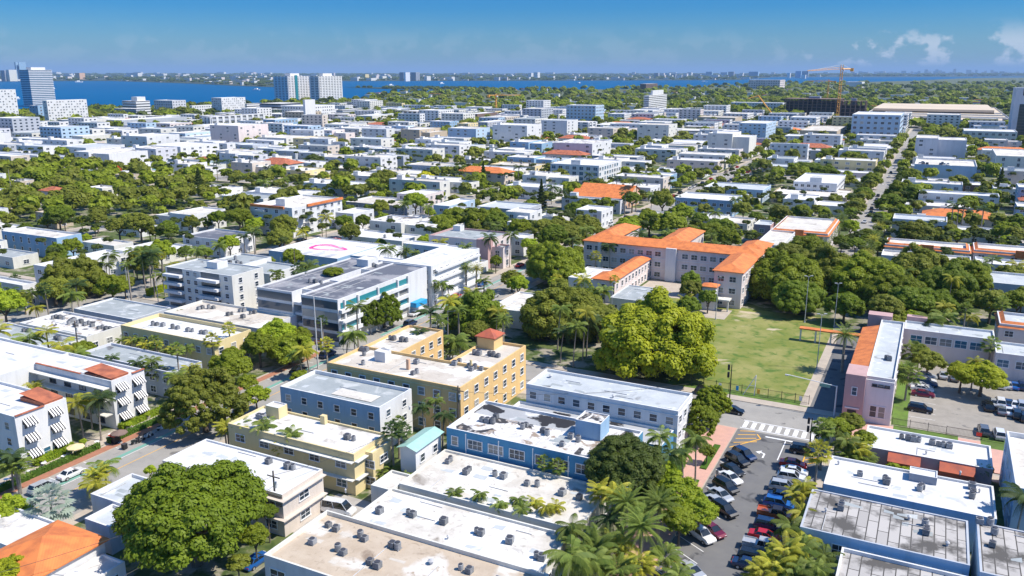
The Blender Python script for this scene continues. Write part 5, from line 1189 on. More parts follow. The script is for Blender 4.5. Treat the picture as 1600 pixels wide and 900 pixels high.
PT = {k: palm_trunk(k) for k in PC}; PDX = {'coconut': .7, 'areca': 0}
NP = 0
PW = dict(coconut='feather palm', royal='royal palm', date='dense-crowned date palm', fan='fan palm', areca='clumping bushy palm')
def palm(x, y, h, kind='coconut', s=1.0, leaf='palm', label=None, z0=0, rz=None):
    global NP; NP += 1; rg = random.Random(NP * 13 + 5)
    lab = label or '%s%s %s' % ({'palmy': 'yellowish ', 'palmd': 'dark ', 'silver': 'silvery '}.get(leaf, ('tall ' if h > 10 else ('short ' if h < 5 else ''))), PW[kind], where(x, y, 3))
    root = thing('palm_tree', lab, 'palm', (x, y, z0), rg.uniform(0, 6.28) if rz is None else rz)
    put('trunk', PT[kind], root, (0, 0, 0), 0, (1, 1, h))
    c = put('crown', rg.choice(PC[kind]), root, (PDX.get(kind, .1), 0, h), rg.uniform(0, 6), (s, s, s))
    c.material_slots[0].link = 'OBJECT'; c.material_slots[0].material = LEAF[leaf]
    TREES.append((x, y, 1.8 * s)); return root
def ppalm(px, py, h, kind='coconut', s=1.0, leaf='palm', z0=0):
    x, y = G(px, py, h + z0); return palm(x, y, h, kind, s, leaf, z0=z0)

# the big trees near the camera
T_ = [(300, 812, 118, 13.5, 'dark', 'big', 1.0, 'huge dome-shaped dark green tree at the lower left'),
 (318, 636, 66, 10.5, 'olive', 'dense', 1.1, 'big rounded olive tree over the left street'),
 (16, 800, 34, 5.5, 'lime', 'med', 1, 'lime green tree at the lower left edge'), (14, 893, 30, 6, 'gold', 'med', 1, 'yellow-green tree in the bottom left corner'),
 (878, 500, 68, 12, 'olive', 'big', 1.15, 'large olive tree left of the golden giant'), (1025, 542, 98, 15, 'gold', 'big', 1.05, 'giant golden green ficus beside the playing field'),
 (868, 420, 50, 12, 'green', 'big', 1.1, 'big green tree left of the red-roofed annex'), (745, 500, 50, 10, 'dark', 'med', 1.2, 'dark bushy tree behind the ochre block'),
 (600, 492, 30, 8, 'dark', 'dense', 1.4, 'dense clipped green tree beside the glass hotel'), (576, 496, 26, 8, 'dark', 'dense', 1.4, None), (640, 455, 14, 5, 'olive', 'small', 1, None),
 (432, 524, 32, 9, 'lime', 'med', 1, 'bright lime tree beside the pale yellow hotel'), (452, 548, 38, 7, 'green', 'med', 1, None), (470, 590, 16, 4, 'green', 'small', .9, None),
 (122, 445, 52, 11, 'olive', 'big', 1.2, 'broad olive tree in front of the curved white block'), (85, 455, 30, 8, 'olive', 'med', 1, None), (175, 450, 26, 8, 'green', 'med', 1, None),
 (362, 575, 34, 7, 'green', 'med', 1, None), (400, 620, 22, 5, 'lime', 'small', 1, None), (385, 598, 18, 5, 'green', 'small', 1, None),
 (975, 728, 62, 10.5, 'deep', 'big', 1.0, 'large deep green tree covering the blue block corner'), (1112, 632, 30, 7.5, 'green', 'dense', 1.2, 'rounded green tree at the street corner'), (1092, 660, 34, 7, 'green', 'dense', 1.2, None), (1072, 640, 22, 7, 'green', 'med', 1.0, None),
 (1060, 775, 38, 7, 'lime', 'med', 1, 'bright lime tree beside the promenade'), (1092, 800, 32, 6, 'lime', 'med', 1, None), (1062, 815, 30, 6, 'green', 'med', 1, None), (1040, 740, 26, 6, 'lime', 'med', 1, None),
 (1225, 445, 62, 13, 'green', 'big', 1.15, 'tall spreading tree right of the school wing'), (1285, 430, 55, 13, 'olive', 'big', 1.1, None), (1350, 445, 60, 13, 'green', 'big', 1.1, None), (1245, 470, 45, 9, 'dark', 'big', 1, None),
 (1395, 465, 50, 11, 'green', 'big', 1.1, None), (1435, 430, 52, 12, 'olive', 'big', 1.1, None), (1480, 455, 48, 12, 'dark', 'big', 1.2, None), (1510, 440, 42, 12, 'green', 'big', 1.1, None), (1460, 480, 38, 9, 'dark', 'big', 1, None), (1320, 480, 30, 8, 'dark', 'med', 1, None),
 (1262, 392, 34, 11, 'green', 'med', 1, None), (1232, 398, 26, 10, 'olive', 'med', 1, None),
 (1503, 583, 26, 6.5, 'gold', 'med', .85, None), (1535, 590, 38, 7, 'gold', 'big', .85, 'broad yellow-green tree in the car park'), (1450, 565, 26, 6, 'olive', 'med', .9, 'brownish olive tree in front of the hall wing'), (1437, 548, 16, 6, 'olive', 'small', 1, None),
 (985, 352, 20, 9, 'green', 'med', 1, None), (1015, 350, 26, 10, 'green', 'med', 1, None), (1048, 350, 26, 10, 'green', 'med', 1, None), (1112, 366, 26, 10, 'green', 'med', 1, None), (1140, 374, 20, 10, 'green', 'med', 1, None), (1130, 358, 22, 10, 'dark', 'med', 1, None),
 (1080, 438, 18, 7, 'dark', 'med', 1, 'dark round tree in the school courtyard'), (973, 404, 22, 6, 'lime', 'med', .9, None), (948, 400, 16, 6, 'olive', 'med', .9, None),
 (893, 372, 30, 10, 'olive', 'med', 1, None), (865, 372, 26, 10, 'dark', 'med', 1, None), (915, 356, 26, 9, 'olive', 'med', 1, None), (842, 396, 22, 8, 'green', 'med', 1, None), (800, 438, 20, 6, 'olive', 'dense', .9, None),
 (715, 345, 30, 9, 'green', 'med', 1, None), (690, 352, 24, 8, 'green', 'med', 1, None), (745, 345, 26, 9, 'green', 'med', 1, None), (775, 350, 24, 8, 'dark', 'med', 1, None), (598, 343, 13, 6, 'lime', 'small', 1, None), (612, 348, 12, 6, 'lime', 'small', 1, None),
 (664, 281, 16, 8, 'yellow', 'med', 1, 'bright yellow flowering tree among the middle houses'), (183, 268, 9, 7, 'red', 'small', 1, 'small red flowering tree above the forest'),
 (538, 278, 15, 9, 'dark', 'med', 1, None), (490, 255, 18, 9, 'deep', 'med', 1, None), (600, 288, 28, 9, 'olive', 'med', 1, None),
 (1422, 280, 20, 9, 'green', 'med', 1, None), (1410, 302, 26, 10, 'green', 'med', 1, None), (1392, 320, 24, 9, 'dark', 'med', 1, None), (1378, 344, 17, 8, 'lime', 'med', 1, None), (1425, 305, 20, 9, 'dark', 'med', 1, None),
 (1362, 283, 17, 9, 'green', 'med', 1, None), (1300, 243, 24, 9, 'green', 'med', .7, None), (1330, 246, 20, 9, 'green', 'med', .7, None), (1262, 266, 26, 8, 'dark', 'med', .7, None), (1290, 270, 22, 8, 'dark', 'med', .7, None), (1335, 325, 18, 8, 'olive', 'med', 1, None), (1350, 305, 16, 8, 'dark', 'med', 1, None),
 (1470, 360, 26, 7, 'olive', 'med', .8, 'wide olive tree before the orange mansard block'), (1572, 365, 24, 9, 'green', 'med', 1, None), (1590, 350, 20, 8, 'dark', 'med', 1, None), (1330, 700-40, 22, 5.5, 'olive', 'med', .9, None), (1308, 672, 26, 6, 'green', 'med', 1, None),
 (1350, 688, 20, 5, 'green', 'small', 1, None), (1395, 733, 12, 3, 'lime', 'small', 1, None), (1415, 738, 12, 3, 'lime', 'small', 1, None), (235, 735, 10, 3, 'lime', 'small', 1, None), (1545, 735, 8, 3, 'green', 'small', 1, None),
 (398, 838, 24, 6, 'green', 'med', 1, None), (418, 800, 16, 6, 'dark', 'med', 1, None), (372, 880, 20, 4, 'olive', 'small', .8, None), (520, 425, 18, 13.5, 'green', 'med', .5, None), (1105, 705, 14, 3.5, 'green', 'small', 1, None)]
for (px, py, rp, top, lf, cl, vz, lab) in T_: ptree(px, py, rp, top, lf, cl, vz, lab)
P_ = [(1002, 823, 7, 'date', 1.25, 'palm'), (1030, 788, 6.5, 'date', 1.15, 'palm'), (980, 787, 7, 'date', 1.15, 'palm'), (884, 868, 8, 'coconut', 1.15, 'palm'), (955, 768, 7, 'coconut', .95, 'palmy'), (940, 768, 6, 'areca', 1.1, 'palmy'),
 (1090, 688, 8, 'coconut', .95, 'palm'), (1030, 686, 9, 'coconut', .9, 'palm'), (1053, 712, 7, 'coconut', 1, 'palmd'), (1070, 705, 7, 'coconut', .9, 'palm'), (897, 828, 6, 'coconut', .9, 'palm'), (932, 858, 5, 'areca', 1.5, 'palm'), (963, 853, 4, 'areca', 1.2, 'palmy'), (925, 885, 5, 'coconut', 1.1, 'palm'), (905, 845, 5, 'areca', 1.2, 'palm'), (968, 890, 4, 'areca', 1.3, 'palm'), (1000, 880, 4, 'areca', 1.1, 'palmy'), (945, 812, 5, 'coconut', 1, 'palmd'), (1040, 870, 3, 'areca', 1.1, 'palm'), (1060, 895, 4, 'coconut', .8, 'palm'),
 (850, 722, 6, 'fan', .8, 'palm'), (872, 727, 6, 'fan', .85, 'palm'), (728, 687, 5, 'coconut', .5, 'palm'),
 (663, 637, 8, 'coconut', .75, 'palmd'), (690, 647, 8, 'coconut', .75, 'palmd'), (676, 628, 8.5, 'coconut', .6, 'palm'), (613, 672, 9, 'fan', 1, 'palmd'), (629, 672, 8.6, 'fan', 1, 'palmd'), (622, 660, 7, 'fan', .8, 'palm'),
 (413, 668, 7.5, 'coconut', .8, 'palm'), (458, 677, 7, 'coconut', .85, 'palm'), (443, 696, 5, 'areca', .9, 'palmy'), (395, 672, 6.5, 'coconut', .8, 'palmy'), (375, 668, 6, 'areca', 1, 'palm'),
 (633, 752, 2.5, 'areca', .9, 'palm'), (645, 748, 2.6, 'areca', .9, 'palmd'), (612, 735, 2.2, 'areca', 1.1, 'palm'), (600, 740, 2, 'areca', 1, 'palm'), (655, 760, 2, 'areca', .8, 'palm'),
 (123, 628, 7.5, 'coconut', 1, 'palmy'), (150, 626, 8, 'coconut', 1.05, 'palmd'), (53, 606, 6, 'areca', 1, 'palmy'), (138, 622, 6.5, 'coconut', .9, 'palmy'),
 (163, 733, 4.5, 'coconut', .95, 'palm'), (143, 758, 3.5, 'coconut', .8, 'palmy'), (150, 742, 4, 'areca', 1, 'palmy'), (13, 715, 6, 'coconut', 1, 'palmd'), (25, 728, 5, 'areca', 1.2, 'palm'), (80, 788, 5, 'fan', 1.9, 'silver'),
 (353, 668, 5, 'areca', 1.1, 'palmy'), (388, 668, 6, 'coconut', .8, 'palm'), (276, 546, 10, 'fan', 1, 'palm'), (358, 513, 9, 'fan', 1, 'palmy'), (330, 532, 8, 'fan', 1.2, 'palmy'), (199, 415, 13, 'royal', .9, 'palm'), (222, 403, 11, 'coconut', 1.2, 'palmd'), (237, 397, 12, 'coconut', 1.2, 'palmd'), (230, 390, 12, 'coconut', 1.1, 'palm'), (303, 390, 12, 'coconut', 1.1, 'palm'), (318, 392, 11, 'coconut', .9, 'palm'),
 (237, 568, 7, 'coconut', .9, 'palm'), (208, 566, 7, 'coconut', .7, 'palmd'), (246, 580, 5, 'areca', 1.2, 'palm'), (280, 588, 6, 'coconut', .9, 'palm'), (300, 575, 6, 'coconut', .8, 'palmy'),
 (52, 458, 8, 'coconut', .9, 'palm'), (22, 452, 7, 'coconut', .8, 'palmd'), (60, 480, 5, 'coconut', .9, 'palmy'), (116, 542, 5, 'coconut', .7, 'palmy'), (170, 560, 6, 'coconut', .6, 'palmd'),
 (557, 480, 11, 'royal', 1.1, 'palm'), (553, 522, 7, 'coconut', 1.2, 'palm'), (540, 530, 5, 'coconut', 1, 'palmd'), (672, 490, 12, 'royal', 1.3, 'palmd'), (657, 522, 9, 'royal', .9, 'palmd'), (680, 500, 9, 'coconut', .9, 'palm'), (786, 500, 8, 'date', .95, 'palm'), (706, 533, 6, 'coconut', 1.2, 'palm'), (718, 540, 4, 'areca', 1.4, 'palm'), (700, 548, 4, 'areca', 1.3, 'palm'), (688, 538, 5, 'coconut', .9, 'palm'), (673, 545, 4, 'areca', 1, 'palm'),
 (481, 545, 7, 'coconut', 1, 'palmy'), (510, 538, 7, 'fan', 1.1, 'palmy'), (470, 553, 6, 'coconut', 1, 'palm'), (728, 418, 8, 'date', 1, 'palm'), (744, 420, 8, 'date', .9, 'palmy'), (692, 443, 7, 'coconut', .9, 'palm'), (680, 446, 6, 'coconut', .8, 'palm'), (702, 448, 5, 'coconut', .8, 'palmd'), (634, 391, 13, 'date', .9, 'palm'), (645, 396, 12, 'coconut', .7, 'palm'), (624, 396, 12, 'coconut', .7, 'palm'),
 (638, 560, 6, 'coconut', .8, 'palmd'),
 (1321, 523, 9, 'date', 1.15, 'palm'), (1427, 549, 5.5, 'fan', 1.6, 'palm'), (1419, 584, 6, 'fan', 1.7, 'palm'), (1524, 562, 7, 'coconut', .7, 'palmy'),
 (1288, 668, 8, 'fan', 1.2, 'palm'), (1278, 706, 9, 'fan', 1.25, 'palmy'), (1283, 672, 7, 'coconut', .8, 'palmd'), (1335, 700, 5, 'areca', 1.3, 'palmy'), (1345, 712, 4, 'areca', 1.2, 'palm'), (1315, 690, 6, 'coconut', 1, 'palm'), (1325, 712, 4, 'areca', 1.2, 'palm'), (1250, 772, 5, 'areca', 1.1, 'palmy'), (1246, 800, 5, 'coconut', .8, 'palmy'), (1247, 757, 6, 'coconut', .75, 'palmy'),
 (1232, 828, 5, 'coconut', .9, 'palm'), (1245, 845, 5, 'coconut', .95, 'palmy'), (1262, 862, 5, 'coconut', .9, 'palm'), (1280, 870, 4, 'coconut', .85, 'palm'), (1228, 862, 5, 'areca', 1.2, 'palmy'), (1210, 885, 4, 'areca', 1.3, 'palmy'), (1250, 888, 4, 'areca', 1.3, 'palm'), (1285, 892, 4, 'coconut', .9, 'palm'), (1192, 893, 4, 'areca', 1.1, 'palmy'), (1232, 895, 4, 'coconut', 1, 'palm'),
 (1597, 782, 8, 'coconut', 1.1, 'palmd'), (1536, 735, 3, 'areca', .7, 'palm'),
 (921, 273, 11, 'royal', 1.3, 'palmd'), (964, 280, 11, 'royal', 1.2, 'palmd'), (995, 286, 14, 'royal', 1.3, 'palmd'), (977, 302, 11, 'royal', 1.2, 'palmd'), (988, 282, 13, 'royal', 1.1, 'palm'), (1018, 305, 8, 'coconut', 1.3, 'palm'), (1075, 328, 8, 'coconut', 1.3, 'palm'), (1117, 331, 8, 'coconut', 1.2, 'palm'), (810, 262, 12, 'royal', 1.3, 'palmd'), (862, 292, 9, 'coconut', 1.4, 'palmd'), (878, 300, 8, 'coconut', 1.2, 'palmd'), (1150, 312, 9, 'coconut', 1.2, 'palm'), (1175, 258, 12, 'royal', 1.2, 'palmd'),
 (1490, 321, 12, 'royal', 1.3, 'palmd'), (1507, 318, 13, 'royal', 1.3, 'palm'), (1537, 328, 11, 'royal', 1.3, 'palmd'), (1498, 328, 10, 'royal', 1.1, 'palmd'), (508, 340, 10, 'coconut', 1.2, 'palmy'), (545, 358, 7, 'fan', 1.7, 'palmy'), (418, 262, 12, 'royal', 1.2, 'palmd'), (410, 285, 10, 'coconut', 1.3, 'palm'), (445, 282, 9, 'coconut', 1.1, 'palm'), (718, 262, 10, 'coconut', 1.4, 'palm'), (735, 275, 9, 'coconut', 1.4, 'palm'), (580, 242, 10, 'royal', 1.2, 'palmd'), (590, 240, 10, 'royal', 1.2, 'palmd'), (630, 318, 9, 'coconut', 1.1, 'palm'), (670, 322, 9, 'coconut', 1.1, 'palm'), (355, 252, 11, 'royal', 1.1, 'palmd'), (338, 255, 11, 'royal', 1.1, 'palmd')]
for p in P_: ppalm(*p)
for px in (717, 743, 787, 805, 823, 840, 860, 874): ppalm(px, 770 + (px - 717) * .16 + (8 if px in (787, 823) else 0), 4.2 + (px % 3) * .5, 'coconut', .55, 'palm' if px % 2 else 'palmy')
for i in range(9): palm(-167 + i * 2.6, 125.2, 4.5 + (i % 3) * .6, 'coconut', .6, 'palmy' if i % 2 else 'palm')
for i in range(9):
    palm(-33.0 + .3*(i % 2), 302 + i*9.5, 6.5, 'date', 1.0, 'palm'); palm(-17.2, 300 + i*9.5, 6.5, 'date', 1.0, 'palmy' if i % 3 == 0 else 'palm')
# tall dark conifers
def conifer(px, py, h, rw):
    x, y = G(px, py, h); r = thing('conifer_tree', 'tall dark narrow conifer ' + where(x, y, 3), 'tree', (x, y, 0)); rg = np.random.default_rng(int(px))
    n = 2600; z = rg.uniform(.08, 1, n); rr = (1 - z) * rg.uniform(.75, 1.1, n) * rw * (.8 + .3*np.sin(z*60)); a = rg.uniform(0, 6.28, n)
    p = np.stack([np.cos(a)*rr, np.sin(a)*rr, z*h], 1); t = unit(rg.normal(size=(n, 3))) * .45; b = unit(rg.normal(size=(n, 3))) * .3
    o = newobj('crown', np_mesh('crown', np.stack([p-t, p-b, p+t, p+b], 1).reshape(-1, 3), np.arange(n*4).reshape(-1, 4), [LEAF['deep']], rg.uniform(0, .6, n))); o.parent = r
    part(r, (0, 0, 0), 'trunk', M['bark'], lambda mb: mb.cyl(0, 0, 0, h*.9, .3, .05)); TREES.append((x, y, rw))
for c in ((1567, 262, 17, 5.0), (755, 252, 15, 3.4), (846, 280, 15, 3.2), (308, 262, 14, 4)): conifer(*c)

# scattered trees and palms filling the gaps between the houses, along the kerbs and in the park
rt = random.Random(77); cand = []
def crowded(x, y, r):
    return any(abs(x-a) < r + c and abs(y-b) < r + c and math.hypot(x-a, y-b) < (r + c) * .62 for a, b, c in TREES)
def inside_block(x, y): return any(a < x < b and c < y < d for a, b, c, d in BLK)
KEEP = [(-52, -9, 166, 236), (-6, 60, 160, 206), (-30, -10, 60, 300), (-64, -40, 142, 151), (-80, -55, 232, 258), (-35, 40, 60, 166), (-112, -28, 20, 151), (-140, -127, 20, 130), (-112, -60, 151, 166)]
for x, y, r in [(xs - 1.5, y, 0) for xs in (-127, -211, -318) for y in range(20, 900, 13)] + [(xs + 1.5, y, 0) for xs in (-112, -225, -330, -20) for y in range(60, 900, 13)] + [(xs - 1.5, y, 0) for xs in (-29.5, 68) for y in range(395, 900, 12)]:
    if y < 250 and x > -113 or (y < 150 and x < -127 and x > -135) or (y < 155 and -113 < x < -108): continue
    cand.append((x, y + rt.uniform(-3, 3), 'street'))
for bx0, bx1, by0, by1 in BLK:
    n = int((bx1-bx0)*(by1-by0)/ (48 if by0 < 500 and bx0 > -520 else 105))
    for _ in range(n): cand.append((rt.uniform(bx0+3, bx1-3), rt.uniform(by0+2, by1-2), 'yard'))
fx0, fx1, fy0, fy1 = min(p[0] for p in FOREST), max(p[0] for p in FOREST), min(p[1] for p in FOREST), max(p[1] for p in FOREST)
for _ in range(900):
    x, y = rt.uniform(fx0, fx1), rt.uniform(fy0, fy1)
    if inpoly(x, y, FOREST): cand.append((x, y, 'forest'))
for _ in range(90):
    x, y = rt.uniform(-10, 110), rt.uniform(880, 1130)
    if inpoly(x, y, PARK2): cand.append((x, y, 'forest'))
sel = []
cand.sort(key=lambda c: math.hypot(c[0], c[1]) + (0 if c[2] != 'yard' else 25))
TREES_GRID = {}
def near_tree(x, y, r):
    gx, gy = int(x // 12), int(y // 12)
    for i in (-1, 0, 1):
        for j in (-1, 0, 1):
            for a, b, c in TREES_GRID.get((gx+i, gy+j), ()):
                if math.hypot(x-a, y-b) < (r + c) * .66: return True
    return False
def add_grid(x, y, r): TREES_GRID.setdefault((int(x // 12), int(y // 12)), []).append((x, y, r))
for a, b, c in TREES: add_grid(a, b, min(c, 11))
for x, y, kd in cand:
    if not visible(x, y, 6, 40) or not inpoly(x, y, land): continue
    if any(a < x < b and c < y < d for a, b, c, d in KEEP): continue
    if kd == 'yard' and inpoly(x, y, FOREST): continue
    dist = math.hypot(x, y)
    pal = rt.random() < (.0 if kd == 'forest' and rt.random() < .85 else (.42 if dist < 600 else .25))
    r = 1.4 if pal else (rt.uniform(3.2, 6.2) if kd == 'forest' else rt.choice([rt.uniform(2.0, 4.0), rt.uniform(2.2, 4.6), rt.uniform(3.5, 6.5)]))
    if near_tree(x, y, r): continue
    rb = .6 if pal else r * (.42 if dist > 400 else .8)
    if not free(x - rb, x + rb, y - rb, y + rb, 0): continue
    add_grid(x, y, r); sel.append((x, y, r, kd, pal, dist))
far_t = []
for x, y, r, kd, pal, dist in sel:
    if pal and NP < 298:
        k = rt.choice(['coconut', 'coconut', 'royal', 'fan', 'areca', 'coconut']); palm(x, y, rt.uniform(3, 5) if k == 'areca' else rt.uniform(6, 12), k, rt.uniform(.9, 1.3), rt.choice(['palm', 'palm', 'palmd', 'palmy']))
    elif not pal and NTREE < 298 and dist < 620:
        h = r * rt.uniform(.95, 1.25) + 1.5
        tree(x, y, r, h, rt.choice(['green', 'green', 'olive', 'olive', 'olive', 'dark', 'lime'] if kd != 'forest' else ['olive', 'olive', 'olive', 'olive', 'green']), 'med' if dist < 450 else 'small', rt.uniform(.85, 1.15))
    else: far_t.append((x, y, r, pal, dist))
print('palms', NP, 'trees', NTREE, 'rest', len(far_t))
# the remaining trees: one mass per kind, leaf clusters scattered through every crown
CT = {k: [crown_arrays(s, 8, n, sz, .75, .6, (.34, .48)) for s in range(3)] for k, n, sz in (('a', 420, .20), ('b', 130, .34), ('c', 44, .55))}
def mass(name, label, items, leaf, seed):
    """items: (x, y, z, r, vz, lod)"""
    rg = np.random.default_rng(seed); VV, FF, TT = [], [], []; base = 0
    for x, y, z, r, vz, lod in items:
        V, F, T = CT[lod][rg.integers(3)]; a = rg.uniform(0, 6.28); c, s_ = math.cos(a), math.sin(a)
        W_ = np.stack([(V[:, 0]*c - V[:, 1]*s_)*r + x, (V[:, 0]*s_ + V[:, 1]*c)*r + y, V[:, 2]*r*vz + z], 1)
        VV.append(W_); FF.append(F + base); TT.append(np.clip(T*.6 + rg.uniform(0, .45), 0, 1)); base += len(V)
    if not VV: return
    o = newobj(name, np_mesh(name, np.concatenate(VV), np.concatenate(FF), [LEAF[leaf]], np.concatenate(TT))); o['kind'] = 'stuff'; o['label'] = label; o['category'] = 'trees'
groups = {'olive': [], 'green': [], 'deep': []}
for i, (x, y, r, pal, dist) in enumerate(far_t):
    lod = 'a' if dist < 600 else 'b'
    if pal: groups['deep'].append((x, y, rt.uniform(6, 9), 2.0, .7, lod))
    else: groups[rt.choice(['olive', 'olive', 'green', 'green'])].append((x, y, r * rt.uniform(.85, 1.2) + 1.0, r, rt.uniform(.8, 1.2), lod))
# woods and gardens beyond the built-up blocks
for _ in range(5200):
    py = 131 + 70 * rt.random() ** 1.25; px = rt.uniform(-30, 1630); x, y = G(px, py)
    if not inpoly(x, y, land): continue
    if inside_block(x, y) and y < 1270 and x > -1000: continue
    if any(b[0] < y < b[1] for b in YS) and x > -1000 and y < 1280 and rt.random() < .8: continue
    dist = math.hypot(x, y); r = rt.uniform(4, 8) * (1 + dist / 4000)
    if not free(x-3, x+3, y-3, y+3, 1): continue
    groups[rt.choice(['olive', 'green', 'green', 'deep'])].append((x, y, r*.7, r, .8, 'b' if dist < 1100 else 'c'))
for k, lab in (('olive', 'olive trees scattered between the distant houses'), ('green', 'green trees scattered between the distant houses'), ('deep', 'dark trees of the distant gardens and woods')): mass('distant_trees', lab, groups[k], k, len(k))
# tree belt of the far shore and the little island
its = []
for _ in range(2600):
    px = rt.uniform(-30, 1640); py = 117.5 + 18 * rt.random() ** 1.6; x, y = G(px, py)
    if not inpoly(x, y, FS + [(40000, 70000), (-10000, 110000), (-90000, 60000), (-60000, 8000)]): continue
    r = math.hypot(x, y) * .0045; its.append((x, y, r*.3, r, .35, 'c'))
for _ in range(160):
    t = rt.random(); x, y = G(540 + 250*t + rt.uniform(-5, 5), 137.6 + rt.uniform(-1, 1.6))
    if inpoly(x, y, isl): its.append((x, y, 4, 12, .6, 'c'))
mass('far_woods', 'hazy dark woods along the far shore of the bay', its, 'deep', 9)
fw = MB(); fk = MB(); rw = random.Random(31)
for _ in range(520):
    px = rw.uniform(-20, 1620); py = 117.6 + 16 * rw.random() ** 1.5; x, y = G(px, py)
    if not inpoly(x, y, FS + [(40000, 70000), (-10000, 110000), (-90000, 60000), (-60000, 8000)]): continue
    k = math.hypot(x, y) / 6000; w, d, h = rw.uniform(14, 70) * k, rw.uniform(12, 30) * k, rw.choice([10, 12, 16, 24]) * max(1, k * .9); (fw if rw.random() < .7 else fk).box(x, x + w, y, y + d, 0, h)
big = MB(); mats = []; absorb(fw, WALL['white']); absorb(fk, WALL['palepink'])
o = big.build('far_shore_houses', mats); tag(o, 'small pale houses and blocks strung along the far shore', 'houses'); o['kind'] = 'stuff'
# hedges
def hedge(label, x0, x1, y0, y1, h, z0=.15, leaf='hedge'):
    rg = np.random.default_rng(int(abs(x0*7 + y0*3))); n = int(((x1-x0)*(y1-y0) + 2*h*((x1-x0)+(y1-y0))) * 16) + 60
    p = np.stack([rg.uniform(x0, x1, n), rg.uniform(y0, y1, n), rg.uniform(0, h, n)], 1); f = rg.integers(0, 5, n)
    p[f == 0, 2] = h; p[f == 4, 2] = h; p[f == 1, 0] = x1; p[f == 2, 1] = y0; p[f == 3, 0] = x0; p += rg.normal(size=(n, 3)) * .06
    t = unit(rg.normal(size=(n, 3))) * .20; b = unit(rg.normal(size=(n, 3))) * .14; o = ((x0+x1)/2, (y0+y1)/2, z0); p = p + np.array([0, 0, z0]) - np.array(o)
    r = thing('hedge', label, 'hedge', o)
    q = newobj('foliage', np_mesh('foliage', np.stack([p-t, p-b, p+t, p+b], 1).reshape(-1, 3), np.arange(n*4).reshape(-1, 4), [LEAF[leaf]], rg.uniform(0, 1, n))); q.parent = r
    mb = MB(); mb.box(x0+.05, x1-.05, y0+.05, y1-.05, z0, z0+h-.08); mb.build('stems', LEAF[leaf], r, o)
hedge('long clipped hedge between the café terrace and brick walk', -129.8, -128.9, 66, 90, 1.0)
hedge('clipped hedge continuing beyond the terrace gap', -129.8, -128.9, 92, 104, 1.0)
hedge('hedge under the near awning facade', -133.4, -132.2, 80, 87.6, 1.3, leaf='lime'); hedge('hedge under the far awning facade', -133.1, -132.0, 97, 108, 1.2, leaf='lime')
hedge('hedge at the left end of the terrace', -134, -131, 60, 64, 1.2)
hedge('hedge behind the low white store front', -157, -140, 185.8, 187, 1.0); hedge('yellowish hedge along the far left street', -209.8, -208.6, 168, 200, 2.2, leaf='gold')
hedge('low hedge beside the promenade palms', -36.5, -35, 118, 140, 1.4); hedge('hedge between the pale block and street', -33.6, -32.6, 112, 131, 1.2)

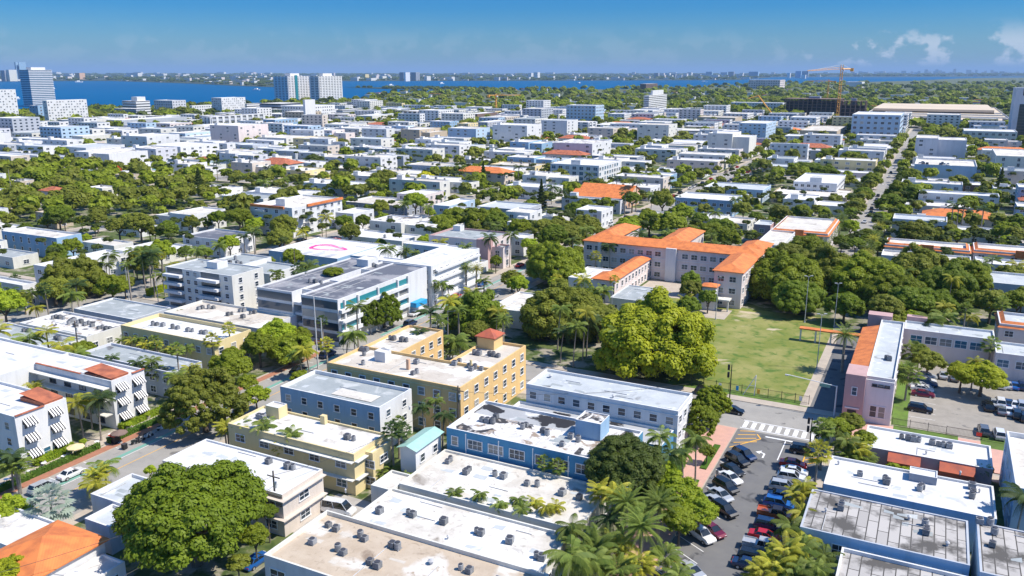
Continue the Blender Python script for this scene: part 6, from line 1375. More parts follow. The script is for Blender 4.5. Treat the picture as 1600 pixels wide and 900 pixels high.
# ------------------------------------------------------------------ vehicles
def car_meshes(kind):
    prof = {'sedan': (4.6, 1.8, [(-2.3, .55, .72), (-2.15, .32, .92), (-1.3, .28, 1.0), (.9, .28, .98), (1.95, .30, .82), (2.3, .45, .62)], (-1.5, -.95, .35, 1.15, 1.43)),
            'suv': (4.7, 1.9, [(-2.35, .6, .85), (-2.25, .36, 1.1), (-1.3, .34, 1.15), (1.0, .34, 1.12), (2.05, .36, .98), (2.35, .5, .75)], (-2.15, -1.85, .45, 1.15, 1.75)),
            'pickup': (5.6, 2.0, [(-2.8, .6, .85), (-2.7, .42, 1.12), (-.9, .4, 1.14), (1.3, .4, 1.15), (2.55, .42, 1.0), (2.8, .55, .8)], (-.75, -.55, .85, 1.55, 1.85)),
            'van': (5.4, 2.0, [(-2.7, .6, .9), (-2.6, .4, 1.2), (-1.3, .38, 1.25), (1.4, .38, 1.22), (2.4, .4, 1.05), (2.7, .5, .8)], (-2.55, -2.4, 1.0, 1.9, 2.25))}[kind]
    L, W_, st, (c0, c1, c2, c3, ct) = prof; b = MB(); hw = W_/2; rows = []
    for x, z0, z1 in st:
        k = .90 if abs(x) > L*.46 else 1; n = len(b.v)
        b.v += [(x, -hw*k*.92, z0), (x, -hw*k, (z0+z1)/2), (x, -hw*k*.90, z1), (x, hw*k*.90, z1), (x, hw*k, (z0+z1)/2), (x, hw*k*.92, z0)]; rows.append(n)
    for p, q in zip(rows, rows[1:]):
        for i in range(5): b.f.append((p+i, q+i, q+i+1, p+i+1)); b.m.append(0)
        b.f.append((p+5, q+5, q, p)); b.m.append(0)
    b.f.append(tuple(rows[0]+i for i in range(6))); b.m.append(0); b.f.append(tuple(rows[-1]+5-i for i in range(6))); b.m.append(0)
    zb = (st[2][2] + st[3][2])/2 - .03; a, r = hw*.88, hw*.70
    # roof panel and pillars in body colour
    b.box(c1 + .02, c2 - .02, -r, r, ct - .05, ct)
    for sy in (-1, 1):
        for (xa, xb) in ((c0, c1), (c3, c2), ((c0+c3)/2, (c1+c2)/2)): b.bar((xa, sy*a, zb), (xb, sy*r, ct - .03), .05, n=4)
    if kind == 'pickup':
        b.box(-2.7, -.9, -hw*.85, -hw*.78, 1.1, 1.3); b.box(-2.7, -.9, hw*.78, hw*.85, 1.1, 1.3); b.box(-2.78, -2.7, -hw*.85, hw*.85, 1.1, 1.3)
    g = MB(); n = 0
    g.v = [(c0, -a, zb), (c3, -a, zb), (c3, a, zb), (c0, a, zb), (c1, -r, ct-.04), (c2, -r, ct-.04), (c2, r, ct-.04), (c1, r, ct-.04)]
    g.f = [(0,1,5,4), (1,2,6,5), (2,3,7,6), (3,0,4,7), (4,5,6,7)]; g.m = [0]*5
    w = MB(); w.cyl(0, 0, -.11, .11, .34, n=14); w.v = [(x, z, y) for x, y, z in w.v]; w.f = [tuple(reversed(f)) for f in w.f]; w.quad([(.33*math.cos(t), -.111, .33*math.sin(t)) for t in [k*.449 for k in range(14)]])
    rim = MB(); rim.cyl(0, 0, -.12, .12, .2, n=8); rim.v = [(x, z, y) for x, y, z in rim.v]; rim.quad([(.2*math.cos(t), -.121, .2*math.sin(t)) for t in [k*.785 for k in range(8)]])
    hl = MB(); hl.box(-.05, .05, -.2, .2, -.08, .08); tl = MB(); tl.box(-.04, .04, -.2, .2, -.1, .1)
    return dict(L=L, hw=hw, st=st, body=b.mesh('body', [PAINT['white']]), glass=g.mesh('windows', [M['cglass']]), tyre=w.mesh('wheel', [M['tyre']]), rim=rim.mesh('rim', [M['steel']]), hl=hl.mesh('headlight', [M['lamp']]), tl=tl.mesh('tail_light', [M['tail']]))
CM = {k: car_meshes(k) for k in ('sedan', 'suv', 'pickup', 'van')}; NC = 0; CARS = []
def car(x, y, rz, kind='sedan', paint='white', label=None, full=True, z0=.03, group=None):
    global NC; NC += 1; c = CM[kind]
    lab = label or '%s %s parked %s' % (paint, kind, where(x, y, 0)); root = thing('parked_car', lab, kind if kind != 'suv' else 'car', (x, y, z0), rz, group)
    b = put('body', c['body'], root, (0, 0, 0)); b.material_slots[0].link = 'OBJECT'; b.material_slots[0].material = PAINT[paint]
    put('windows', c['glass'], root, (0, 0, 0))
    for sx in (-.29, .30):
        for sy in (-1, 1):
            w = put('wheel', c['tyre'], root, (c['L']*sx, sy*(c['hw']-.1), .34))
            if full: put('rim', c['rim'], w, (0, 0, 0))
    if full:
        for sy in (-1, 1):
            put('headlight', c['hl'], root, (c['L']*.485, sy*c['hw']*.62, (c['st'][-1][1]+c['st'][-1][2])/2 + .05)); put('tail_light', c['tl'], root, (-c['L']*.487, sy*c['hw']*.66, (c['st'][0][1]+c['st'][0][2])/2 + .08))
    CARS.append((x, y)); return root
LR = math.radians
gl_ = 'cars parked along the left side of the street'; gr_ = 'cars parked along the right side of the street'
rows = [(425, 243, 'navy', 'suv'), (388, 272, 'black', 'suv'), (362, 322, 'black', 'sedan'), (350, 366, 'white', 'sedan'), (325, 415, 'black', 'suv'), (298, 458, 'silver', 'sedan'), (276, 498, 'silver', 'sedan'), (316, 540, 'black', 'suv'), (252, 648, 'maroon', 'sedan'), (192, 676, 'white', 'suv'), (140, 868, 'silver', 'sedan')]
nm = ['first dark navy car below the striped zone', 'second car below the striped zone, black', 'black sedan between black car and white sedan', 'white sedan in the left parking row', 'black car between white and silver sedans', 'silver sedan in the left parking row', 'silver car half hidden by the lime tree', 'dark grey-black car alone past the lime tree', 'maroon car beside the white car under trees', 'white car by the lower yellow chevrons', 'silver car at the bottom edge']
for (zx, zy, p, k), l in zip(rows, nm): x, y = G(1040 + zx/3.4625, 640 + zy/3.4625, .7); car(x, y, LR(-33), k, p, l, group=gl_)
rows = [(745, 218, 'black', 'suv', 'dark car nearest the crossing in the right row'), (690, 290, 'red', 'sedan', 'bright red car in the right row'), (694, 330, 'white', 'sedan', 'white car next to the bright red one'), (682, 366, 'white', 'suv', 'white suv below the white car'), (640, 418, 'silver', 'suv', 'silver suv in the right row'), (630, 466, 'navy', 'sedan', 'navy car below the silver suv'), (612, 508, 'blue', 'suv', 'blue car with roof glare in the right row'), (598, 566, 'orange', 'pickup', 'orange-brown pickup truck in the right row'), (565, 628, 'navy', 'suv', 'dark navy car below the orange truck'), (535, 680, 'red', 'sedan', 'red car near the silver pickup'), (525, 738, 'silver', 'pickup', 'silver pickup with loaded bed'), (480, 800, 'black', 'suv', 'black car partly under the lower palms'), (450, 835, 'navy', 'sedan', 'navy car at the bottom of the right row')]
for zx, zy, p, k, l in rows: x, y = G(1040 + zx/3.4625, 640 + zy/3.4625, .7); car(x, y, LR(4 if zy < 500 else 2), k, p, l, group=gr_)
lot = [(300, 170, 'silver', 'sedan', 3), (292, 214, 'white', 'sedan', 3), (300, 250, 'navy', 'suv', 3), (262, 300, 'white', 'sedan', 3), (272, 352, 'maroon', 'sedan', 3), (243, 505, 'black', 'suv', -2), (925, 480, 'black', 'suv', 95), (1048, 440, 'white', 'suv', 92), (1058, 520, 'grey', 'sedan', 92), (1195, 460, 'white', 'sedan', 92), (1213, 560, 'black', 'suv', 92), (880, 722, 'grey', 'suv', 93), (1037, 760, 'white', 'suv', 93), (478, 165, 'silver', 'sedan', 90), (590, 190, 'grey', 'sedan', 90), (1192, 270, 'blue', 'sedan', 90), (1268, 275, 'navy', 'suv', 90), (240, 272, 'silver', 'sedan', 3), (1290, 590, 'black', 'suv', 92), (1120, 265, 'silver', 'sedan', 90), (1060, 262, 'white', 'suv', 90), (985, 440, 'silver', 'sedan', 92), (1262, 470, 'silver', 'suv', 92), (1135, 525, 'white', 'sedan', 92), (1130, 445, 'navy', 'sedan', 92)]
for zx, zy, p, k, a in lot:
    x, y = G(1400 + zx/6.43, 560 + zy/6.43, .7); car(x, y, LR(a), k, p, '%s %s in the car park beside the hall' % (p, 'car' if k == 'suv' else k), group='cars in the car park')
st_ = [(68, 761, 'silver', 'suv'), (111, 739, 'white', 'sedan'), (751, 453, 'white', 'sedan'), (753, 443, 'blue', 'sedan'), (712, 462, 'red', 'sedan'), (771, 462, 'silver', 'sedan'), (755, 416, 'white', 'suv'), (685, 506, 'white', 'suv'), (656, 466, 'white', 'sedan'), (667, 467, 'white', 'sedan'), (649, 489, 'white', 'sedan'), (641, 505, 'navy', 'suv'), (734, 473, 'grey', 'sedan'), (466, 577, 'black', 'sedan'), (512, 553, 'navy', 'suv'), (728, 440, 'black', 'suv'), (722, 444, 'grey', 'sedan'), (647, 351, 'white', 'van'), (400, 875, 'blue', 'sedan'), (1028, 652-30, 'black', 'sedan')]
for px, py, p, k in st_[:-1]:
    x, y = G(px, py, .7); car(x, y, LR(90) if py != 351 else LR(20), k, p, '%s %s on the left street %s' % (p, 'car' if k == 'suv' else k, where(x, y, 0)))
x, y = G(529, 795, .8); car(x, y, LR(8), 'van', 'white', 'white box van in the court beside the tan roof')
x, y = G(1103, 612, .7); car(x, y, LR(0), 'suv', 'black', 'black car at the kerb in front of the field fence')
x, y = G(1145, 640, .7); car(x, y, LR(0), 'sedan', 'black', 'dark car waiting at the left of the crossing')
for px, py, p in [(1392, 269, 'black'), (1389, 276, 'white'), (1372, 305, 'black'), (1370, 311, 'grey'), (1362, 325, 'black'), (1361, 331, 'black'), (1357, 336, 'white'), (1351, 346, 'white'), (1366, 318, 'silver'), (1398, 262, 'white')]:
    x, y = G(px, py, .7); car(x, y, LR(90), 'sedan', p, '%s car on the right-hand avenue' % p, full=False, group='cars along the avenue')
for i, px in enumerate((553, 560, 567, 575, 583, 591)):
    x, y = G(px, 371 + i*.6, .7); car(x, y, LR(75), 'sedan', ['navy', 'black', 'grey', 'black', 'silver', 'white'][i], '%s car in the lot behind the loop-roof store' % ['navy', 'black', 'grey', 'black', 'silver', 'white'][i], full=False, group='cars behind the store')
for i in range(8):
    x, y = G(598 + i*8, 363 + i*.5, .7); car(x, y, LR(75), 'sedan', ['white', 'grey', 'navy', 'silver', 'white', 'black', 'black', 'grey'][i], '%s car in the far row of the small lot' % ['white', 'grey', 'navy', 'silver', 'white', 'black', 'black', 'grey'][i], full=False, group='cars in the small lot')
rc = random.Random(8)
for y in range(255, 640, 7):
    for xs, s_ in ((-126.0, 1), (-113.2, 1), (-21.2, 1), (-224, 1), (-212.2, 1)):
        if xs == -21.2 and y < 400: continue
        if rc.random() < .45 and not any(abs(xs-a) < 3 and abs(y-b) < 6 for a, b in CARS) and visible(xs, y, 1, 0) and NC < 190 and not any(q[0] - 3 < y < q[1] + 3 for q in YS):
            p = rc.choice(['white', 'white', 'silver', 'black', 'grey', 'navy', 'red', 'tan']); car(xs, y, LR(90), rc.choice(['sedan', 'suv']), p, '%s car at the kerb %s' % (p, where(xs, y, 0)), full=False, group='cars parked along the kerbs')
# cars on the roof of the big garage
gx = [o for o in S.objects if 'huge pale blue parking garage' in o.get('label', '')][0]
b = spec(1527, 1426, None, 256, yb=282, d=45)
for i, (fx, fy) in enumerate(((.08, .2), (.14, .25), (.20, .2), (.42, .22), (.48, .2), (.54, .26), (.45, .35), (.12, .36))):
    car(b[0] + (b[1]-b[0])*fx, b[2] + (b[3]-b[2])*fy, LR(90), 'sedan', ['white', 'grey', 'black', 'navy', 'silver', 'white', 'black', 'grey'][i], '%s car on the big garage roof' % ['white', 'grey', 'black', 'navy', 'silver', 'white', 'black', 'grey'][i], full=False, z0=b[4] - .98, group='cars on the garage roof')

# ------------------------------------------------------------------ rooftop units
def unit_meshes():
    h = MB(); h.box(-.48, .48, -.48, .48, .12, .95)
    for k in range(7):
        for s_ in (-1, 1): h.box(-.46, .46, s_*.485 - .012, s_*.485 + .012, .2 + k*.1, .24 + k*.1); h.box(s_*.485 - .012, s_*.485 + .012, -.46, .46, .2 + k*.1, .24 + k*.1)
    for sx in (-.4, .4): h.box(sx - .05, sx + .05, -.55, .55, 0, .12)
    f = MB(); f.cyl(0, 0, .951, 1.03, .40, n=14)
    g = MB(); g.cyl(0, 0, .12, 1.0, .46, n=14); g.cyl(0, 0, 1.001, 1.06, .36, .2, n=12)
    for s_ in (-.3, .3): g.box(s_-.05, s_+.05, -.5, .5, 0, .12)
    return h.mesh('housing', [M['metal']]), f.mesh('fan_grille', [M['darkframe']]), g.mesh('housing', [M['metal']])
UH, UF, UR = unit_meshes(); NA = 0
def ac(x, y, z, rp, s=1.0, rz=None):
    global NA; NA += 1; rg = random.Random(NA)
    rnd = NA % 3 == 0
    r = thing('air_conditioner', '%s condenser on %s' % ('round' if rnd else 'boxy', rp), 'air conditioner', (x, y, z), rg.uniform(-.15, .15) if rz is None else rz, 'air conditioners on the roofs')
    put('housing', UR if rnd else UH, r, (0, 0, 0), 0, (s, s, s)); put('fan_grille', UF, r, (0, 0, .0), 0, (s*(.8 if rnd else 1), s*(.8 if rnd else 1), s * (1.1 if rnd else 1)))
def z2(x, y): return 400 + x/3, 600 + y/3
def z3(x, y): return 800 + x/3, 600 + y/3
def z4(x, y): return 1200 + x/3, 600 + y/3
def z5(x, y): return x/3.4625, 380 + y/3.4625
def z6(x, y): return 400 + x/3.4625, 380 + y/3.4625
AC = [('the tan roof', 4.2, z2, [(340, 670), (375, 688), (490, 718), (510, 735), (265, 750), (385, 782), (410, 800), (640, 765), (665, 775), (535, 845), (570, 862), (960, 870), (1000, 885)]),
 ('the long off-white roof', 4.15, z2, [(580, 605), (715, 612), (735, 622), (880, 655), (1035, 700), (1055, 708), (1190, 745)]), ('the long off-white roof', 4.15, z3, [(115, 815), (140, 825)]),
 ('the dusty white roof', 4.05, z2, [(898, 372), (912, 362), (985, 422), (998, 408), (1120, 432), (1160, 442)]), ('the dusty white roof', 4.05, z3, [(70, 475), (118, 480), (235, 520), (315, 540)]),
 ('the bright blue block', 7.55, z3, [(50, 210), (65, 200), (145, 228), (165, 240), (235, 290), (275, 255), (310, 270)]), ('the bright blue block', 7.55, z2, [(1060, 175), (1085, 180), (1110, 185), (1125, 160)]),
 ('the cream block', 7.05, z2, [(428, 258), (458, 265), (15, 160), (32, 165)]), ('the ochre block', 9.45, z6, [(725, 520), (745, 522), (790, 530), (815, 532), (575, 582), (595, 585), (585, 608), (690, 592), (718, 598), (580, 658), (868, 652), (850, 712), (870, 705), (1075, 660), (1100, 645), (1180, 600), (1205, 604), (1265, 605), (1285, 612), (1310, 616), (1155, 672), (1185, 680), (1218, 688), (1165, 690)]),
 ('the pale yellow hotel', 6.6, z5, [(828, 445), (850, 445), (882, 450), (935, 462), (962, 465), (1018, 478), (1042, 480), (1090, 490), (1112, 492)]),
 ('the roof full of units', 4.5, z5, [(285, 410), (305, 405), (325, 408), (345, 412), (385, 428), (400, 422), (420, 438), (440, 430), (460, 445), (480, 440), (500, 452), (535, 465), (555, 462), (575, 470), (595, 468), (372, 440), (410, 452)]),
 ('the left-edge grey roof', 4.1, z5, [(20, 462), (40, 462), (130, 478), (155, 480), (210, 508), (235, 508), (305, 520), (322, 525)]),
 ('the beige-roofed building', 5.4, z5, [(1075, 360), (1095, 355), (1130, 355), (1155, 355), (1235, 392), (1255, 388), (1300, 372), (1320, 370), (1355, 385), (1378, 380), (1315, 405)]),
 ('the red-awning store', 3.6, z4, [(625, 257), (655, 262), (680, 268), (706, 272), (768, 284), (797, 290), (820, 295), (848, 300)]), ('the red-ended building', 5.65, z4, [(430, 430), (548, 455), (556, 468), (720, 490), (710, 500), (955, 490), (960, 515), (955, 535)]),
 ('the patched felt roof', 5.85, z4, [(345, 568), (340, 590), (735, 665), (742, 690), (740, 705)]), ('the right patched roof', 6.15, z4, [(1060, 705), (1050, 762), (990, 655), (1040, 660)]),
 ('the pink-towered hall', 9.0, lambda x, y: (1200 + x/3.4625, 380 + y/3.4625), [(640, 628), (655, 635)]), ('the five-storey hotel', 12.25, z5, [(1230, 105), (1245, 108), (1285, 112), (1305, 115)]),
 ('the bright white roof', 6.7, z2, [(60, 372), (150, 395), (175, 400)]), ('the glass hotel', 11.7, z6, [(590, 118), (605, 120), (620, 122), (635, 124), (650, 128), (290, 212), (320, 214), (350, 218)])]
for rp, z, fn, pts in AC:
    for p in pts: x, y = G(*fn(*p), z); ac(x, y, z, rp, .78 + .28 * ((NA * 37) % 11) / 11)
for x, y, z, _ in ACS:
    if NA >= 296: break
    if visible(x, y, z, 0): ac(x, y, z, 'roof ' + where(x, y, z), 1.2)
# roof vents, pipes and hatches on the near roofs
for px, py, z, sz in [(674, 881, 4.2, .8), (1310, 726, 5.65, .4), (1440, 760, 5.65, .4), (1530, 770, 5.65, .35), (1447, 710, 3.6, .4), (1500, 742, 5.65, .35), (860, 590, 9.0, .7), (958, 622, 9.0, .5), (640, 640, 8.4, .4), (1000, 650, 5.5, .6), (540, 770, 4.1, .3), (700, 843, 4.1, .35), (770, 740, 4.0, .3), (1420, 812, 5.85, .5), (1480, 853, 5.85, .5), (1290, 800, 5.85, .4)]:
    x, y = G(px, py, z); r = thing('roof_vent', 'capped metal vent on roof ' + where(x, y, z), 'vent', (x, y, z))
    put_ = MB(); put_.cyl(0, 0, 0, .5, sz*.35, n=10); put_.build('pipe', M['lmetal'], r); q = MB(); q.cyl(0, 0, .501, .7, sz*.6, sz*.2, n=10); q.build('cap', M['lmetal'], r)

# ------------------------------------------------------------------ street furniture
def lamp(label, x, y, h, az, arm=2.2, mat='lmetal', double=False):
    r = thing('street_lamp', label, 'street lamp', (x, y, .15)); mb = MB(); mb.cyl(0, 0, 0, h, .11, .06, 8); mb.cyl(0, 0, 0, .5, .2, .16, 8); mb.build('pole', M[mat], r)
    for s_ in ((1, -1) if double else (1,)):
        dx, dy = math.cos(az)*arm*s_, math.sin(az)*arm*s_; mb = MB(); mb.bar((0, 0, h - .25), (dx, dy, h + .1), .05); mb.build('arm', M[mat], r)
        mb = MB(); mb.box(-.35, .35, -.14, .14, 0, .14); q = mb.build('lamp_head', M[mat], r); q.location = (dx, dy, h + .04); q.rotation_euler = (0, 0, az)
def lamp_px(label, px, py, h, az, **k): x, y = G(px, py); lamp(label, x, y, h, az, **k)
lamp_px('tall white floodlight pole standing in the playing field', 1276, 577, 13, YAW, arm=.8, double=True)
lamp_px('second floodlight pole at the far left field corner', 1257, 505, 13, YAW, arm=.8, double=True); lamp_px('floodlight pole beside the walkway roof', 1303, 512, 12, YAW, arm=.6, double=True)
lamp_px('steel lamp post beside the small entrance tower', 1118, 500, 12, 0, arm=.6); lamp_px('lamp post by the golden ficus and grey classroom', 955, 503, 11, 0, arm=.5)
for px, py, h in [(752, 480, 9), (718, 490, 8), (672, 505, 8), (683, 480, 8), (202, 470, 11), (248, 478, 10), (305, 480, 8), (700, 540, 9)]: x, y = G(px, py); lamp('grey street lamp beside the left street ' + where(x, y, 0), x, y, h, 0)
def upole(label, px, py, h, mat='wood', cross=True):
    x, y = G(px, py); r = thing('utility_pole', label, 'utility pole', (x, y, 0)); mb = MB(); mb.cyl(0, 0, 0, h, .19, .12, 8); mb.build('pole', M[mat], r)
    if cross:
        mb = MB(); mb.box(-1.2, 1.2, -.06, .06, h-1, h-.85); mb.build('crossarm', M[mat], r)
        mb = MB(); mb.cyl(.35, 0, h-2.6, h-1.6, .24, n=10); mb.build('transformer', M['lmetal'], r)
    return (x, y, h)
u1 = upole('brown utility pole in front of the ochre block corner', 717, 690, 11); u2 = upole('utility pole behind the tan roof with service drop', 434, 832, 10); u3 = upole('utility pole between the left-edge roofs', 125, 565, 10)
upole('slim leaning steel pole beside the left street', 497, 576, 17, 'lmetal', False); upole('short pale pole beside the slim one', 505, 560, 10, 'lmetal', False); upole('tall wooden pole at the far left edge', 21, 320, 18, 'palmbark', False); upole('wooden pole by the left palms', 31, 766, 6, 'palmbark', False); upole('dark pole in front of the loop-roof store', 462, 432, 9, 'wood', False)
def wire(label, a, b, sag=1.2):
    mb = MB(); N_ = 10; pts = [(a[0]+(b[0]-a[0])*t, a[1]+(b[1]-a[1])*t, a[2]+(b[2]-a[2])*t - sag*4*t*(1-t)) for t in [i/N_ for i in range(N_+1)]]
    for p, q in zip(pts, pts[1:]): mb.bar(p, q, .03, n=4)
    tag(mb.build('power_line', M['black']), label, 'power line')
wire('thin power line from the tan-roof pole to the lower left', (u2[0], u2[1], 9.2), (-98, 45, 8)); wire('second thin line running below the first one', (u2[0], u2[1], 7.6), (-86, 44, 6.2)); wire('line between the utility poles across the cream block', (u1[0], u1[1], 10), (u2[0], u2[1], 9.3), 2)
wire('line from the ochre corner pole to the right', (u1[0], u1[1], 9.9), (-36, 143, 10.5))
def fence(label, x0, x1, y, h, step=.22, gate=False):
    r = thing('fence', label, 'fence', ((x0+x1)/2, y, .15)); o = ((x0+x1)/2, y, 0)
    mb = MB(); n = int((x1-x0)/step)
    for i in range(n): xx = x0 + i*step; mb.box(xx-.012, xx+.012, y-.012, y+.012, .05, h)
    for z in (.25, h-.2): mb.box(x0, x1, y-.02, y+.02, z, z+.05)
    mb.build('railing', M['black'], r, o); n = int((x1-x0)/2.6)
    pm = MB(); pm.box(-.05, .05, -.05, .05, 0, h+.15); pm = pm.mesh('post', [M['black']])
    for i in range(n+1): put('post', pm, r, (x0 + (x1-x0)*i/n - o[0], 0, 0))
fence('black railing fence along the playing field', -42, -17.6, 169.2, 1.9); fence('black fence in front of the hall lawn', -1.8, 7.5, 165.7, 1.6); fence('black fence right of the car park gate', 13.4, 18.5, 165.9, 1.6)
r = thing('gate', 'wide brown sliding gate closing the car park', 'gate', (10.4, 165.8, .17)); mb = MB()
for i in range(28): mb.box(-2.9 + i*.215, -2.87 + i*.215, -.02, .02, .1, 1.5)
mb.box(-2.95, 2.95, -.03, .03, .1, .17); mb.box(-2.95, 2.95, -.03, .03, 1.5, 1.57); mb.build('gate_leaf', M['wood'], r); mb = MB(); mb.box(2.0, 2.9, -.06, -.03, .7, 1.4); mb.build('warning_sign', M['red'], r)
# white A-frame goal by the fence
x, y = G(1176, 623); r = thing('swing_frame', 'white steel triangular frame behind the field fence', 'frame', (x, y + 1.5, .15))
mb = MB(); mb.bar((0, 0, 0), (.1, 0, 4.6), .09); mb.build('upright', M['white'], r); mb = MB(); mb.bar((-2.2, -.6, 0), (.1, 0, 4.5), .08); mb.build('brace', M['white'], r); mb = MB(); mb.bar((-1.0, -.3, 2.2), (.06, 0, 2.2), .05); mb.build('crossbar', M['white'], r)
for i, (px, mt, l) in enumerate(((1125, 'white', 'small white notice on the field fence'), (1152, 'blueawn', 'small blue banner on the field fence'), (1185, 'yellow', 'small yellow banner on the field fence'), (1251, 'white', 'white notice near the field gate'))):
    x = G(px, 610)[0]; x = solve_x(px, 169.1, 1.2); mb = MB(); mb.box(-.3, .3, -.02, .02, -.5, .5); o = mb.build('banner', M[mt]); o.location = (x, 169.12, 1.2); tag(o, l, 'sign')
# traffic signal masts
x, y = G(1303, 650); r = thing('signal_mast', 'white mast arm reaching left with green street sign', 'traffic signal', (x, y, .15))
mb = MB(); mb.cyl(0, 0, 0, 6.2, .16, .12, 10); mb.build('pole', M['white'], r); mb = MB(); mb.bar((0, 0, 6.1), (-9.5, .3, 6.9), .08, n=8); mb.build('mast_arm', M['white'], r)
mb = MB(); mb.box(-3.2, -1.2, -.1, -.05, 5.6, 6.2); mb.build('street_sign', M['green'], r); mb = MB(); mb.box(-9.9, -9.2, -.2, .2, 6.8, 7.0); mb.build('lamp_head', M['lmetal'], r)
def signal(label, px, py, h):
    x, y = G(px, py); r = thing('traffic_signal', label, 'traffic signal', (x, y, .15)); mb = MB(); mb.cyl(0, 0, 0, h, .13, .09, 8); mb.build('pole', M['black'], r)
    for k in range(2):
        mb = MB(); mb.box(-.75, -.35, -.2, .2, h - 1.2 - k*1.6, h - .1 - k*1.6); q = mb.build('signal_head', M['black'], r)
        for j, mt in enumerate(('tail', 'yellow', 'green')): l_ = MB(); l_.cyl(-.55, 0, h - .45 - j*.33 - k*1.6, h - .25 - j*.33 - k*1.6, .1, n=8); l_.build('lens', M[mt], q)
signal('dark signal pole at the right end of the crossing', 1265, 698, 5.5); signal('dark signal pole at the left corner by the fence', 1139, 636, 9)
# promenade and terrace life
def person(label, x, y, shirt, rz=0, z=.16):
    me = bpy.data.meshes.new('person'); vs = [(0,0,.95), (0,0,1.2), (0,0,1.42), (0,0,1.52), (0,0,1.66), (-.1,0,.9), (-.12,.05,.48), (-.12,-.02,.08), (-.12,.1,.03), (.1,0,.9), (.14,-.06,.48), (.13,.1,.08), (.13,.2,.03), (-.2,0,1.38), (-.27,.03,1.1), (-.24,.14,.86), (.2,0,1.38), (.27,.02,1.1), (.25,.12,.86)]
    es = [(0,1),(1,2),(2,3),(3,4),(0,5),(5,6),(6,7),(7,8),(0,9),(9,10),(10,11),(11,12),(2,13),(13,14),(14,15),(2,16),(16,17),(17,18)]
    me.from_pydata(vs, es, []); o = newobj('person', me); o.location = (x, y, z); o.rotation_euler = (0, 0, rz)
    m = o.modifiers.new('skin', 'SKIN'); rad = [.15,.14,.15,.06,.105,.09,.065,.045,.05,.09,.065,.045,.05,.06,.045,.035,.06,.045,.035]
    for v, q in zip(me.skin_vertices[0].data, rad): v.radius = (q, q*.8)
    me.skin_vertices[0].data[0].use_root = True; o.modifiers.new('sub', 'SUBSURF').levels = 1; me.materials.append(shirt); tag(o, label, 'person')
x, y = G(1120, 748); person('person in dark clothes on the pink promenade', x, y, PAINT['grey'], 1)
x, y = G(1117, 757); person('second person on the promenade beside the hedge', x, y, WALL['peach'], 2)
def umbrella(label, x, y, mt):
    r = thing('cafe_umbrella', label, 'umbrella', (x, y, .16)); mb = MB(); mb.cyl(0, 0, 0, 2.5, .035, n=6); mb.build('pole', M['wood'], r)
    mb = MB(); n = 8; R_ = 1.5
    for i in range(n):
        a, b2 = 2*math.pi*i/n, 2*math.pi*(i+1)/n; mb.quad([(R_*math.cos(a), R_*math.sin(a), 2.05), (R_*math.cos(b2), R_*math.sin(b2), 2.05), (0, 0, 2.6)])
        mb.quad([(R_*math.cos(a), R_*math.sin(a), 1.9), (R_*math.cos(b2), R_*math.sin(b2), 1.9), (R_*math.cos(b2), R_*math.sin(b2), 2.05), (R_*math.cos(a), R_*math.sin(a), 2.05)])
    mb.build('canopy', mt, r); mb = MB(); mb.cyl(0, 0, 0, .12, .4, n=10); mb.build('base', M['concrete'], r)
for (px, py, mt, w) in ((186, 676, WALL['brown'], 'brown'), (118, 698, WALL['cream'], 'cream')):
    x, y = G(px, py, 2.2); umbrella('%s umbrella on the hotel café terrace' % w, x, y, mt)
def planter(x, y, l):
    r = thing('planter', l, 'planter', (x, y, .16)); mb = MB(); mb.cyl(0, 0, 0, .6, .4, .55, n=12); mb.build('pot', M['concrete'], r)
    o = put('foliage', CROWN['small'][0], r, (0, 0, .95), 0, (.75, .75, .7)); o.material_slots[0].link = 'OBJECT'; o.material_slots[0].material = LEAF['lime']
for i, y in enumerate((72, 76, 81, 85.5, 89, 98, 103)): planter(-132.3 + (i % 2)*.9, y, 'round concrete planter with lime plant on the terrace')
def table(x, y, l):
    r = thing('cafe_table', l, 'table', (x, y, .16)); mb = MB(); mb.cyl(0, 0, .72, .76, .45, n=12); mb.build('table_top', M['frame'], r); mb = MB(); mb.cyl(0, 0, 0, .72, .05, n=6); mb.cyl(0, 0, 0, .04, .3, n=8); mb.build('pedestal', M['black'], r)
for i in range(7): table(-131.2 + (i % 2)*.6, 74 + i*3.3, 'small round white table on the café terrace')
def scooter(x, y, l, p):
    r = thing('scooter', l, 'scooter', (x, y, .04), LR(70)); mb = MB(); mb.box(-.75, .1, -.16, .16, .45, .78); mb.box(-.1, .45, -.16, .16, .28, .36); mb.bar((.45, 0, .3), (.62, 0, 1.0), .12); mb.build('body', PAINT[p], r)
    mb = MB(); mb.box(-.75, .0, -.14, .14, .781, .9); mb.build('seat', M['black'], r); mb = MB(); mb.bar((.6, -.33, 1.02), (.6, .33, 1.02), .03); mb.build('handlebar', M['black'], r)
    for sx in (-.55, .72):
        w = MB(); w.bar((sx, -.06, .26), (sx, .06, .26), .26, n=12); w.build('wheel', M['tyre'], r)
for i, (px, py, p) in enumerate(((212, 694, 'black'), (219, 690, 'grey'), (226, 686, 'white'), (232, 683, 'silver'), (252, 672, 'white'))): x, y = G(px, py); scooter(x, y, '%s scooter parked on the green bike lane edge' % p, p)
x, y = G(195, 702); r = thing('bin', 'dark wheeled bin at the kerb by the scooters', 'bin', (x, y, .04)); mb = MB(); mb.box(-.35, .35, -.4, .4, .1, 1.0); mb.build('container', M['black'], r); mb = MB(); mb.box(-.38, .38, -.43, .43, 1.002, 1.08); mb.build('lid', M['darkframe'], r)
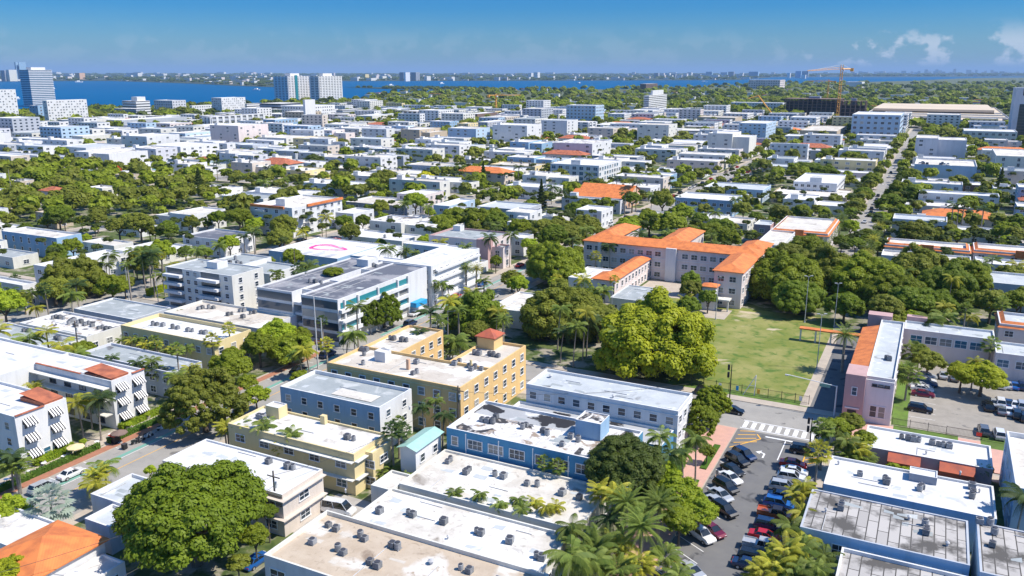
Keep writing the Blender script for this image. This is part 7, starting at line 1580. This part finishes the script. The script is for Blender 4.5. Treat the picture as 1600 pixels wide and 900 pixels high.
x, y = G(180, 693); r = thing('kiosk', 'black square menu stand at the hedge gap', 'kiosk', (x, y, .16)); mb = MB(); mb.box(-.6, .6, -.5, .5, 0, 1.5); mb.build('cabinet', M['black'], r); mb = MB(); mb.box(-.8, .8, -.7, .7, 1.501, 1.6); mb.build('top', M['red'], r)
# boats on the bay
for i, (px, py) in enumerate(((83, 140), (123, 128.6), (27, 155), (400, 141), (610, 134), (905, 131), (1100, 128.5), (690, 131))):
    x, y = G(px, py, -1); r = thing('boat', 'white motorboat on the bay ' + where(x, y, 0), 'boat', (x, y, -1), i * 1.1); sc = 1 + math.hypot(x, y)/2500
    mb = MB(); P0 = [(-7, -2.2), (4, -2.2), (8, 0), (4, 2.2), (-7, 2.2)]; mb.quad([(a*sc, b2*sc, 1.6*sc) for a, b2 in P0])
    for (a, b2), (c, d) in zip(P0, P0[1:] + P0[:1]): mb.quad([(a*.9*sc, b2*.8*sc, 0), (c*.9*sc, d*.8*sc, 0), (c*sc, d*sc, 1.6*sc), (a*sc, b2*sc, 1.6*sc)])
    mb.build('hull', M['hull'], r); mb = MB(); mb.box(-3*sc, 2*sc, -1.4*sc, 1.4*sc, 1.61*sc, 3.2*sc); mb.build('cabin', M['hull'], r)
# construction barriers at the glass hotel
for i in range(9):
    x, y = -152 + i*2.7, 152.6 + (i % 2)*.3; r = thing('barrier', 'orange plastic barrier in front of the glass hotel', 'barrier', (x, y + 1.2 + 13 - 12, .05), 0, 'barriers by the glass hotel')
    mb = MB(); mb.box(-1.0, 1.0, -.22, .22, 0, .35); mb.box(-1.0, 1.0, -.1, .1, .351, 1.0); mb.build('body', M['orange'], r); mb = MB(); mb.box(-.8, .8, -.12, -.102, .6, .8); mb.build('reflector', M['white'], r)

# ------------------------------------------------------------------ the air between the camera and the far shore
hm = bpy.data.materials.new('air'); hm.use_nodes = True; hn = hm.node_tree; hn.nodes.clear()
pv = hn.nodes.new('ShaderNodeVolumePrincipled'); pv.inputs['Color'].default_value = (.40, .62, .92, 1); pv.inputs['Density'].default_value = 4e-5; pv.inputs['Anisotropy'].default_value = 0
mo = hn.nodes.new('ShaderNodeOutputMaterial'); hn.links.new(pv.outputs[0], mo.inputs['Volume'])
mb = MB(); mb.box(-91000, 61000, -7000, 111000, -2.5, 420); o = mb.build('haze', hm); o['kind'] = 'stuff'
finish_labels()
print('cars', NC, 'ac', NA)
